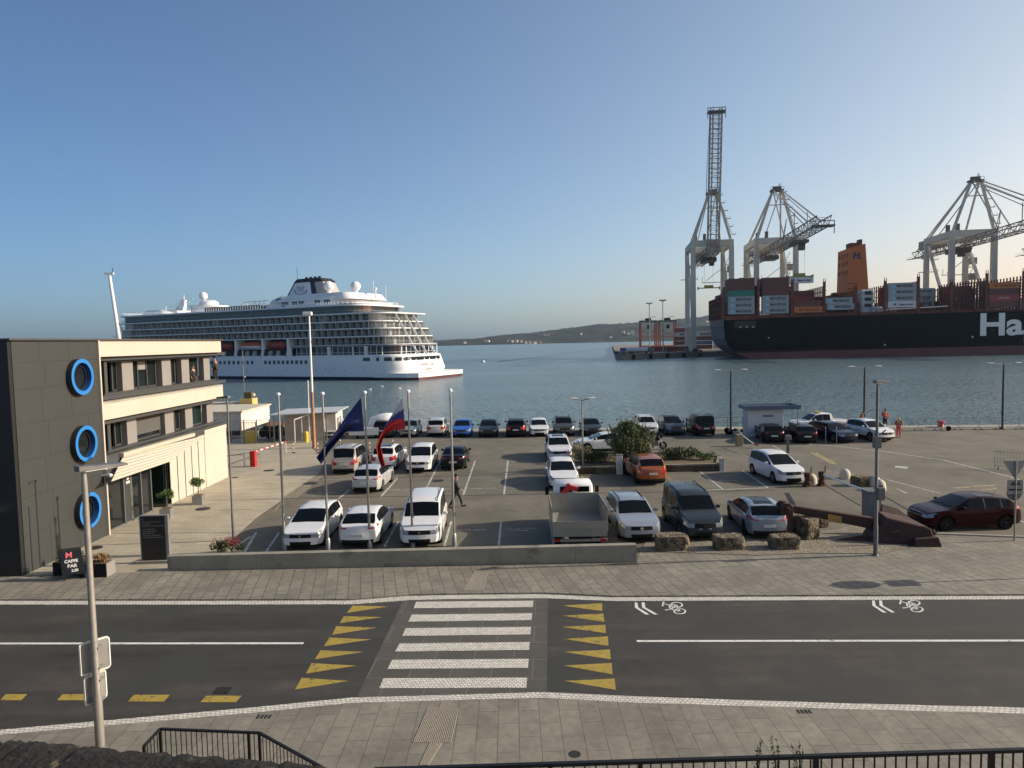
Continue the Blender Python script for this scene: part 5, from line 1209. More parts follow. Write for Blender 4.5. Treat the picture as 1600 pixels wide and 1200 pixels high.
# crown and flukes: plates fanning to the right
h0 = s1
q = MB(); q.hexa([(h0.x-1.6,h0.y-.75,.02),(h0.x+.75,h0.y-1.25,.02),(h0.x+.75,h0.y+1.0,.02),(h0.x-1.3,h0.y+.8,.02)],[(h0.x-.9,h0.y-.35,1.02),(h0.x+.62,h0.y-1.05,.68),(h0.x+.62,h0.y+.7,.75),(h0.x-.9,h0.y+.35,1.12)]); q.build('crown', MT['rust'], an, bev=.04)
q = MB(); q.ext([(h0.x-1.25,h0.y+.62,1.0),(h0.x-.55,h0.y+.62,1.0),(h0.x-.55,h0.y+.62,2.0),(h0.x-.8,h0.y+.62,2.15),(h0.x-1.02,h0.y+.62,2.0)],(0,.1,0)) if 0 else q.hexa([(h0.x-.5,h0.y+.7,.9),(h0.x+.95,h0.y+.5,.5),(h0.x+.95,h0.y+.62,.5),(h0.x-.5,h0.y+.82,.9)],[(h0.x-.35,h0.y+.9,1.25),(h0.x+.3,h0.y+.9,1.05),(h0.x+.3,h0.y+1.0,1.05),(h0.x-.35,h0.y+1.0,1.25)]); q.build('fluke', MT['rust'], an)
q = MB(); q.hexa([(h0.x-2.9,h0.y-.2,.03),(h0.x-.6,h0.y-.9,.03),(h0.x-.6,h0.y-.75,.03),(h0.x-2.9,h0.y-.1,.03)],[(h0.x-2.2,h0.y-.18,.12),(h0.x-.6,h0.y-.9,.55),(h0.x-.6,h0.y-.75,.55),(h0.x-2.2,h0.y-.1,.12)]); q.build('fluke', MT['rust'], an)
q = MB(); q.hexa([(h0.x-.2,h0.y-1.3,.0),(h0.x+.85,h0.y-1.42,.0),(h0.x+.85,h0.y-1.1,.0),(h0.x-.2,h0.y-1.0,.0)],[(h0.x-.1,h0.y-1.25,.30),(h0.x+.75,h0.y-1.34,.38),(h0.x+.75,h0.y-1.1,.38),(h0.x-.1,h0.y-1.0,.30)]); q.build('bill', MT['rust'], an)
m_ = s0.lerp(s1, .40); MB().hexa([m_+Vector((-.3,-.17,-.18)),m_+Vector((.28,-.18,-.3)),m_+Vector((.28,-.155,-.3)),m_+Vector((-.3,-.15,-.18))],[m_+Vector((-.3,-.17,.13)),m_+Vector((.28,-.18,.02)),m_+Vector((.28,-.155,.02)),m_+Vector((-.3,-.15,.13))]).build('plate', mat('plate_ochre',(.36,.20,.05),.7,noise=(6.,.15)), an)
q = MB()
for i in range(8): p0 = Vector((h0.x+.8+i*.12, h0.y+.3+.12*math.sin(i*2), .12)); q.lathe([(.03,-.04),(.11,-.04),(.11,.04),(.03,.04)],tuple(p0),8,'XYZ'[i%2*1])
q.build('chain', MT['rust_dark'], an)
# ================================================================ PEOPLE
skin = mat('skin', (.42,.24,.16), .6, noise=(8.,.05)); hairm = mat('hair', (.03,.022,.018), .8, noise=(30.,.3))
def skinmesh(name, pts, edges, rad, m, parent, sub=2, root=0):
    me = bpy.data.meshes.new(name); me.from_pydata([tuple(p) for p in pts], edges, []); me.materials.append(m)
    o = bpy.data.objects.new(name, me); COL.objects.link(o)
    md = o.modifiers.new('skin', 'SKIN'); md.use_smooth_shade = True
    for i, r_ in enumerate(rad):
        v = me.skin_vertices[0].data[i]; v.radius = r_ if isinstance(r_, tuple) else (r_, r_)
    me.skin_vertices[0].data[root].use_root = True
    sb = o.modifiers.new('sub', 'SUBSURF'); sb.levels = sub; sb.render_levels = sub
    dg = bpy.context.evaluated_depsgraph_get(); nm = bpy.data.meshes.new_from_object(o.evaluated_get(dg))
    bpy.data.objects.remove(o); o = bpy.data.objects.new(name, nm); COL.objects.link(o); nm.materials.clear(); nm.materials.append(m)
    for p_ in nm.polygons: p_.use_smooth = True
    if parent: o.parent = parent
    return o
def person(label, loc, rz, pose, top, legs, shoe='trim_black', hat=None, scale=1.0, group=None, sleeves='long'):
    T = thing('person', label, 'person', loc, rz, group); P = dict(
        pel=(0,0,.95), wai=(0,0,1.08), che=(.02,0,1.32), nec=(.03,0,1.50), he0=(.05,0,1.60), he1=(.055,0,1.70), 
        shl=(.02,.19,1.43), ell=(.0,.25,1.16), hal=(.08,.24,.92), shr=(.02,-.19,1.43), elr=(.0,-.25,1.16), har=(.08,-.24,.92),
        hil=(0,.09,.92), knl=(.05,.1,.5), anl=(.0,.1,.09), tol=(.17,.11,.035), hir=(0,-.09,.92), knr=(.0,-.1,.5), anr=(-.02,-.1,.09), tor=(.15,-.11,.035))
    P.update(pose); K = list(P); I = {k: i for i, k in enumerate(K)}; pts = [Vector(P[k])*scale for k in K]
    E_ = [('pel','wai'),('wai','che'),('che','nec'),('nec','he0'),('he0','he1'),('che','shl'),('shl','ell'),('ell','hal'),('che','shr'),('shr','elr'),('elr','har'),('pel','hil'),('hil','knl'),('knl','anl'),('anl','tol'),('pel','hir'),('hir','knr'),('knr','anr'),('anr','tor')]
    Rr = dict(pel=(.13,.10),wai=(.13,.10),che=(.15,.11),nec=.055,he0=.075,he1=.09,shl=.06,ell=.042,hal=.026,shr=.06,elr=.042,har=.026,hil=.085,knl=.055,anl=.04,tol=.03,hir=.085,knr=.055,anr=.04,tor=.03)
    ed = [(I[a],I[b]) for a,b in E_]; rad = [Rr[k] if isinstance(Rr[k], tuple) else Rr[k] for k in K]
    # hands: palm end, four fingers and a thumb
    for sd_, e_, h_ in ((1,'ell','hal'),(-1,'elr','har')):
        h = Vector(P[h_])*scale; dr = (h-Vector(P[e_])*scale).normalized(); sx = dr.cross(Vector((1,0,.01))).normalized()
        pi = len(pts); pts.append(h+dr*.07); rad.append((.036,.018)); ed.append((I[h_],pi))
        for k, (off, ln) in enumerate(((-.027,.075),(-.009,.085),(.009,.08),(.027,.062))):
            a = len(pts); pts.append(h+dr*.09+sx*off); rad.append(.0085); ed.append((pi,a)); pts.append(h+dr*(.09+ln*.55)+sx*off*1.1+Vector((.012,0,0))); rad.append(.008); ed.append((a,a+1)); pts.append(h+dr*(.09+ln)+sx*off*1.1+Vector((.035,0,0))); rad.append(.007); ed.append((a+1,a+2))
        a = len(pts); pts.append(h+dr*.055+Vector((.045,0,0))); rad.append(.01); ed.append((pi,a)); pts.append(h+dr*.09+Vector((.06,0,0))); rad.append(.008); ed.append((a,a+1))
    body = skinmesh('body', pts, ed, rad, skin, T, 2)
    def cl(name, keys, edges, grow, m, rr=None):
        ii = {k: i for i, k in enumerate(keys)}; rd = []
        for k in keys:
            r_ = Rr[k]; rd.append(tuple(v+grow for v in r_) if isinstance(r_, tuple) else r_+grow)
        return skinmesh(name, [Vector(P[k])*scale for k in keys], [(ii[a],ii[b]) for a,b in edges], rd, m, T, 2)
    cl('trousers', ['pel','hil','knl','anl','hir','knr','anr'], [('pel','hil'),('hil','knl'),('knl','anl'),('pel','hir'),('hir','knr'),('knr','anr')], .022, legs)
    keys = ['wai','pel','che','shl','ell','shr','elr']+(['hal','har'] if sleeves == 'long' else [])
    cl('jacket', keys, [('pel','wai'),('wai','che'),('che','shl'),('shl','ell'),('che','shr'),('shr','elr')]+([('ell','hal'),('elr','har')] if sleeves == 'long' else []), .026, top)
    for a, b_ in (('anl','tol'),('anr','tor')):
        A, B_ = Vector(P[a])*scale, Vector(P[b_])*scale; q = MB(); z = A.z-.09
        q.tube([A+Vector((-.07,0,-.045)), A+Vector((.0,0,-.035)), B_+Vector((.02,0,.0)), B_+Vector((.06,0,0))], [.035,.05,.045,.02], 8); q.build('shoe', MT[shoe], T, smooth=True)
    hd = Vector(P['he1'])*scale; fw = Vector((1,0,0))
    MB().ball(hd+Vector((-.018,0,.035)), .098, 12, 1.05).build('hair' if not hat else 'cap', hat or hairm, T, smooth=True)
    q = MB(); c_ = hd+Vector((.085,0,-.03)); q.hexa([c_+Vector((0,-.015,-.025)),c_+Vector((.025,-.008,-.025)),c_+Vector((.025,.008,-.025)),c_+Vector((0,.015,-.025))],[c_+Vector((0,-.006,.03)),c_+Vector((.006,-.004,.03)),c_+Vector((.006,.004,.03)),c_+Vector((0,.006,.03))]); q.build('nose', skin, T)
    q = MB()
    for s_ in (1,-1): q.ball(hd+Vector((.082,s_*.032,.0)), .011, 6)
    q.build('eyes', MT['trim_black'], T); MB().box(hd.x+.075,hd.x+.09,-.025,.025,hd.z-.075,hd.z-.067).build('mouth', MT['red_soft'], T)
    q = MB()
    for s_ in (1,-1): q.ball(hd+Vector((-.0,s_*.088,-.015)), .022, 6)
    q.build('ears', skin, T, smooth=True)
    return T
cd_ = mat('cloth_dark', (.022,.02,.022), .8, noise=(6.,.2)); cs_ = mat('cloth_shirt', (.03,.028,.03), .8, noise=(6.,.2)); hv = mat('hi_vis_orange', (.60,.10,.02), .7, noise=(8.,.15)); hy = mat('hi_vis_yellow', (.55,.42,.08), .7, noise=(8.,.15)); rd_ = mat('cloth_red', (.5,.05,.06), .7, noise=(8.,.1)); br_ = mat('cloth_brown', (.22,.10,.04), .8, noise=(8.,.2))
p0 = G(713,793)
person('man in dark clothes walking through the car park behind the rightmost flagpole', (p0.x,p0.y,0), R(5), dict(knl=(.22,.09,.52),anl=(.32,.09,.12),tol=(.47,.09,.07),knr=(-.12,-.09,.52),anr=(-.36,-.1,.12),tor=(-.22,-.1,.04),hal=(-.12,.24,.95),ell=(-.12,.24,1.17),har=(.25,-.2,1.02),elr=(.08,-.24,1.16)), cs_, cd_, scale=1.0)
cap_y = hy
W_ = 'workers on the quay'
p0 = G(1347,672); person('worker in brown and orange clothes beside the tall black lamp', (p0.x-.05,p0.y,0), R(-60), dict(che=(.08,0,1.30),nec=(.14,0,1.46),he0=(.17,0,1.56),he1=(.18,0,1.65),hal=(.25,.1,1.1),har=(.25,-.1,1.1)), br_, hv, group=W_, scale=.98)
p0 = G(1390,672); person('worker in red shirt with arms folded behind the white crossover', (p0.x,p0.y+.8,0), R(-90), dict(hal=(.2,-.05,1.18),har=(.2,.05,1.14),ell=(.05,.32,1.18),elr=(.05,-.32,1.18)), rd_, cd_, group=W_, scale=1.03)
p0 = G(1404,683); person('bending worker in red trousers and yellow cap near the crowd barriers', (p0.x,p0.y,0), R(-120), dict(pel=(-.05,0,.95),wai=(0,0,1.06),che=(.12,0,1.26),nec=(.22,0,1.40),he0=(.27,0,1.48),he1=(.29,0,1.56),shl=(.14,.19,1.36),shr=(.14,-.19,1.36),ell=(.2,.26,1.12),elr=(.2,-.26,1.12),hal=(.36,.1,1.05),har=(.36,-.1,1.05),knl=(.15,.1,.5),anl=(.05,.12,.09),tol=(.2,.13,.035)), br_, rd_, hat=cap_y, group=W_, scale=1.0)
person('person in dark shirt standing at the right end of the upper balcony', (BX-.55,46.3,6.55), R(170), {}, cs_, cd_, group='people on the balcony', scale=.9)
person('person in dark shirt in front of the last upper window', (BX-.75,43.4,6.25), R(-20), {}, cd_, cd_, group='people on the balcony', scale=.8)
# ================================================================ FOREGROUND railings and parapet
def railing(name, label, P_, h, m, step, drop, w_=.05, post=None):
    t = thing(name, label, 'railing', (0,0,0))
    for i in range(len(P_)-1):
        MB().bar(P_[i], P_[i+1], w_, w_*.8).build('top_rail', m, t)
    q = MB()
    for i in range(len(P_)-1):
        L_ = (P_[i+1]-P_[i]).length; n_ = max(1, int(L_/step))
        for k in range(n_+1):
            p0 = P_[i].lerp(P_[i+1], k/n_); q.bar(p0-Vector((0,0,.02)), p0-Vector((0,0,drop)), .014)
    o_ = q.build('balusters', m, t); 
    for i in range(len(P_)-1):
        L_ = (P_[i+1]-P_[i]).length
        for k in range(int(L_/1.9)+1):
            p0 = P_[i].lerp(P_[i+1], min(1,k*1.9/L_)); MB().bar(p0, p0-Vector((0,0,drop)), .05).build('post', m, t)
    for i in range(len(P_)-1): MB().bar(P_[i]-Vector((0,0,drop-.05)), P_[i+1]-Vector((0,0,drop-.05)), .03).build('bottom_rail', m, t)
bk = mat('rail_black', (.012,.012,.013), .45, metal=.3, noise=(10.,.2))
railing('stair_railing', 'black metal railing around the stair opening at the lower left', [gp(225,1166,1.0), gp(250,1139,1.0), gp(405,1145,1.0), gp(490,1192,1.0), gp(560,1232,1.0)], 1, bk, .11, .98)
railing('terrace_railing', 'black metal railing with thin bars along the bottom right edge', [ony(585,1203,7.2), ony(1000,1190,7.2), ony(1700,1169,7.2)], 1, bk, .115, 1.1, .046)
PT = [gp(-60,1150,6.5), gp(0,1150,6.5), gp(60,1151,6.5), gp(150,1160,6.5), gp(300,1172,6.5), gp(450,1183,6.5), gp(600,1198,6.5), gp(760,1215,6.5)]
bm = bmesh.new(); rows_ = []
rg2 = random.Random(4); NN = 90
for j in range(9):
    row = []
    for i in range(NN+1):
        u = i/NN*(len(PT)-1); k = min(len(PT)-2, int(u)); p0 = PT[k].lerp(PT[k+1], u-k)
        off = [0,-.02,-.02,.0,.1,.22,.34,.46,.6][j]; dz = [-1.2,-.10,-.03,0,.015,.02,.01,-.01,-.4][j]
        row.append(bm.verts.new((p0.x+rg2.uniform(-.006,.006), p0.y-off+rg2.uniform(-.005,.005), p0.z+dz-.03+(rg2.uniform(-.006,.006) if j else 0)-(.014 if i % 7 == 0 and j > 1 else 0))))
    rows_.append(row)
for j in range(8):
    for i in range(NN): bm.faces.new((rows_[j][i],rows_[j][i+1],rows_[j+1][i+1],rows_[j+1][i]))
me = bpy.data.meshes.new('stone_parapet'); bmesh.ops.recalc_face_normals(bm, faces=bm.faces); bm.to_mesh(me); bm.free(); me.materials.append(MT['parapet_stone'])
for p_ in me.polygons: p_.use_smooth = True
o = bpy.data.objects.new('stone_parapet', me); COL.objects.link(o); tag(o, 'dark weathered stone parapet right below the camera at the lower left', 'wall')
# ================================================================ CRUISE SHIP
TH1 = R(-27); CO = Vector((-29.0, 207.3, WZ))
CS = thing('cruise_ship', 'large white cruise ship with stacked balcony decks and a dark topped funnel', 'cruise ship', tuple(CO), TH1)
sw = mat('ship_white', (.74,.75,.76), .45, noise=[(.05,.03),(.6,.03)]); sg = mat('ship_glass', (.02,.032,.045), .08, spec=.8, noise=(.3,.4)); sn = mat('ship_navy', (.008,.012,.045), .4); sp = mat('ship_panel', (.36,.36,.34), .6, noise=(.4,.12)); scw = mat('ship_cabin_wall', (.52,.52,.50), .6, noise=(.5,.15)); sb_ = mat('ship_balcony', (.07,.075,.08), .6, noise=(.35,.5)); sr = mat('ship_red', (.09,.02,.028), .5); rlg = mat('ship_rail_glass', (.22,.28,.31), .1, spec=.6, alpha=.16)
BM = 28.8
def plan(xs, xb, r_=7., inset=0., bow=None, n_=7):
    y0, y1 = inset, BM-inset; xs -= inset; pts = []
    if xb < -100 and not bow: xb -= 7
    if bow: # pointed bow
        for k in range(8):
            t = k/7; pts.append((bow+(xb-bow)*t, BM/2-(BM/2-y0)*math.sin(t*math.pi/2)**.8))
    else:
        for k in range(n_+1): a = math.pi+math.pi/2*k/n_; pts.append((xb+inset+4*(1+math.cos(a)), y0+4*(1+math.sin(a))))
    for k in range(n_+1): a = -math.pi/2+math.pi/2*k/n_; pts.append((xs-r_*(1-math.cos(a)), y0+r_*(1+math.sin(a))))
    for k in range(n_+1): a = math.pi/2*k/n_; pts.append((xs-r_*(1-math.cos(a)), y1-r_*(1-math.sin(a))))
    if bow:
        for k in range(7, 0, -1):
            t = k/7; pts.append((bow+(xb-bow)*t, BM/2+(y1-BM/2)*math.sin(t*math.pi/2)**.8))
    else:
        for k in range(n_+1): a = math.pi/2+math.pi/2*k/n_; pts.append((xb+inset+4*(1+math.cos(a)), y1-4*(1-math.sin(a))))
    return pts
def loft(levels, caps=True):
    q = MB(); n_ = len(levels[0][1]); vs = []; fs = []
    for z, pts in levels: vs += [(x,y,z) for x,y in pts]
    for i in range(len(levels)-1):
        for k in range(n_): fs.append((i*n_+k, i*n_+(k+1)%n_, (i+1)*n_+(k+1)%n_, (i+1)*n_+k))
    if caps: fs += [tuple(range(n_))[::-1], tuple((len(levels)-1)*n_+k for k in range(n_))]
    return q.add(vs, fs)
loft([(.9, plan(-6.5,-135,6,0,-166)),(3, plan(-4.7,-135,6.5,0,-170)),(7.6, plan(-6.3,-135,7,0,-178))]).build('hull', sw, CS, smooth=50)
loft([(-2, plan(-14,-135,7,0.3,-160)),(.92, plan(-6.5,-135,6,-.02,-166))]).build('boot_top', sn, CS, smooth=50)
# duck-tail platform
q = MB(); q.mi = 0; q.prism([(-16,0),(-3,-.3),(0.4,1.2),(1.0,6),(1.0,23),(.2,27.3),(-3,BM),(-16,BM)], .8, 2.1); q.mi = 1; q.prism([(-14,.3),(-3,.1),(.2,1.5),(.7,6),(.7,23),(0,27),(-3,BM-.3),(-14,BM-.3)], -.3, .8); q.build('stern_platform', [sw, sr], CS)
DK = [(7.6, 10.55, -7.6, -142, .5, 'prom'), (11.1, 13.45, -8.6, -140, 0, 'cab'), (13.8, 15.95, -10.2, -138, 0, 'cab'), (16.3, 18.25, -12.2, -137, 0, 'cab'), (18.6, 20.75, -13.6, -135, 0, 'cab'), (21.1, 23.5, -21.0, -133, 1.0, 'glass')]
SL = [(10.55, 11.1, -7.4, -142), (13.45, 13.75, -9.2, -140), (15.95, 16.25, -10.8, -138.5), (18.25, 18.55, -13.0, -137), (20.75, 21.1, -11.8, -135), (23.5, 24.0, -20.6, -133)]
for i, (z0, z1, xs_, xb_) in enumerate(SL):
    if i == 0:
        loft([(z0, plan(xs_, -51)),(z1, plan(xs_, -51))]).build('deck_slab', sw, CS, smooth=50)
        loft([(z0+.08, plan(xs_+.03, -51, 7, -.03)),(z0+.36, plan(xs_+.03, -51, 7, -.03))]).build('navy_stripe', sn, CS, smooth=50)
    else: loft([(z0, plan(xs_, xb_)),(z1, plan(xs_, xb_))]).build('deck_slab', sw, CS, smooth=50)
DV = []; DC = []
for z0, z1, xs_, xb_, ex, kind_ in DK:
    xf = xb_ if z0 > 13 else -50.5
    ins = 1.7 if kind_ == 'cab' else .9
    loft([(z0, plan(xs_, xf, 7, ins)),(z1, plan(xs_, xf, 7, ins))]).build('cabin_wall', scw if kind_ == 'cab' else sg, CS)
    if kind_ != 'prom':
        q = MB(); pl = plan(xs_-.2, xf, 7, .06)
        for k in range(len(pl)):
            a, b_ = pl[k], pl[(k+1)%len(pl)]; q.add([(a[0],a[1],z0),(b_[0],b_[1],z0),(b_[0],b_[1],z0+.95),(a[0],a[1],z0+.95)], [(0,1,2,3)])
        q.build('glass_balustrade', rlg, CS, fix=False)
        q = MB()
        for k in range(len(pl)): a, b_ = pl[k], pl[(k+1)%len(pl)]; q.bar((a[0],a[1],z0+.98),(b_[0],b_[1],z0+.98),.06)
        q.build('handrail', sp, CS)
    if kind_ == 'cab':
        x = xs_-7
        rr_ = random.Random(int(z0*7))
        while x > xf+4:
            for y in (ins, BM-ins):
                s_ = 1 if y < 10 else -1
                DV.append((x if y < 10 else x-500, [(0, (x-.05,x+.05,min(y,y-s_*(ins-.15)),max(y,y-s_*(ins-.15)),z0,z1))]+([(1, (x+.25,x+.25+rr_.choice((1.3,1.7,2.1,1.5)),min(y,y-s_*.05),max(y,y-s_*.05),z0,z1-.25))] if rr_.random() < .95 else [])))
            x -= 2.75
        y = 7.
        while y < BM-6:
            DV.append((-900, [(0, (xs_-ins,xs_-.3,y-.06,y+.06,z0,z1)),(1, (xs_-ins,xs_-ins+.05,y+.5,y+1.9,z0,z1-.3))])); y += 3.0
        for a in (15,35,55,75):
            for cy, s_ in ((7.,-1),(BM-7.,1)):
                ca, sa = math.cos(R(a)), math.sin(R(a)); q = MB()
                q.bar((xs_-7+(7-ins)*ca, cy+s_*(7-ins)*sa, (z0+z1)/2), (xs_-7+6.7*ca, cy+s_*6.7*sa, (z0+z1)/2), .1, z1-z0)
                if len(DC) < 24: DC.append(q.build('corner_divider', sp, CS))
    if kind_ == 'prom':
        q = MB(); x = xs_-5
        while x > -50:
            q.box(x-.13,x+.13,.02,.5,z0,z1) if int((x+200)/2.2) % 8 == 0 else q.box(x-.05,x+.05,.75,.95,z0,z1); x -= 2.2
        for x in (-18.5,-33.5,-50.4): q.box(x-.45,x+.45,-.03,1.0,z0,z1)
        for y in [5+2.5*k for k in range(9)]: q.box(xs_-.95,xs_-.7,y-.15,y+.15,z0,z1)
        q.build('pillar', sw, CS)
        q = MB(); pl = plan(xs_, xf, 7, .25)
        for k in range(len(pl)): a, b_ = pl[k], pl[(k+1)%len(pl)]; q.bar((a[0],a[1],z0+1.0),(b_[0],b_[1],z0+1.0),.09); q.bar((a[0],a[1],z0+.15),(b_[0],b_[1],z0+.15),.25)
        q.build('handrail', sw, CS)
DV.sort(key=lambda e: -e[0])
for _, bx_ in DV[:100]:
    q = MB()
    for mi_, b_ in bx_: q.mi = mi_; q.box(*b_)
    q.build('balcony_divider', [sp, sg], CS)
q = MB()
for _, bx_ in DV[100:]:
    for mi_, b_ in bx_: q.mi = mi_; q.box(*b_)
q.build('balcony_divider', [sp, sg], CS)['kind'] = 'stuff'
# lifeboat bay
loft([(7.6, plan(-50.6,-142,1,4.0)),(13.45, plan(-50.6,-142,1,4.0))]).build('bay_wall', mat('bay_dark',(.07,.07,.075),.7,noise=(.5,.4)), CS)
q = MB()
for x in (-51,-62.6,-75.5,-91,-106,-121): q.box(x-.35,x+.35,.05,4.0,10.2,13.45); q.hexa([(x-.9,.0,7.6),(x-.1,.0,7.6),(x-.1,.6,7.6),(x-.9,.6,7.6)],[(x-.2,0,10.4),(x+.6,0,10.4),(x+.6,.6,10.4),(x-.2,.6,10.4)])
q.box(-142,-51,.0,3.9,7.6,7.9)
q.build('davit', sw, CS)
q = MB()
for x in (-56,-59.5,-67,-70.5,-82,-86): q.hexa([(x-.7,.1,7.9),(x+.7,.1,7.9),(x+.7,.9,7.9),(x-.7,.9,7.9)],[(x-.2,.3,9.6),(x+.9,.3,9.6),(x+.9,.9,9.6),(x-.2,.9,9.6)])
q.build('raft_rack', sp, CS)
FR1 = Matrix.Translation(CO) @ Matrix.Rotation(TH1, 4, 'Z')
org = mat('lifeboat_orange', (.50,.10,.03), .5, noise=(1.,.1)); dred = mat('lifeboat_red', (.28,.05,.04), .6, noise=(2.,.4))
for x, m_, lab in ((-57.0, dred, 'dark red lifeboat hanging nearest the stern of the cruise ship'), (-69.3, org, 'orange topped white lifeboat, middle one on the cruise ship'), (-83.5, dred, 'dark red lifeboat showing just past the end of the office roof')):
    t = thing('lifeboat', lab, 'lifeboat', tuple(FR1 @ Vector((x,1.7,10.2))), TH1, 'lifeboats on the cruise ship')
    def hullp(zs, k): return [(a*5.3*k, b_*1.7*k) for a, b_ in ((-1,0),(-.85,-.6),(-.4,-1),(.4,-1),(.85,-.6),(1,0),(.85,.6),(.4,1),(-.4,1),(-.85,.6))]
    loft([(-.1,[(a*.8,b_*.3) for a,b_ in hullp(0,1)]),(.6,hullp(0,.95)),(1.1,hullp(0,1))]).build('hull', sw if m_ is org else m_, t); loft([(1.1,hullp(0,.98)),(1.9,hullp(0,.9)),(2.5,[(a*.8,b_*.5) for a,b_ in hullp(0,.9)])]).build('canopy', m_, t)
    q = MB(); [q.bar((x2,0,2.4),(x2,0,3.2),.15) for x2 in (-3.4,3.4)]; q.build('hoist', MT['galv'], t)
for k in range(10): MB().box(-42.6-k*2.02-1.15,-42.6-k*2.02,-.04,.05,5.1,6.3).build('hull_window', sg, CS)
for k in range(10): MB().box(-67-k*2.25-1.15,-67-k*2.25,-.04,.05,5.1,6.3).build('hull_window', sg, CS)
q = MB()
for x in (-27,-31,-33,-35,-39,-41,-45,-52,-57,-60,-63,-66,-70,-73,-19): q.lathe([(.18,-.03),(.18,.03)],(x,0,3.3+.3*math.sin(x)),8,'Y')
q.build('porthole', sg, CS)
for x0, x1 in ((-19.5,-16.8),(-14.6+.2,-13.2)): MB().box(x0,x1,-.04,.06,5.9,7.0).build('mooring_opening', sg, CS)
for k, (y0, y1) in enumerate(((6.6,8.6),(9.2,13.2),(14,16),(16.8,20),(20.8,22.4))): MB().box(-6.4,-5.55,y0,y1,5.9,7.0).build('mooring_opening', sg, CS)
q = MB()
for a0, a1 in ((-80,-60),(-52,-34),(-26,-8)):
    P_ = [(-5.75-6.8*(1-math.cos(R(a)))+.14*math.cos(R(a)), 6.8*(1+math.sin(R(a)))+.14*math.sin(R(a))) for a in (a0,(a0+a1)/2,a1)]
    q = MB()
    for i in range(2): q.add([(*P_[i],5.9),(*P_[i+1],5.9),(*P_[i+1],7.0),(*P_[i],7.0)],[(0,1,2,3)])
    q.build('mooring_opening', sg, CS, fix=False)
text('lettering', 'VIKING STAR', 1.3, mat('gold_grey',(.30,.29,.27),.6), CS, (-4.9,10.4,4.0), (R(90),0,R(90)), .02, bold=.02)
text('lettering', 'BERGEN', .9, mat('gold_grey',(.30,.29,.27),.6), CS, (-4.6,13.0,2.7), (R(90),0,R(90)), .02, bold=.01)
q = MB()
for y in (9.5,14.5,19.0): q.bar((-6.4,y+1.6,7.6),(-12.6,y-1.2,20.5),.5)
q.build('stern_strut', sw, CS)
# top decks
q = MB(); pl = plan(-22.5,-133,7,.3)
for k in range(len(pl)):
    a, b_ = Vector((*pl[k],24)), Vector((*pl[(k+1)%len(pl)],24)); L_ = (b_-a).length
    q.bar(a+Vector((0,0,1.05)), b_+Vector((0,0,1.05)), .08)
    for j in range(int(L_/1.2)): c_ = a.lerp(b_, (j+.5)/max(1,int(L_/1.2))); q.bar(c_, c_+Vector((0,0,1.0)), .09)
q.build('top_railing', sw, CS)
loft([(24, plan(-28,-60,5,3)),(26.9, plan(-28,-60,5,3))]).build('aft_house', sw, CS, smooth=40)
loft([(24.4, plan(-21,-36,5,3.0)),(24.9, plan(-21,-36,5,3.0))]).build('aft_terrace', sw, CS, smooth=40)
loft([(26.0, plan(-23.0,-66,4,3.5)),(28.2, plan(-24.5,-60,4,4))]).build('upper_house', sw, CS, smooth=40)
q = MB()
for x in (-36,-40,-47,-50,-54): q.box(x-1.2,x+1.2,2.93,3.05,24.9,25.9)
q.build('window', sg, CS)
q = MB(); q.hexa([(-66,5.2,24),(-58,5.2,24),(-58,23.6,24),(-66,23.6,24)],[(-62.5,5.2,27),(-58,5.2,28.2),(-58,23.6,28.2),(-62.5,23.6,27)]); q.build('sloped_house', sw, CS)
# funnel
def fun(z0, z1, xa0, xb0, xa1, xb1, w0_, w1_, m_, name):
    MB().hexa([(xa0,14.4-w0_,z0),(xb0,14.4-w0_,z0),(xb0,14.4+w0_,z0),(xa0,14.4+w0_,z0)],[(xa1,14.4-w1_,z1),(xb1,14.4-w1_,z1),(xb1,14.4+w1_,z1),(xa1,14.4+w1_,z1)]).build(name, m_, CS)
fun(27.3, 33.0, -61.5, -49.5, -57.6, -50.5, 3.6, 3.2, sw, 'funnel'); fun(27.3, 33.0, -49.5, -47.0, -50.5, -48.6, 3.6, 3.2, sn, 'funnel_band')
fun(27.3, 33.0, -47.0, -42.0, -48.6, -45.0, 3.5, 3.1, mat('funnel_beige',(.36,.34,.30),.7,noise=(1.,.1)), 'funnel_rear')
fun(33.0, 34.3, -58.0, -44.6, -56.5, -46.5, 3.4, 3.0, mat('funnel_black',(.018,.018,.025),.6,noise=(1.,.2)), 'funnel_top')
q = MB()
for x in (-55,-53,-51,-49): q.lathe([(.55,0),(.5,.9)],(x,14.4,34.2),10)
q.tube([(-57,12,34.0),(-57,12,38.5)],.07,5); q.build('exhaust_pipe', MT['trim_black'], CS)
q = MB(); q.hexa([(-61.7,10.65,27.5),(-61.2,10.65,27.5),(-61.2,10.9,27.5),(-61.7,10.9,27.5)],[(-57.8,11.1,33.0),(-57.3,11.1,33.0),(-57.3,11.3,33.0),(-57.8,11.3,33.0)]); q.build('funnel_edge', sn, CS)
yf = 10.72
def fp(x, z): return (x, 10.8+(z-27.3)/5.7*.4-.06, z)
arc = [fp(-54.6-2.8*math.cos(R(a)), 30.6-1.7*math.sin(R(a))) for a in range(-5,186,12)]
q = MB()
for i in range(len(arc)-1): k = i/(len(arc)-1); q.bar(arc[i], arc[i+1], .25+.5*math.sin(math.pi*k), .06)
q.build('emblem_hull', sn, CS)
q = MB(); q.add([fp(-57.0,31.9),fp(-56.0,30.0),fp(-53.6,29.9),fp(-52.8,31.2),fp(-53.0,32.0),fp(-54.6,31.6)],[(0,1,2,3,4,5)]); q.build('emblem_sail', mat('emblem_grey',(.45,.45,.47),.6), CS, fix=False)
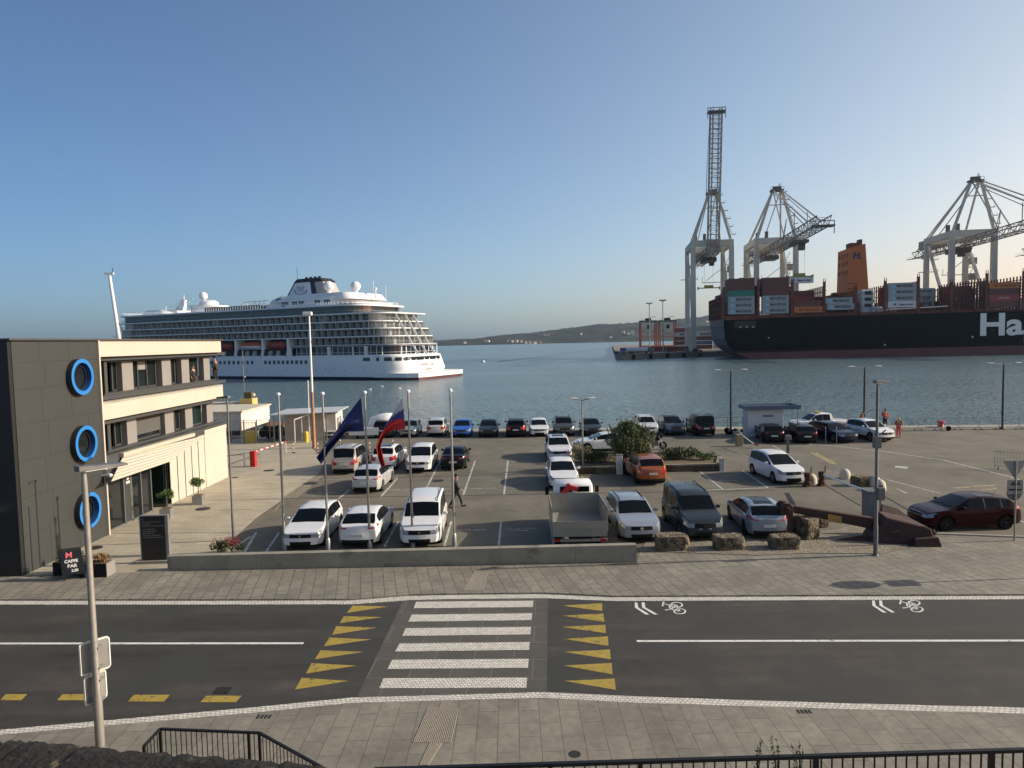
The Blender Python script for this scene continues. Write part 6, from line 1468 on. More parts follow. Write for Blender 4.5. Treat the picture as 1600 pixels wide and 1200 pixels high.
text('lettering', 'VIKING', 1.25, sn, CS, (-60.4,4.9,26.5), (R(90),0,0), .03, bold=.03)
def dome(x, y, z, r_):
    MB().ball((x,y,z),r_,16).build('radar_dome', MT['dome_cream'] if 0 else sw, CS, smooth=True); MB().lathe([(r_*.45,-r_-2.4),(r_*.4,-r_+.2)],(x,y,z),10).build('dome_pedestal', sw, CS)
dome(-43,12,31.2,1.75); dome(-33,14,30.7,1.7); dome(-25.5,15,29.5,.55); dome(-108,14.4,31.0,1.6)
q = MB(); q.tube([(-24,12,28),(-24,12,32)],.08,5).tube([(-30,10,28),(-30,10,31.6)],.08,5).tube([(-20.5,14,26),(-20.5,14,30.5)],.08,5); q.build('antenna', sw, CS)
# forward house, drum and radar mast
MB().lathe([(6.5,24),(6.5,26.4),(7.2,26.5),(7.2,27.1),(3.6,27.2),(3.4,28.6),(2.4,29.2)],(-105,14.4,0),24).build('forward_drum', sw, CS, smooth=40)
loft([(24, plan(-112,-131,3,4)),(25.9, plan(-114,-130,3,5))]).build('bridge_house', sw, CS, smooth=40)
MB().hexa([(-124,13.6,25.9),(-119,13.6,25.9),(-119,15.2,25.9),(-124,15.2,25.9)],[(-120,14,30.2),(-118,14,30.2),(-118,14.8,30.2),(-120,14.8,30.2)]).build('radar_mast', sw, CS)
q = MB(); q.bar((-124,14.4,29),(-116,14.4,29),.2).bar((-122,14.4,30),(-114,14.4,30.4),.2).bar((-128,14.4,27.8),(-120,14.4,27.8),.2).bar((-119,14.4,30),(-119,14.4,32),.15).bar((-116,12,27),(-116,12,31),.1).bar((-130,14.4,24),(-130,14.4,28),.15); q.build('radar_bar', sw, CS)
MB().box(-95,-68,4,24.8,24,25.6).build('pool_roof', sg, CS); 
q = MB()
for z, k in ((25.2,0),(26.8,1)): q.bar((-78+k*2,5,z),(-64,5,z+.2),.22)
for i in range(6): q.bar((-78+i*2.2,5,25.2),(-77+i*2.2,5,26.8),.12); q.bar((-77+i*2.2,5,26.8),(-76+i*2.2+.2,5,25.2),.12)
q.bar((-79,5,24),(-76,5,26.8),.2); q.build('arch_truss', sw, CS)
# ================================================================ CONTAINER SHIP
TH2 = R(-8); SO = Vector((169.0, 331.3, WZ)); FR2 = Matrix.Translation(SO) @ Matrix.Rotation(TH2, 4, 'Z')
SH = thing('container_ship', 'huge dark blue container ship with a dull red waterline and large white letters', 'container ship', tuple(SO), TH2)
hn = mat('hull_navy', (.004,.006,.010), .8, spec=.05, noise=[(.06,.3),(.5,.25)], spots=(.35,.62,.8,(.018,.014,.013))); hm = mat('hull_maroon', (.12,.035,.04), .7, noise=[(.08,.2),(.7,.15)]); hg = mat('hull_transom', (.10,.11,.12), .7, noise=(.2,.15)); dkb = mat('deck_brown', (.145,.04,.03), .8, noise=[(.2,.35),(1.5,.2)])
def spl(xs, yi, xb=235, bow=300, top=0):
    return [(xs,yi+2.0 if yi < 3 else yi),(xs+2.5,yi),(xb,yi),(bow-25,12),(bow,24),(bow-25,36),(xb,48-yi),(xs+2.5,48-yi),(xs,46-yi if yi < 3 else 48-yi)]
lv = [(-2,spl(-48,10)),(1.5,spl(-55,5)),(4.0,spl(-59.5,2.2)),(6.5,spl(-62.5,.9)),(10,spl(-64.3,0)),(19.2,spl(-65,0))]
q = loft(lv); n_ = 9
for i in range(len(lv)-1): q.m[i*n_+8] = 1
q.build('hull', [hn, hg], SH)
loft([(z, [(x+(.0), y+(-.05 if y < 24 else .05)) for x, y in p_]) for z, p_ in ((-2,spl(-48.1,10)),(1.5,spl(-55.1,5)),(3.9,spl(-59.4,2.3)))]).build('waterline_paint', hm, SH)
MB().add([(-59.5,-.06,2.9),(230,-.06,5.9),(230,-.06,-1),(-50,-.06,-1)],[(0,3,2,1)]).add([(-59.5,-.02,2.9),(230,-.02,5.9),(230,-.02,-1),(-50,-.02,-1)],[(0,1,2,3)]).build('waterline_band', hm, SH)
MB().add([(-65,-.03,19.15),(-49,-.03,19.15),(240,-.03,19.15),(240,-.03,22.2),(70,-.03,20.4),(-49,-.03,19.7)],[(1,2,3,4,5)]).build('bulwark', hn, SH, fix=False)
MB().box(-65.04,-64.9,1.2,46,16.6,19.0).build('stern_gallery', MT['pole_dark'], SH)
q = MB()
for k in range(13): y = 1.2+k*3.7; q.box(-65.12,-65.0,y-.35,y+.35,16.6,19.0)
q.box(-65.15,-65.0,.5,47,19.0,19.6).box(-65.15,-65.0,.5,47,16.1,16.6); q.build('gallery_post', hg, SH)
MB().box(-60,-50,-.07,.2,15.2,18.6).build('side_gallery', MT['facade_black'], SH)
q = MB()
for x in (-57.5,-54.5,-51.5): q.box(x-.1,x+.7,-.2,-.05,15.3,15.5).box(x-.1,x+.05,-.2,-.05,15.3,16.0).box(x+.55,x+.7,-.2,-.05,15.3,16.0)
q.build('mooring_roller', MT['white'], SH)
MB().box(-64.8,240,.6,47.4,19.2,21.3).build('deck_coaming', dkb, SH)
text('lettering', 'Hapag-Lloyd', 14.2, MT['white'], SH, (50.3,-.12,9.4), (R(90),0,0), .05, bold=.42, sx=1.17)
q = MB(); q.box(-1,18,-.25,-.1,7.6,7.9) if 0 else q.box(47.5,48.2,-.12,-.02,8.2,9.0).box(9,9.6,-.12,-.02,5.3,6.0).box(-44.2,-43.6,-.12,-.02,9.9,10.4); q.build('hull_mark', MT['text_white'], SH)
CH_ = 2.9
cl_ = {}
def cmat(k, c): cl_[k] = mat('container_'+k, c, .6, noise=[(.5,.12),(3.,.06)], wave=(1.15,.22,'X'))
cmat('brown', (.13,.045,.035)); cmat('grey', (.33,.36,.38)); cmat('green', (.03,.20,.15)); cmat('orange', (.52,.15,.04)); cmat('white', (.66,.67,.68)); cmat('red', (.30,.05,.05)); cmat('blue', (.06,.12,.22)); cmat('purple', (.20,.05,.08)); cmat('dim', (.10,.035,.028))
star = mat('star_blue', (.25,.5,.65), .6)
hl_blue = mat('logo_blue', (.02,.035,.14), .5)
def logo(mb, x, z, s_, y=-.05):
    for k in (0, .62): 
        mb.ext([(x+k*s_, y, z),(x+(k+.30)*s_, y, z),(x+(k+.55)*s_, y, z+s_),(x+(k+.25)*s_, y, z+s_)],(0,.04,0))
    mb.ext([(x+.1*s_,y,z+.38*s_),(x+1.1*s_,y,z+.38*s_),(x+1.15*s_,y,z+.6*s_),(x+.15*s_,y,z+.6*s_)],(0,.04,0)); mb.ext([(x+.9*s_,y,z),(x+1.35*s_,y,z),(x+1.42*s_,y,z+.22*s_),(x+.95*s_,y,z+.22*s_)],(0,.04,0))
CM = {}
def cbox(col, L_):
    k = (col, L_)
    if k not in CM:
        q = MB().box(.12,L_-.12,.04,2.40,.1,CH_-.1); o = q.build('container_body', cl_[col]); me = o.data; bpy.data.objects.remove(o)
        q = MB()
        for x in (0,L_-.16):
            for y in (0,2.28): q.box(x,x+.16,y,y+.16,0,CH_-.02)
        for z in (0,CH_-.16):
            for y in (0,2.30): q.box(.16,L_-.16,y,y+.12,z,z+.13)
        o = q.build('container_frame', cl_[col]); CM[k] = (me, o.data); bpy.data.objects.remove(o)
    return CM[k]
CN = [0]
def container(fr, rz, x, y, z, col, label, group, txt=None, L_=12.4, tm=None, detail=True):
    p = fr @ Vector((x,y,z)); t = thing('shipping_container', label, 'container', tuple(p), rz, group)
    a, b_ = cbox(col, L_); o = bpy.data.objects.new('container_body', a); COL.objects.link(o); o.parent = t
    if detail: o = bpy.data.objects.new('container_frame', b_); COL.objects.link(o); o.parent = t
    if txt == 'M':
        text('lettering', 'MAERSK', 1.75, MT['pole_dark'], t, (3.6,-.01,.85), (R(90),0,0), .02, bold=.03, sx=1.18); MB().box(1.5,2.9,-.03,.0,.7,2.1).build('star_badge', star, t)
    elif txt == 'H':
        text('lettering', 'Hapag-Lloyd', 1.3, tm or hl_blue, t, (4.6,-.01,.95), (R(90),0,0), .02, bold=.04, sx=1.0); q = MB(); logo(q, 2.2, .8, 1.2, -.03); q.build('logo', tm or hl_blue, t)
    elif txt: text('lettering', txt, 1.0, MT['text_white'], t, (4.0,-.01,1.0), (R(90),0,0), .02)
    return t
ordn = ['bottom','second','third','fourth','fifth','top']
Z0 = 21.9; gA = 'containers stacked on the ship'
tiers = ['grey','grey','grey','green','brown','brown']
for k, c in enumerate(tiers): container(FR2, TH2, -62.9, .1, Z0+k*CH_, c, '%s container, %s of the sternmost stack facing the viewer' % ({'grey':'grey lettered','green':'plain green','brown':'dark brown'}[c], ordn[k]), gA, 'M' if c == 'grey' else None)
for k, c in enumerate(['grey','grey','grey','brown','brown','brown']): container(FR2, TH2, -46.9, .1, Z0+k*CH_, c, '%s container, %s of the second stack from the stern' % ('grey lettered' if c == 'grey' else 'dark brown', ordn[k]), gA, 'M' if c == 'grey' else None)
hts = [6,6,6,5,5,5,4,4,4,4,3,3,4,4,4,4,3]
for j, h in enumerate(hts):
    for k in range(h):
        if j < len(hts)-1 and k < min(hts[j+1], h)-2 and j > 3: pass
        container(FR2, TH2, -62.9, 2.75+j*2.6, Z0+k*CH_, ['brown','dim','brown','blue','dim'][(j*3+k) % 5] if k < h-2 else 'dim', 'end-on dark container in the stern block, %s tier, %s row from the viewer' % (ordn[k], NTH[j+1]), 'end-on containers at the stern', detail=False)
for j in range(1, 5):
    for k in (3,4,5): container(FR2, TH2, -46.9, .1+j*2.6, Z0+k*CH_, 'dim', 'dark brown container behind the second stack, %s tier, %s row back' % (ordn[k], NTH[j-1]), 'rows behind the second stack', detail=False)
container(FR2, TH2, -32.0, .1, 21.9, 'orange', 'bright orange lettered container low on deck beside the second stack', gA, 'H', L_=13.0, tm=mat('dark_red_txt',(.16,.03,.03),.6)); container(FR2, TH2, -32.0, .1, 24.8, 'brown', 'dark brown container on top of the low orange one', gA)
container(FR2, TH2, -17.0, .1, 22.9, 'grey', 'lower grey lettered container of the pair below the funnel', gA, 'M'); container(FR2, TH2, -17.8, .1, 25.8, 'grey', 'upper grey lettered container of the pair below the funnel', gA, 'M')
container(FR2, TH2, 10.6, .1, 23.3, 'white', 'white lettered container at the bottom of the four-high stack', gA, 'H')
for k in range(3): container(FR2, TH2, 10.6, .1, 26.2+k*CH_, 'grey', 'grey lettered container, %s of the four-high stack' % ['second','third','top'][k], gA, 'M')
for k in range(3): container(FR2, TH2, 23.8, 12, 24.0+k*CH_, 'grey', 'pale grey container, %s of the half hidden stack behind the brown frame' % ['bottom','middle','top'][k], gA, 'M', L_=12.4)
for k, (c, tx) in enumerate((('brown',None),('red','CMA CGM'),('dim',None),('orange','H'))): container(FR2, TH2, 55.2, 1.0, 22.2+k*CH_, c, ['brown container at the bottom of the stack at the right picture edge','reddish lettered container, second of the stack at the right edge','dark brown container below the orange top one at the right edge','orange container on top of the stack at the right edge'][k], gA, tx, L_=13, tm=mat('dark_red_txt',(.16,.03,.03),.6))
for x in (72,86): 
    for k in range(4): container(FR2, TH2, x, .1, 22.2+k*CH_, ['brown','grey','orange','brown'][k], 'container beyond the right picture edge, %s of the %s stack' % (ordn[k], 'nearer' if x == 72 else 'farther'), 'containers beyond the right edge')
for bi, (bx0, by, tz, nt_) in enumerate(((-32.0, 12.0, 21.6, 4), (-17.2, 17.0, 21.6, 3), (-3.0, 36.5, 21.6, 4), (25.6, 24.5, 21.6, 4), (40.0, 11.5, 21.6, 4))):
    for k in range(nt_):
        container(FR2, TH2, bx0, by, tz+k*CH_, ['brown','dim','red','brown'][(k+bi) % 4], 'dull brown-red container set back on deck, %s tier, %s such stack from the stern' % (ordn[k], NTH[bi]), 'stacks set back on the deck', None, L_=12.2)
        container(FR2, TH2, bx0, by+2.6, tz+k*CH_, ['dim','brown'][(k+bi) % 2], 'dull container hidden behind the %s set-back stack, %s tier' % (NTH[bi], ordn[k]), 'second row set back on the deck', None, L_=12.2, detail=False)
# lashing bridges, cell guides
def lash(x, z1, h2=None):
    q = MB()
    for k in range(18): y = .3+k*2.77; q.box(x-.25,x+.25,y-.22,y+.22,20,z1)
    z = 22.5
    while z < z1: q.box(x-.3,x+.3,.1,47.8,z,z+.35); z += 3.0
    q.box(x-.55,x+.55,.0,.9,20,z1+2.0)
    for zz in (z1+2.0,): q.tube([(x-.45,.4,zz),(x-.45,.4,zz+1.1),(x,.4,zz+1.7),(x+.45,.4,zz+1.1),(x+.45,.4,zz)],.17,6)
    for k in range(4): q.box(x-.9,x+.9,.05,.3,23+k*3,23.25+k*3)
    q.build('lashing_bridge', dkb, SH)
for x, z in ((-65.4,31),(-48.7,36),(-32.9,35),(-18.2,34.5),(-4.0,32),(9.3,34),(24.0,35.5),(38.5,32.5),(53.8,36),(69.5,36.5),(84,35),(99,35)): lash(x, z)
q = MB(); rg_ = random.Random(9)
for x0, x1, z, y in ((-31.5,-19.5,28.5,14),(-17,-5,29,20),(-3,9,26,10),(25,37.5,29.5,22),(39.5,52.5,31.5,10),(26,52,27,30)):
    q = MB(); q.box(x0,x1,y,y+1.0,21.3,z)
    for k in range(9):
        xx = x0+(x1-x0)*k/8; q.box(xx-.12,xx+.12,y-.2,y+.1,21.3,z+rg_.uniform(.4,1.6))
    q.box(x0,x1,y-.1,y+.1,z+.9,z+1.05); q.build('cell_guide', dkb, SH)
q = MB()
for k in range(18): x = -32+k*6.2+rg_.uniform(-1,1); MB().box(x-.2,x+.2,.2,.8,19.8,21.8+rg_.random()).build('deck_fitting', dkb, SH)
for k in range(30): x = rg_.uniform(24,54); y = rg_.uniform(1,8); z = rg_.uniform(21,27); MB().box(x,x+rg_.uniform(.4,2.5),y,y+1,z,z+rg_.uniform(.3,2)).build('deck_fitting', dkb, SH)
q = MB(); 
for k in range(110): 
    x = -33+k*1.0; q.bar((x,.1,19.9+.012*(x+50)),(x,.1,21.0+.012*(x+50)),.08)
q.bar((-33,.1,21.0),(77,.1,22.3),.08); q.build('deck_railing', dkb, SH)['kind'] = 'stuff'; 
# funnel of container ship
of = mat('funnel_orange', (.48,.125,.025), .6, noise=(.3,.05))
MB().hexa([(-2.4,16,21),(8.2,16,21),(8.2,34,21),(-2.4,34,21)],[(-1.7,16,54.0),(5.6,16,55.8),(5.6,34,55.8),(-1.7,34,54.0)]).build('funnel', of, SH)
q = MB(); q.box(-1,2.2,18,24,54,56.6).box(3.4,4.8,18,22,55,58.2); q.build('exhaust_pipe', mat('exhaust_brown',(.12,.05,.025),.7), SH)
q = MB(); 
def elogo(z0, x0, s_):
    q.lathe([(s_*.55,0),(s_*.55,.05)],(x0,15.9,z0),14,'Y'); q.ext([(x0,15.9,z0+s_*.55),(x0+s_*1.7,15.9,z0+s_*.45),(x0+s_*1.45,15.9,z0),(x0+s_*1.7,15.9,z0-.1*s_),(x0+s_*1.2,15.9,z0-s_*.55),(x0,15.9,z0-s_*.5)],(0,.06,0))
logo(q, -.4, 48.4, 3.3, 15.92); q.build('funnel_emblem', hl_blue, SH)
q = MB()
for z in (36.5,41,45.5,49.5):
    for y in (19,23,27,31): q.box(-2.4+(z-21)*.021-.12,-2.4+(z-21)*.021+.05,y-.7,y+.7,z,z+2.2) if z > 40 else None
for z in (33.5,36): q.box(-2.6,2.0,15.85,16,z,z+.5)
q.build('louvre', mat('louvre_red',(.18,.05,.02),.7), SH)
q = MB(); q.box(.5,6.6,6,12,20,32.5).box(5,9.8,4,12,20,24); q.build('casing', mat('casing_white',(.50,.52,.52),.6,noise=[(.5,.3)]), SH, bev=.6)
q = MB()
for z in (24,27,30): q.box(2.0,5.2,5.9,6,z,z+1.6)
q.build('casing_window', MT['pole_dark'], SH)
MB().bar((8,.6,22.3),(37,.6,23.3),.7,.5).build('gangway', MT['white_dirty'], SH)
# accommodation block beyond the frame
MB().box(110,124,2,46,20,58).build('deck_house', MT['white_dirty'], SH)
# ================================================================ TERMINAL PIER
wp = lambda x, y: FR2 @ Vector((x, y, 0))
pr = [(56.5,372),(60.5,370.5),(wp(-66,50).x,wp(-66,50).y),(wp(320,50).x,wp(320,50).y),(wp(320,700).x,wp(320,700).y),(131,900)]
tag(MB().prism(pr, -6, .5).build('terminal_pier', mat('pier_concrete',(.20,.18,.155),.9,noise=[(.15,.25),(1.,.2)])), kind=SETM)
t = thing('pier_fenders', 'row of black rubber fenders on the front face of the terminal pier', 'fenders', (0,0,0)); q = MB(); a = Vector((60.5,370.5,0)); b_ = Vector((wp(-66,50).x,wp(-66,50).y,0)); n3 = Vector((b_.y-a.y, a.x-b_.x, 0)).normalized()
for k in range(5): c_ = a.lerp(b_, .1+.2*k)+n3*.5; q.box(c_.x-.9,c_.x+.9,c_.y-.4,c_.y+.4,-2.4,-.1)
q.build('fender', MT['rubber'], t)
rg_ = random.Random(21)
for k in range(16):
    x = 58+k*1.1+rg_.uniform(-.6,.6); y = 374+rg_.uniform(0,9)
    if k > 7: x = 92+rg_.uniform(0,16); y = 392+rg_.uniform(0,5)
    if k in (2,5): lab = 'pale concrete block among the pier tip rubble, %s one' % ('left' if k == 2 else 'right')
    else: lab = 'rubble boulder on the terminal pier edge, %s from the left' % NTH[k]
    o = MB().lathe([(.6,0),(1.1,.3),(1.0,1.0),(.5,1.5)],(0,0,0),7).build('boulder', MT['concrete_dark'] if k%3 else MT['rust_dark'], None, loc=(x,y,.5)); o.scale = (rg_.uniform(.8,1.6),1,rg_.uniform(.6,1.3)); tag(o, lab, 'boulder', 'rubble on the pier')
t = thing('tank_trailer', 'long white cylindrical tank trailer parked on the pier', 'trailer', (69,380,.5), R(2)); MB().lathe([(.3,-6),(1.4,-5.8),(1.4,5.8),(.3,6)],(0,0,2.0),16,'X').build('tank', mat('tank_white',(.55,.58,.6),.5), t, smooth=40); MB().box(-5,9,-1,1,.6,.9).build('chassis', MT['trim_black'], t); MB().box(6.5,9.3,-1.2,1.2,.6,3.0).build('cab', MT['concrete_dark'], t)
q = MB()
for x in (-4,-2.8,5,8): q.lathe([(.5,-1.2),(.5,1.2)],(x,0,.5),12,'Y')
q.build('wheel', MT['rubber'], t)
def FR0(x, y, rz): return Matrix.Translation((x,y,.5)) @ Matrix.Rotation(rz,4,'Z')
for k, (x, y, z, c, L_) in enumerate(((64,400,0,'dim',12.4),(78,404,0,'brown',12.4),(91,404,0,'brown',12.4),(62,392,0,'blue',3.5))): container(FR0(x,y,0), 0, 0, 0, z, c, ['dark container on the pier behind the white tank trailer','brown container right of the dark one on the pier','brown container at the foot of the orange yard crane','small dark blue container near the pier tip'][k], 'containers lying on the pier', L_=L_)
yard = [['grey','dim','dim','grey','purple'],['dim','blue','dim','grey','grey'],['grey','grey','dim','grey','grey']]
for j in range(3):
    for k in range(5):
        container(Matrix.Translation((111+j*13.0, 470-j*1.5, .5)), 0, 0, 0, k*CH_, yard[j][k], '%s container, %s of the %s yard stack between the cranes' % ({'grey':'pale grey','dim':'dark brown','purple':'crimson','blue':'dark blue'}[yard[j][k]], ordn[k], ['left','middle','right'][j]), 'yard containers behind the crane legs', 'M' if yard[j][k] == 'grey' and k else None, detail=False)
# yard gantry cranes (orange)
og = mat('rtg_orange', (.46,.13,.05), .6, noise=(.3,.15))
def rtg(x, y, lab):
    t = thing('yard_crane', lab, 'yard crane', (x,y,.5), R(-6), 'orange yard cranes'); Wd, Dp, H_ = 11.5, 12, 20
    for i, (a, b_) in enumerate(((0,0),(Wd,0),(0,Dp),(Wd,Dp))): 
        q = MB().box(a-.45,a+.45,b_-.45,b_+.45,1,H_)
        q.build('leg', og, t)
    q = MB(); q.box(-.6,Wd+.6,-.5,.5,H_,H_+1.4).box(-.6,Wd+.6,Dp-.5,Dp+.5,H_,H_+1.4).box(-.5,.5,-.5,Dp+.5,H_-2,H_-.6).box(Wd-.5,Wd+.5,-.5,Dp+.5,H_-2,H_-.6); q.build('top_beam', MT['galv_dark'], t)
    q = MB(); q.box(-1,Wd+1,-.5,.5,1,2.4).box(-.4,Wd+.4,-.3,.3,8.5,9.3).bar((0,0,9),(Wd,0,14),.35).bar((Wd,0,9),(0,0,14),.35); q.build('sill_beam', og, t)
    q = MB(); q.box(Wd/2-2,Wd/2+2,1,8,H_+1.4,H_+3).box(Wd/2-1,Wd/2+1,-1.3,1.2,H_-5,H_-2); q.build('trolley', MT['trim_black'], t)
    q = MB(); q.tube([(1,0,H_+1),(1,0,H_+3.4)],.1,5).bar((6,0,H_+3.6),(11,0,H_+3.9),.3).bar((6,0,H_+1),(6,0,H_+3.6),.2); q.build('antenna', MT['galv_dark'], t)
    q = MB()
    for a in (0,Wd):
        for b_ in (-1,1): q.lathe([(.8,-.4),(.8,.4)],(a+b_,0,.8),10,'Y')
    q.build('wheel', MT['rubber'], t)
rtg(97.5, 520, 'left one of the two orange yard gantry cranes on the pier'); rtg(111.5, 518, 'right one of the two orange yard gantry cranes on the pier')
for (x, H_, y), lab in (((88,31,440),'thin lamp mast with a ring of floodlights behind the left yard crane'),((83,27.2,380),'taller nearer lamp mast with a ring of floodlights in front of the right yard crane')):
    D = y; px_ = 1016 if y == 440 else 1037; X = (px_-800)/1080*D
    t = thing('floodlight_mast', lab, 'light mast', (X,D,.5), 0, 'floodlight masts'); H_ = 30 if y == 440 else 28.5
    MB().tube([(0,0,0),(0,0,H_)],[.35,.2],8).build('pole', MT['galv'], t); q = MB()
    for k in range(6): a = k*1.047; q.bar((0,0,H_-.6),(1.6*math.cos(a),1.6*math.sin(a),H_+.1),.12); q.box(1.6*math.cos(a)-.35,1.6*math.cos(a)+.35,1.6*math.sin(a)-.3,1.6*math.sin(a)+.3,H_-.1,H_+.5)
    q.build('floodlight', MT['galv_dark'], t)
# ================================================================ SHIP-TO-SHORE CRANES (local frame: x along quay, y landward)
cw = mat('crane_white', (.62,.575,.48), .6, noise=[(.2,.1)]); cdk = mat('crane_dark', (.13,.125,.12), .7, noise=(.5,.3)); cbr = mat('crane_brown', (.30,.26,.22), .7, noise=(.4,.3)); cgr = mat('crane_grey', (.33,.31,.28), .6, noise=(.4,.15))
WQ = 21.0; HB = 62.0; AP = 91.0
def truss(mb, A, B_, w_, h_, n_, t_=.35, side=Vector((1,0,0))):
    A = Vector(A); B_ = Vector(B_); d = (B_-A).normalized(); up = side.cross(d).normalized()
    if up.z < 0: up = -up
    c = lambda k, sx, sz: A.lerp(B_, k)+side*sx*w_/2+up*sz*h_
    for sx in (-1,1):
        for sz in (0,1): mb.bar(c(0,sx,sz), c(1,sx,sz), t_*1.5)
    for i in range(n_):
        k0, k1 = i/n_, (i+1)/n_
        for sx in (-1,1): mb.bar(c(k0,sx,i%2), c(k1,sx,(i+1)%2), t_*.8); mb.bar(c(k0,sx,0), c(k0,sx,1), t_*.6)
        mb.bar(c(k0,-1,0), c(k0,1,0), t_*.8); mb.bar(c(k0,-1,1), c(k0,1,1), t_*.6); mb.bar(c(k0,-1,0), c(k1,1,0), t_*.5)
def sts(x0, raised, lab, spz=None, box_=False, spy=5, stairs=True):
    p = FR2 @ Vector((x0,54,3.0)); t = thing('ship_to_shore_crane', lab, 'quay crane', tuple(p), TH2, 'quayside container cranes')
    B0 = HB-3; m = WQ/2
    for x in (0, WQ):
        MB().hexa([(x-1.5,-1.5,0),(x+1.5,-1.5,0),(x+1.5,1.5,0),(x-1.5,1.5,0)],[(x-1.2,-1.2,B0),(x+1.2,-1.2,B0),(x+1.2,1.2,B0),(x-1.2,1.2,B0)]).build('leg', cw, t)
        MB().hexa([(x-1.4,28.6,0),(x+1.4,28.6,0),(x+1.4,31.4,0),(x-1.4,31.4,0)],[(x-1.1,28.9,B0),(x+1.1,28.9,B0),(x+1.1,31.1,B0),(x-1.1,31.1,B0)]).build('leg', cw, t)
        MB().box(x-1.1,x+1.1,-1.2,31.2,B0,B0+3.4).build('portal_beam', cw, t)
        MB().box(x-.9,x+.9,0,30,14,16.2).bar((x,2,16),(x,28,B0-1),1.3).build('side_brace', cw, t)
    for b_ in ((-1,WQ+1,-1.1,1.1,B0+.1,B0+3.5),(-1,WQ+1,28.9,31.1,B0+.1,B0+3.5),(1.3,WQ-1.3,-1,1,12,14.4),(1.3,WQ-1.3,29,31,12,14.4)): MB().box(*b_).build('cross_beam', cw, t)
    for x in (0, WQ):
        q = MB()
        for y in (-0.2,30):
            q.box(x-4,x+4,y-.9,y+.9,-2.3,-.2)
            for k in range(4): q.lathe([(.6,-.5),(.6,.5)],(x-3+k*2,y,-2.3),8,'Y')
        q.build('bogie', cdk, t)
    A0 = AP-3
    q = MB()
    for s_ in (-1,1): q.bar((m+s_*m*.97,0,B0+3),(m+s_*2.4,-2,A0),1.2).bar((m+s_*m*.9,30,B0+3),(m+s_*2.0,-1,A0),.9)
    for zz in (.35,.7): q.bar((m-(m*.97*(1-zz)+2.4*zz),-2*zz,B0+3+(A0-B0-3)*zz),(m+(m*.97*(1-zz)+2.4*zz),-2*zz,B0+3+(A0-B0-3)*zz),.5) if zz > .5 else None
    q.build('apex_frame', cw, t)
    q = MB(); q.box(m-3.4,m+3.4,-3.4,.8,A0-.6,A0+.4).box(m-2,m+2.2,-2,0,A0+.4,A0+2.2).bar((m-3.4,-3,A0+.4),(m-3.4,-3,A0+1.8),.15).bar((m+3.4,-3,A0+.4),(m+3.4,-3,A0+1.8),.15).bar((m-3.4,-3,A0+1.8),(m+3.4,-3,A0+1.8),.15).bar((m+1,-1,A0+2),(m+1.6,-1,A0+4),.3); q.build('apex_platform', cdk, t)
    # fixed girder
    q = MB(); truss(q, (m,-4,B0-4.5), (m,68,B0-4.5), 6, 4.0, 15, .34); q.build('girder', cbr, t)
    q = MB()
    for k in range(10): y = -3+k*7.6; q.box(m-5.0,m-3.6,y,y+6.5,B0-4.6,B0-4.4); q.bar((m-5,y,B0-4.5),(m-5,y,B0-3.3),.1); q.bar((m-5,y,B0-3.3),(m-5,y+7,B0-3.3),.1)
    q.build('walkway', cdk, t)
    H0 = Vector((m,-5,B0-4.5))
    if raised: E = H0+Vector((0,-76*math.cos(R(80.5)),76*math.sin(R(80.5))))
    else: E = H0+Vector((0,-82,1.0))
    q = MB(); truss(q, H0, E, 6, 4.0, 30 if raised else 17, .30); truss(q, H0, E, 3.2, 3.6, 22, .22) if raised else None; q.build('boom', cgr if raised else cbr, t)
    dd = (E-H0).normalized(); q = MB(); c_ = E-dd*1.5; q.box(c_.x-4.6,c_.x+4.6,c_.y-1.5,c_.y+3,c_.z-.5,c_.z+.2) ; 
    for s_ in (-4.6,4.6): q.bar((c_.x+s_,c_.y,c_.z-3.5),(c_.x+s_,c_.y,c_.z+2.2),.3); 
    q.bar((c_.x-4.6,c_.y,c_.z+2),(c_.x+4.6,c_.y,c_.z+2),.35); q.build('boom_tip', cdk, t)
    q = MB()
    if not raised:
        for s_ in (-1,1):
            q.bar((m+s_*2.2,-2,A0),(m+s_*3,-30,B0-.2),.45); q.bar((m+s_*2.2,-2,A0),(m+s_*3,-72,B0+.5),.5); q.bar((m+s_*2.2,-1,A0-.8),(m+s_*3,-68,B0-.5),.3)
            q.bar((m+s_*3,-50,B0+8.5),(m+s_*3,-50,B0-1),.3)
        q.bar((m-3,-30,B0-1),(m-1.5,-29,B0+9),.3).bar((m-3,-27,B0-1),(m-1.5,-29,B0+9),.3)
    else:
        for s_ in (-1,1): q.bar((m+s_*3.4,-1,A0),(m+s_*3.8,-9,A0+16),.3); q.bar((m+s_*3.8,-9,A0+16),(m+s_*3.2,-14,A0+36),.2)
    for s_ in (-1,1): q.bar((m+s_*2,-1,A0),(m+s_*3,62,B0-.5),.4)
    q.build('stay', cgr, t)
    q = MB()
    for k in range(6): zz = B0+6+k*4.4; x = m+m*(1-k/6.5)*.9+1.2; q.box(x-.2,x+2.0,-2.2,-.5,zz,zz+.2).bar((x+2,-1,zz),(x+2,-1,zz+1.3),.14).bar((x,-1,zz+.1),(x-1.6,-1,zz+4.4),.25)
    q.build('apex_stair', cgr, t)
    MB().box(m-4.2,m+4.2,38,56,B0-.2,B0+4.6).build('machinery_house', cgr, t)
    q = MB(); q.box(m-8.5,m-7,10,12,B0+3.4,B0+8).box(m-3.5,m-2,10,12,B0+3.4,B0+8.6).box(m-9.5,m-1,9.5,12.5,B0+3.4,B0+3.9); q.build('floodlight_rack', cdk, t)
    ty = spy-54 if not raised else 14
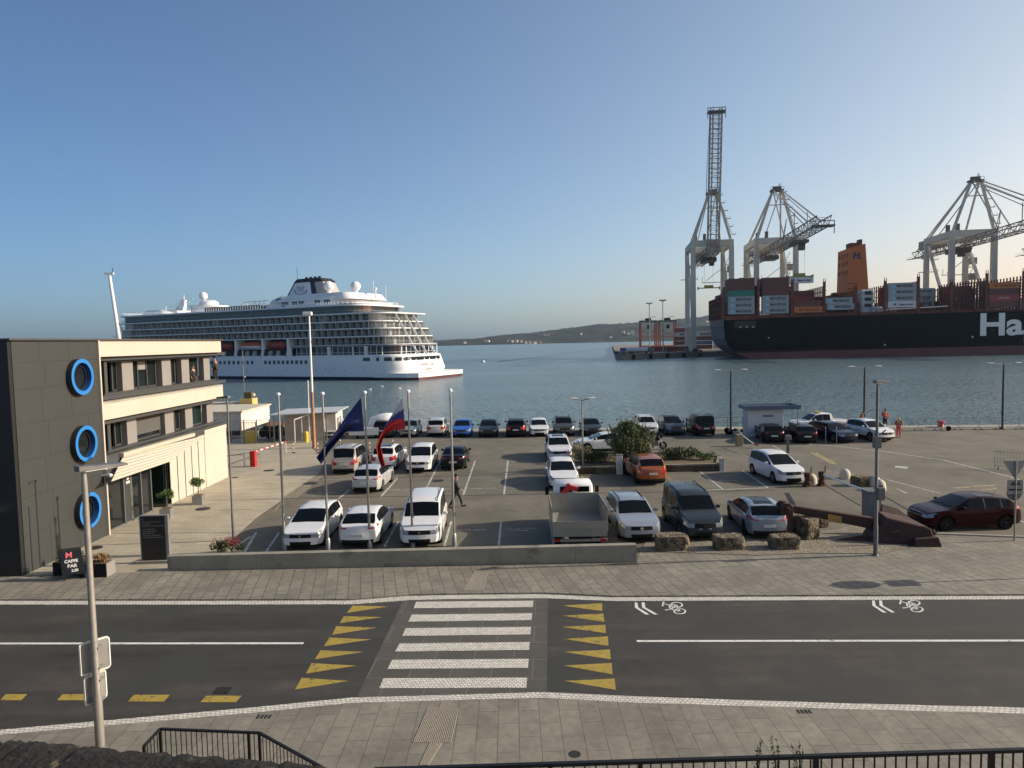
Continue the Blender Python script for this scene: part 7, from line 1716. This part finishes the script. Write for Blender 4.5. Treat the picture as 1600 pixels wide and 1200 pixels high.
    q = MB(); q.box(m-3.4,m+3.4,ty-4,ty+4,B0-6.2,B0-4.8).box(m+1.2,m+3.8,ty+4,ty+7.5,B0-8.8,B0-5.4).box(m-4.5,m-2,ty-3,ty+3,B0-7.5,B0-6).box(m-4,m+4,10,22,B0-7.2,B0-5.0); q.build('trolley', cdk, t)
    if stairs:
        q = MB(); q.box(WQ-1.7,WQ+1.7,31.5,34.5,6,8)
        for k in range(8): zz = 8+k*6.2; q.box(WQ+1.4,WQ+4.6,30,33,zz,zz+.25).box(WQ+1.4,WQ+4.6,30,30.15,zz+1.1,zz+1.25); q.bar((WQ+1.5,30.2,zz),(WQ+4.4,30.2,zz+6.2),.25).bar((WQ+4.5,30,zz),(WQ+4.5,30,zz+1.2),.15)
        for k in range(3): q.box(WQ+3.0,WQ+6.6,30.5,33,B0-12-k*9,B0-8.2-k*9)
        q.build('stair_tower', cgr, t)
        q = MB()
        for k in range(3): zz = B0-9-k*9.; q.box(WQ-12,WQ-1,30,32,zz,zz+.25) if k == 1 else None; 
        for k in range(2): zz = B0-9-k*7.; q.box(-4 if k else -1,6,29,31,zz,zz+.3).bar((6,29,zz),(6,29,zz+1.4),.15).bar((-1,29,zz+1.4),(6,29,zz+1.4),.15)
        q.bar((WQ-1,30,B0-10),(WQ-10,30,B0-17),.3).bar((WQ-12,30,B0-17.8),(WQ-12,30,B0-14.5),.2); q.build('service_platform', cgr, t)
    if spz:
        sx = m-3.0
        q = MB()
        for a in (-1.2,1.2): q.bar((m+a*2,ty,B0-6),(m+a*2,ty,spz+1.5),.08)
        q.build('hoist_rope', cdk, t)
        MB().box(m-6.1,m+6.1,ty-.9,ty-.3,spz,spz+.5).box(m-6.1,m+6.1,ty+.3,ty+.9,spz,spz+.5).box(m-2.5,m+2.5,ty-1.0,ty+1.0,spz+.5,spz+1.8).box(m-6.3,m-5.9,ty-1.2,ty+1.2,spz-.8,spz+1.0).box(m+5.9,m+6.3,ty-1.2,ty+1.2,spz-.8,spz+1.0).build('spreader', mat('spreader',(.30,.27,.08),.7,noise=(1.,.3)), t)
    return t, ty, m
sts(-73.2, True, 'leftmost quay crane with its dark lattice boom raised almost vertical', 36.5)
c2, ty, m = sts(-38.7, False, 'quay crane with lowered boom hanging a white container over the ship', 36.5, spy=6)
container(FR2, TH2, -38.7+m-6.1, 54+ty-1.2, 3+36.5-CH_-.1, 'white', 'white lettered container hanging from the crane spreader in the air', 'hanging container', 'H')
sts(62.6, False, 'rightmost quay crane with lowered boom cut by the picture edge', None, spy=66)
sts(126.5, False, 'quay crane mostly beyond the right edge, only its rear girder end showing', None, spy=30, stairs=False)
# buoy and floating line
p = gp(755,566,WZ); t = thing('buoy', 'small white mooring buoy floating right of the cruise ship', 'buoy', (p.x,p.y,WZ)); MB().ball((0,0,.25),1.0,12,.8).build('float', MT['white'], t, smooth=True); MB().tube([(0,0,.8),(0,0,1.5)],.1,6).build('ring', MT['galv_dark'], t)
t = thing('floating_hose', 'thin dark floating line stretching across the water towards the pier', 'floating line', (0,0,0)); MB().tube([tuple(gp(x,y,WZ+.05)) for x,y in ((778,565),(840,558),(900,550),(960,543),(1000,538.5))],.13,6).build('hose', MT['pole_dark'], t)
for x, y in ((597,604),(578,609),(625,607)): 
    p = gp(x, y, WZ); t = thing('seagull', 'tiny white seagull on the water below the cruise ship, %s' % {597:'middle one',578:'leftmost and nearest',625:'rightmost'}[x], 'seagull', (p.x,p.y,WZ), rng.random()*6, 'seagulls on the water')
    MB().lathe([(.02,-.45),(.14,-.2),(.17,.05),(.10,.3),(.02,.38)],(0,0,.08),10,'X').ball((.38,0,.26),.09,8).tube([(.28,0,.1),(.36,0,.24)],.05,6).bar((.44,0,.25),(.54,0,.23),.03).build('body', MT['white'], t, smooth=50)
    q = MB()
    for s_ in (1,-1): q.hexa([(-.35,s_*.10,.12),(.15,s_*.15,.1),(.15,s_*.19,.1),(-.35,s_*.13,.12)],[(-.5,s_*.08,.16),(.12,s_*.12,.22),(.12,s_*.16,.22),(-.5,s_*.11,.16)])
    q.build('wings', MT['sign_grey'], t)
# ================================================================ HAZE
hz_ = bpy.data.materials.new('haze'); hz_.use_nodes = True; nn = hz_.node_tree
for n_ in list(nn.nodes):
    if n_.type != 'OUTPUT_MATERIAL': nn.nodes.remove(n_)
out = [n_ for n_ in nn.nodes if n_.type == 'OUTPUT_MATERIAL'][0]
v = nn.nodes.new('ShaderNodeVolumePrincipled'); v.inputs['Density'].default_value = HAZE; v.inputs['Color'].default_value = (.55,.78,1,1); v.inputs['Anisotropy'].default_value = .3
nn.links.new(v.outputs[0], out.inputs['Volume'])
if HAZE > 0:
    o = MB().box(-6200,6200,-400,9200,-8,170).build('haze', hz_); tag(o, kind='stuff')
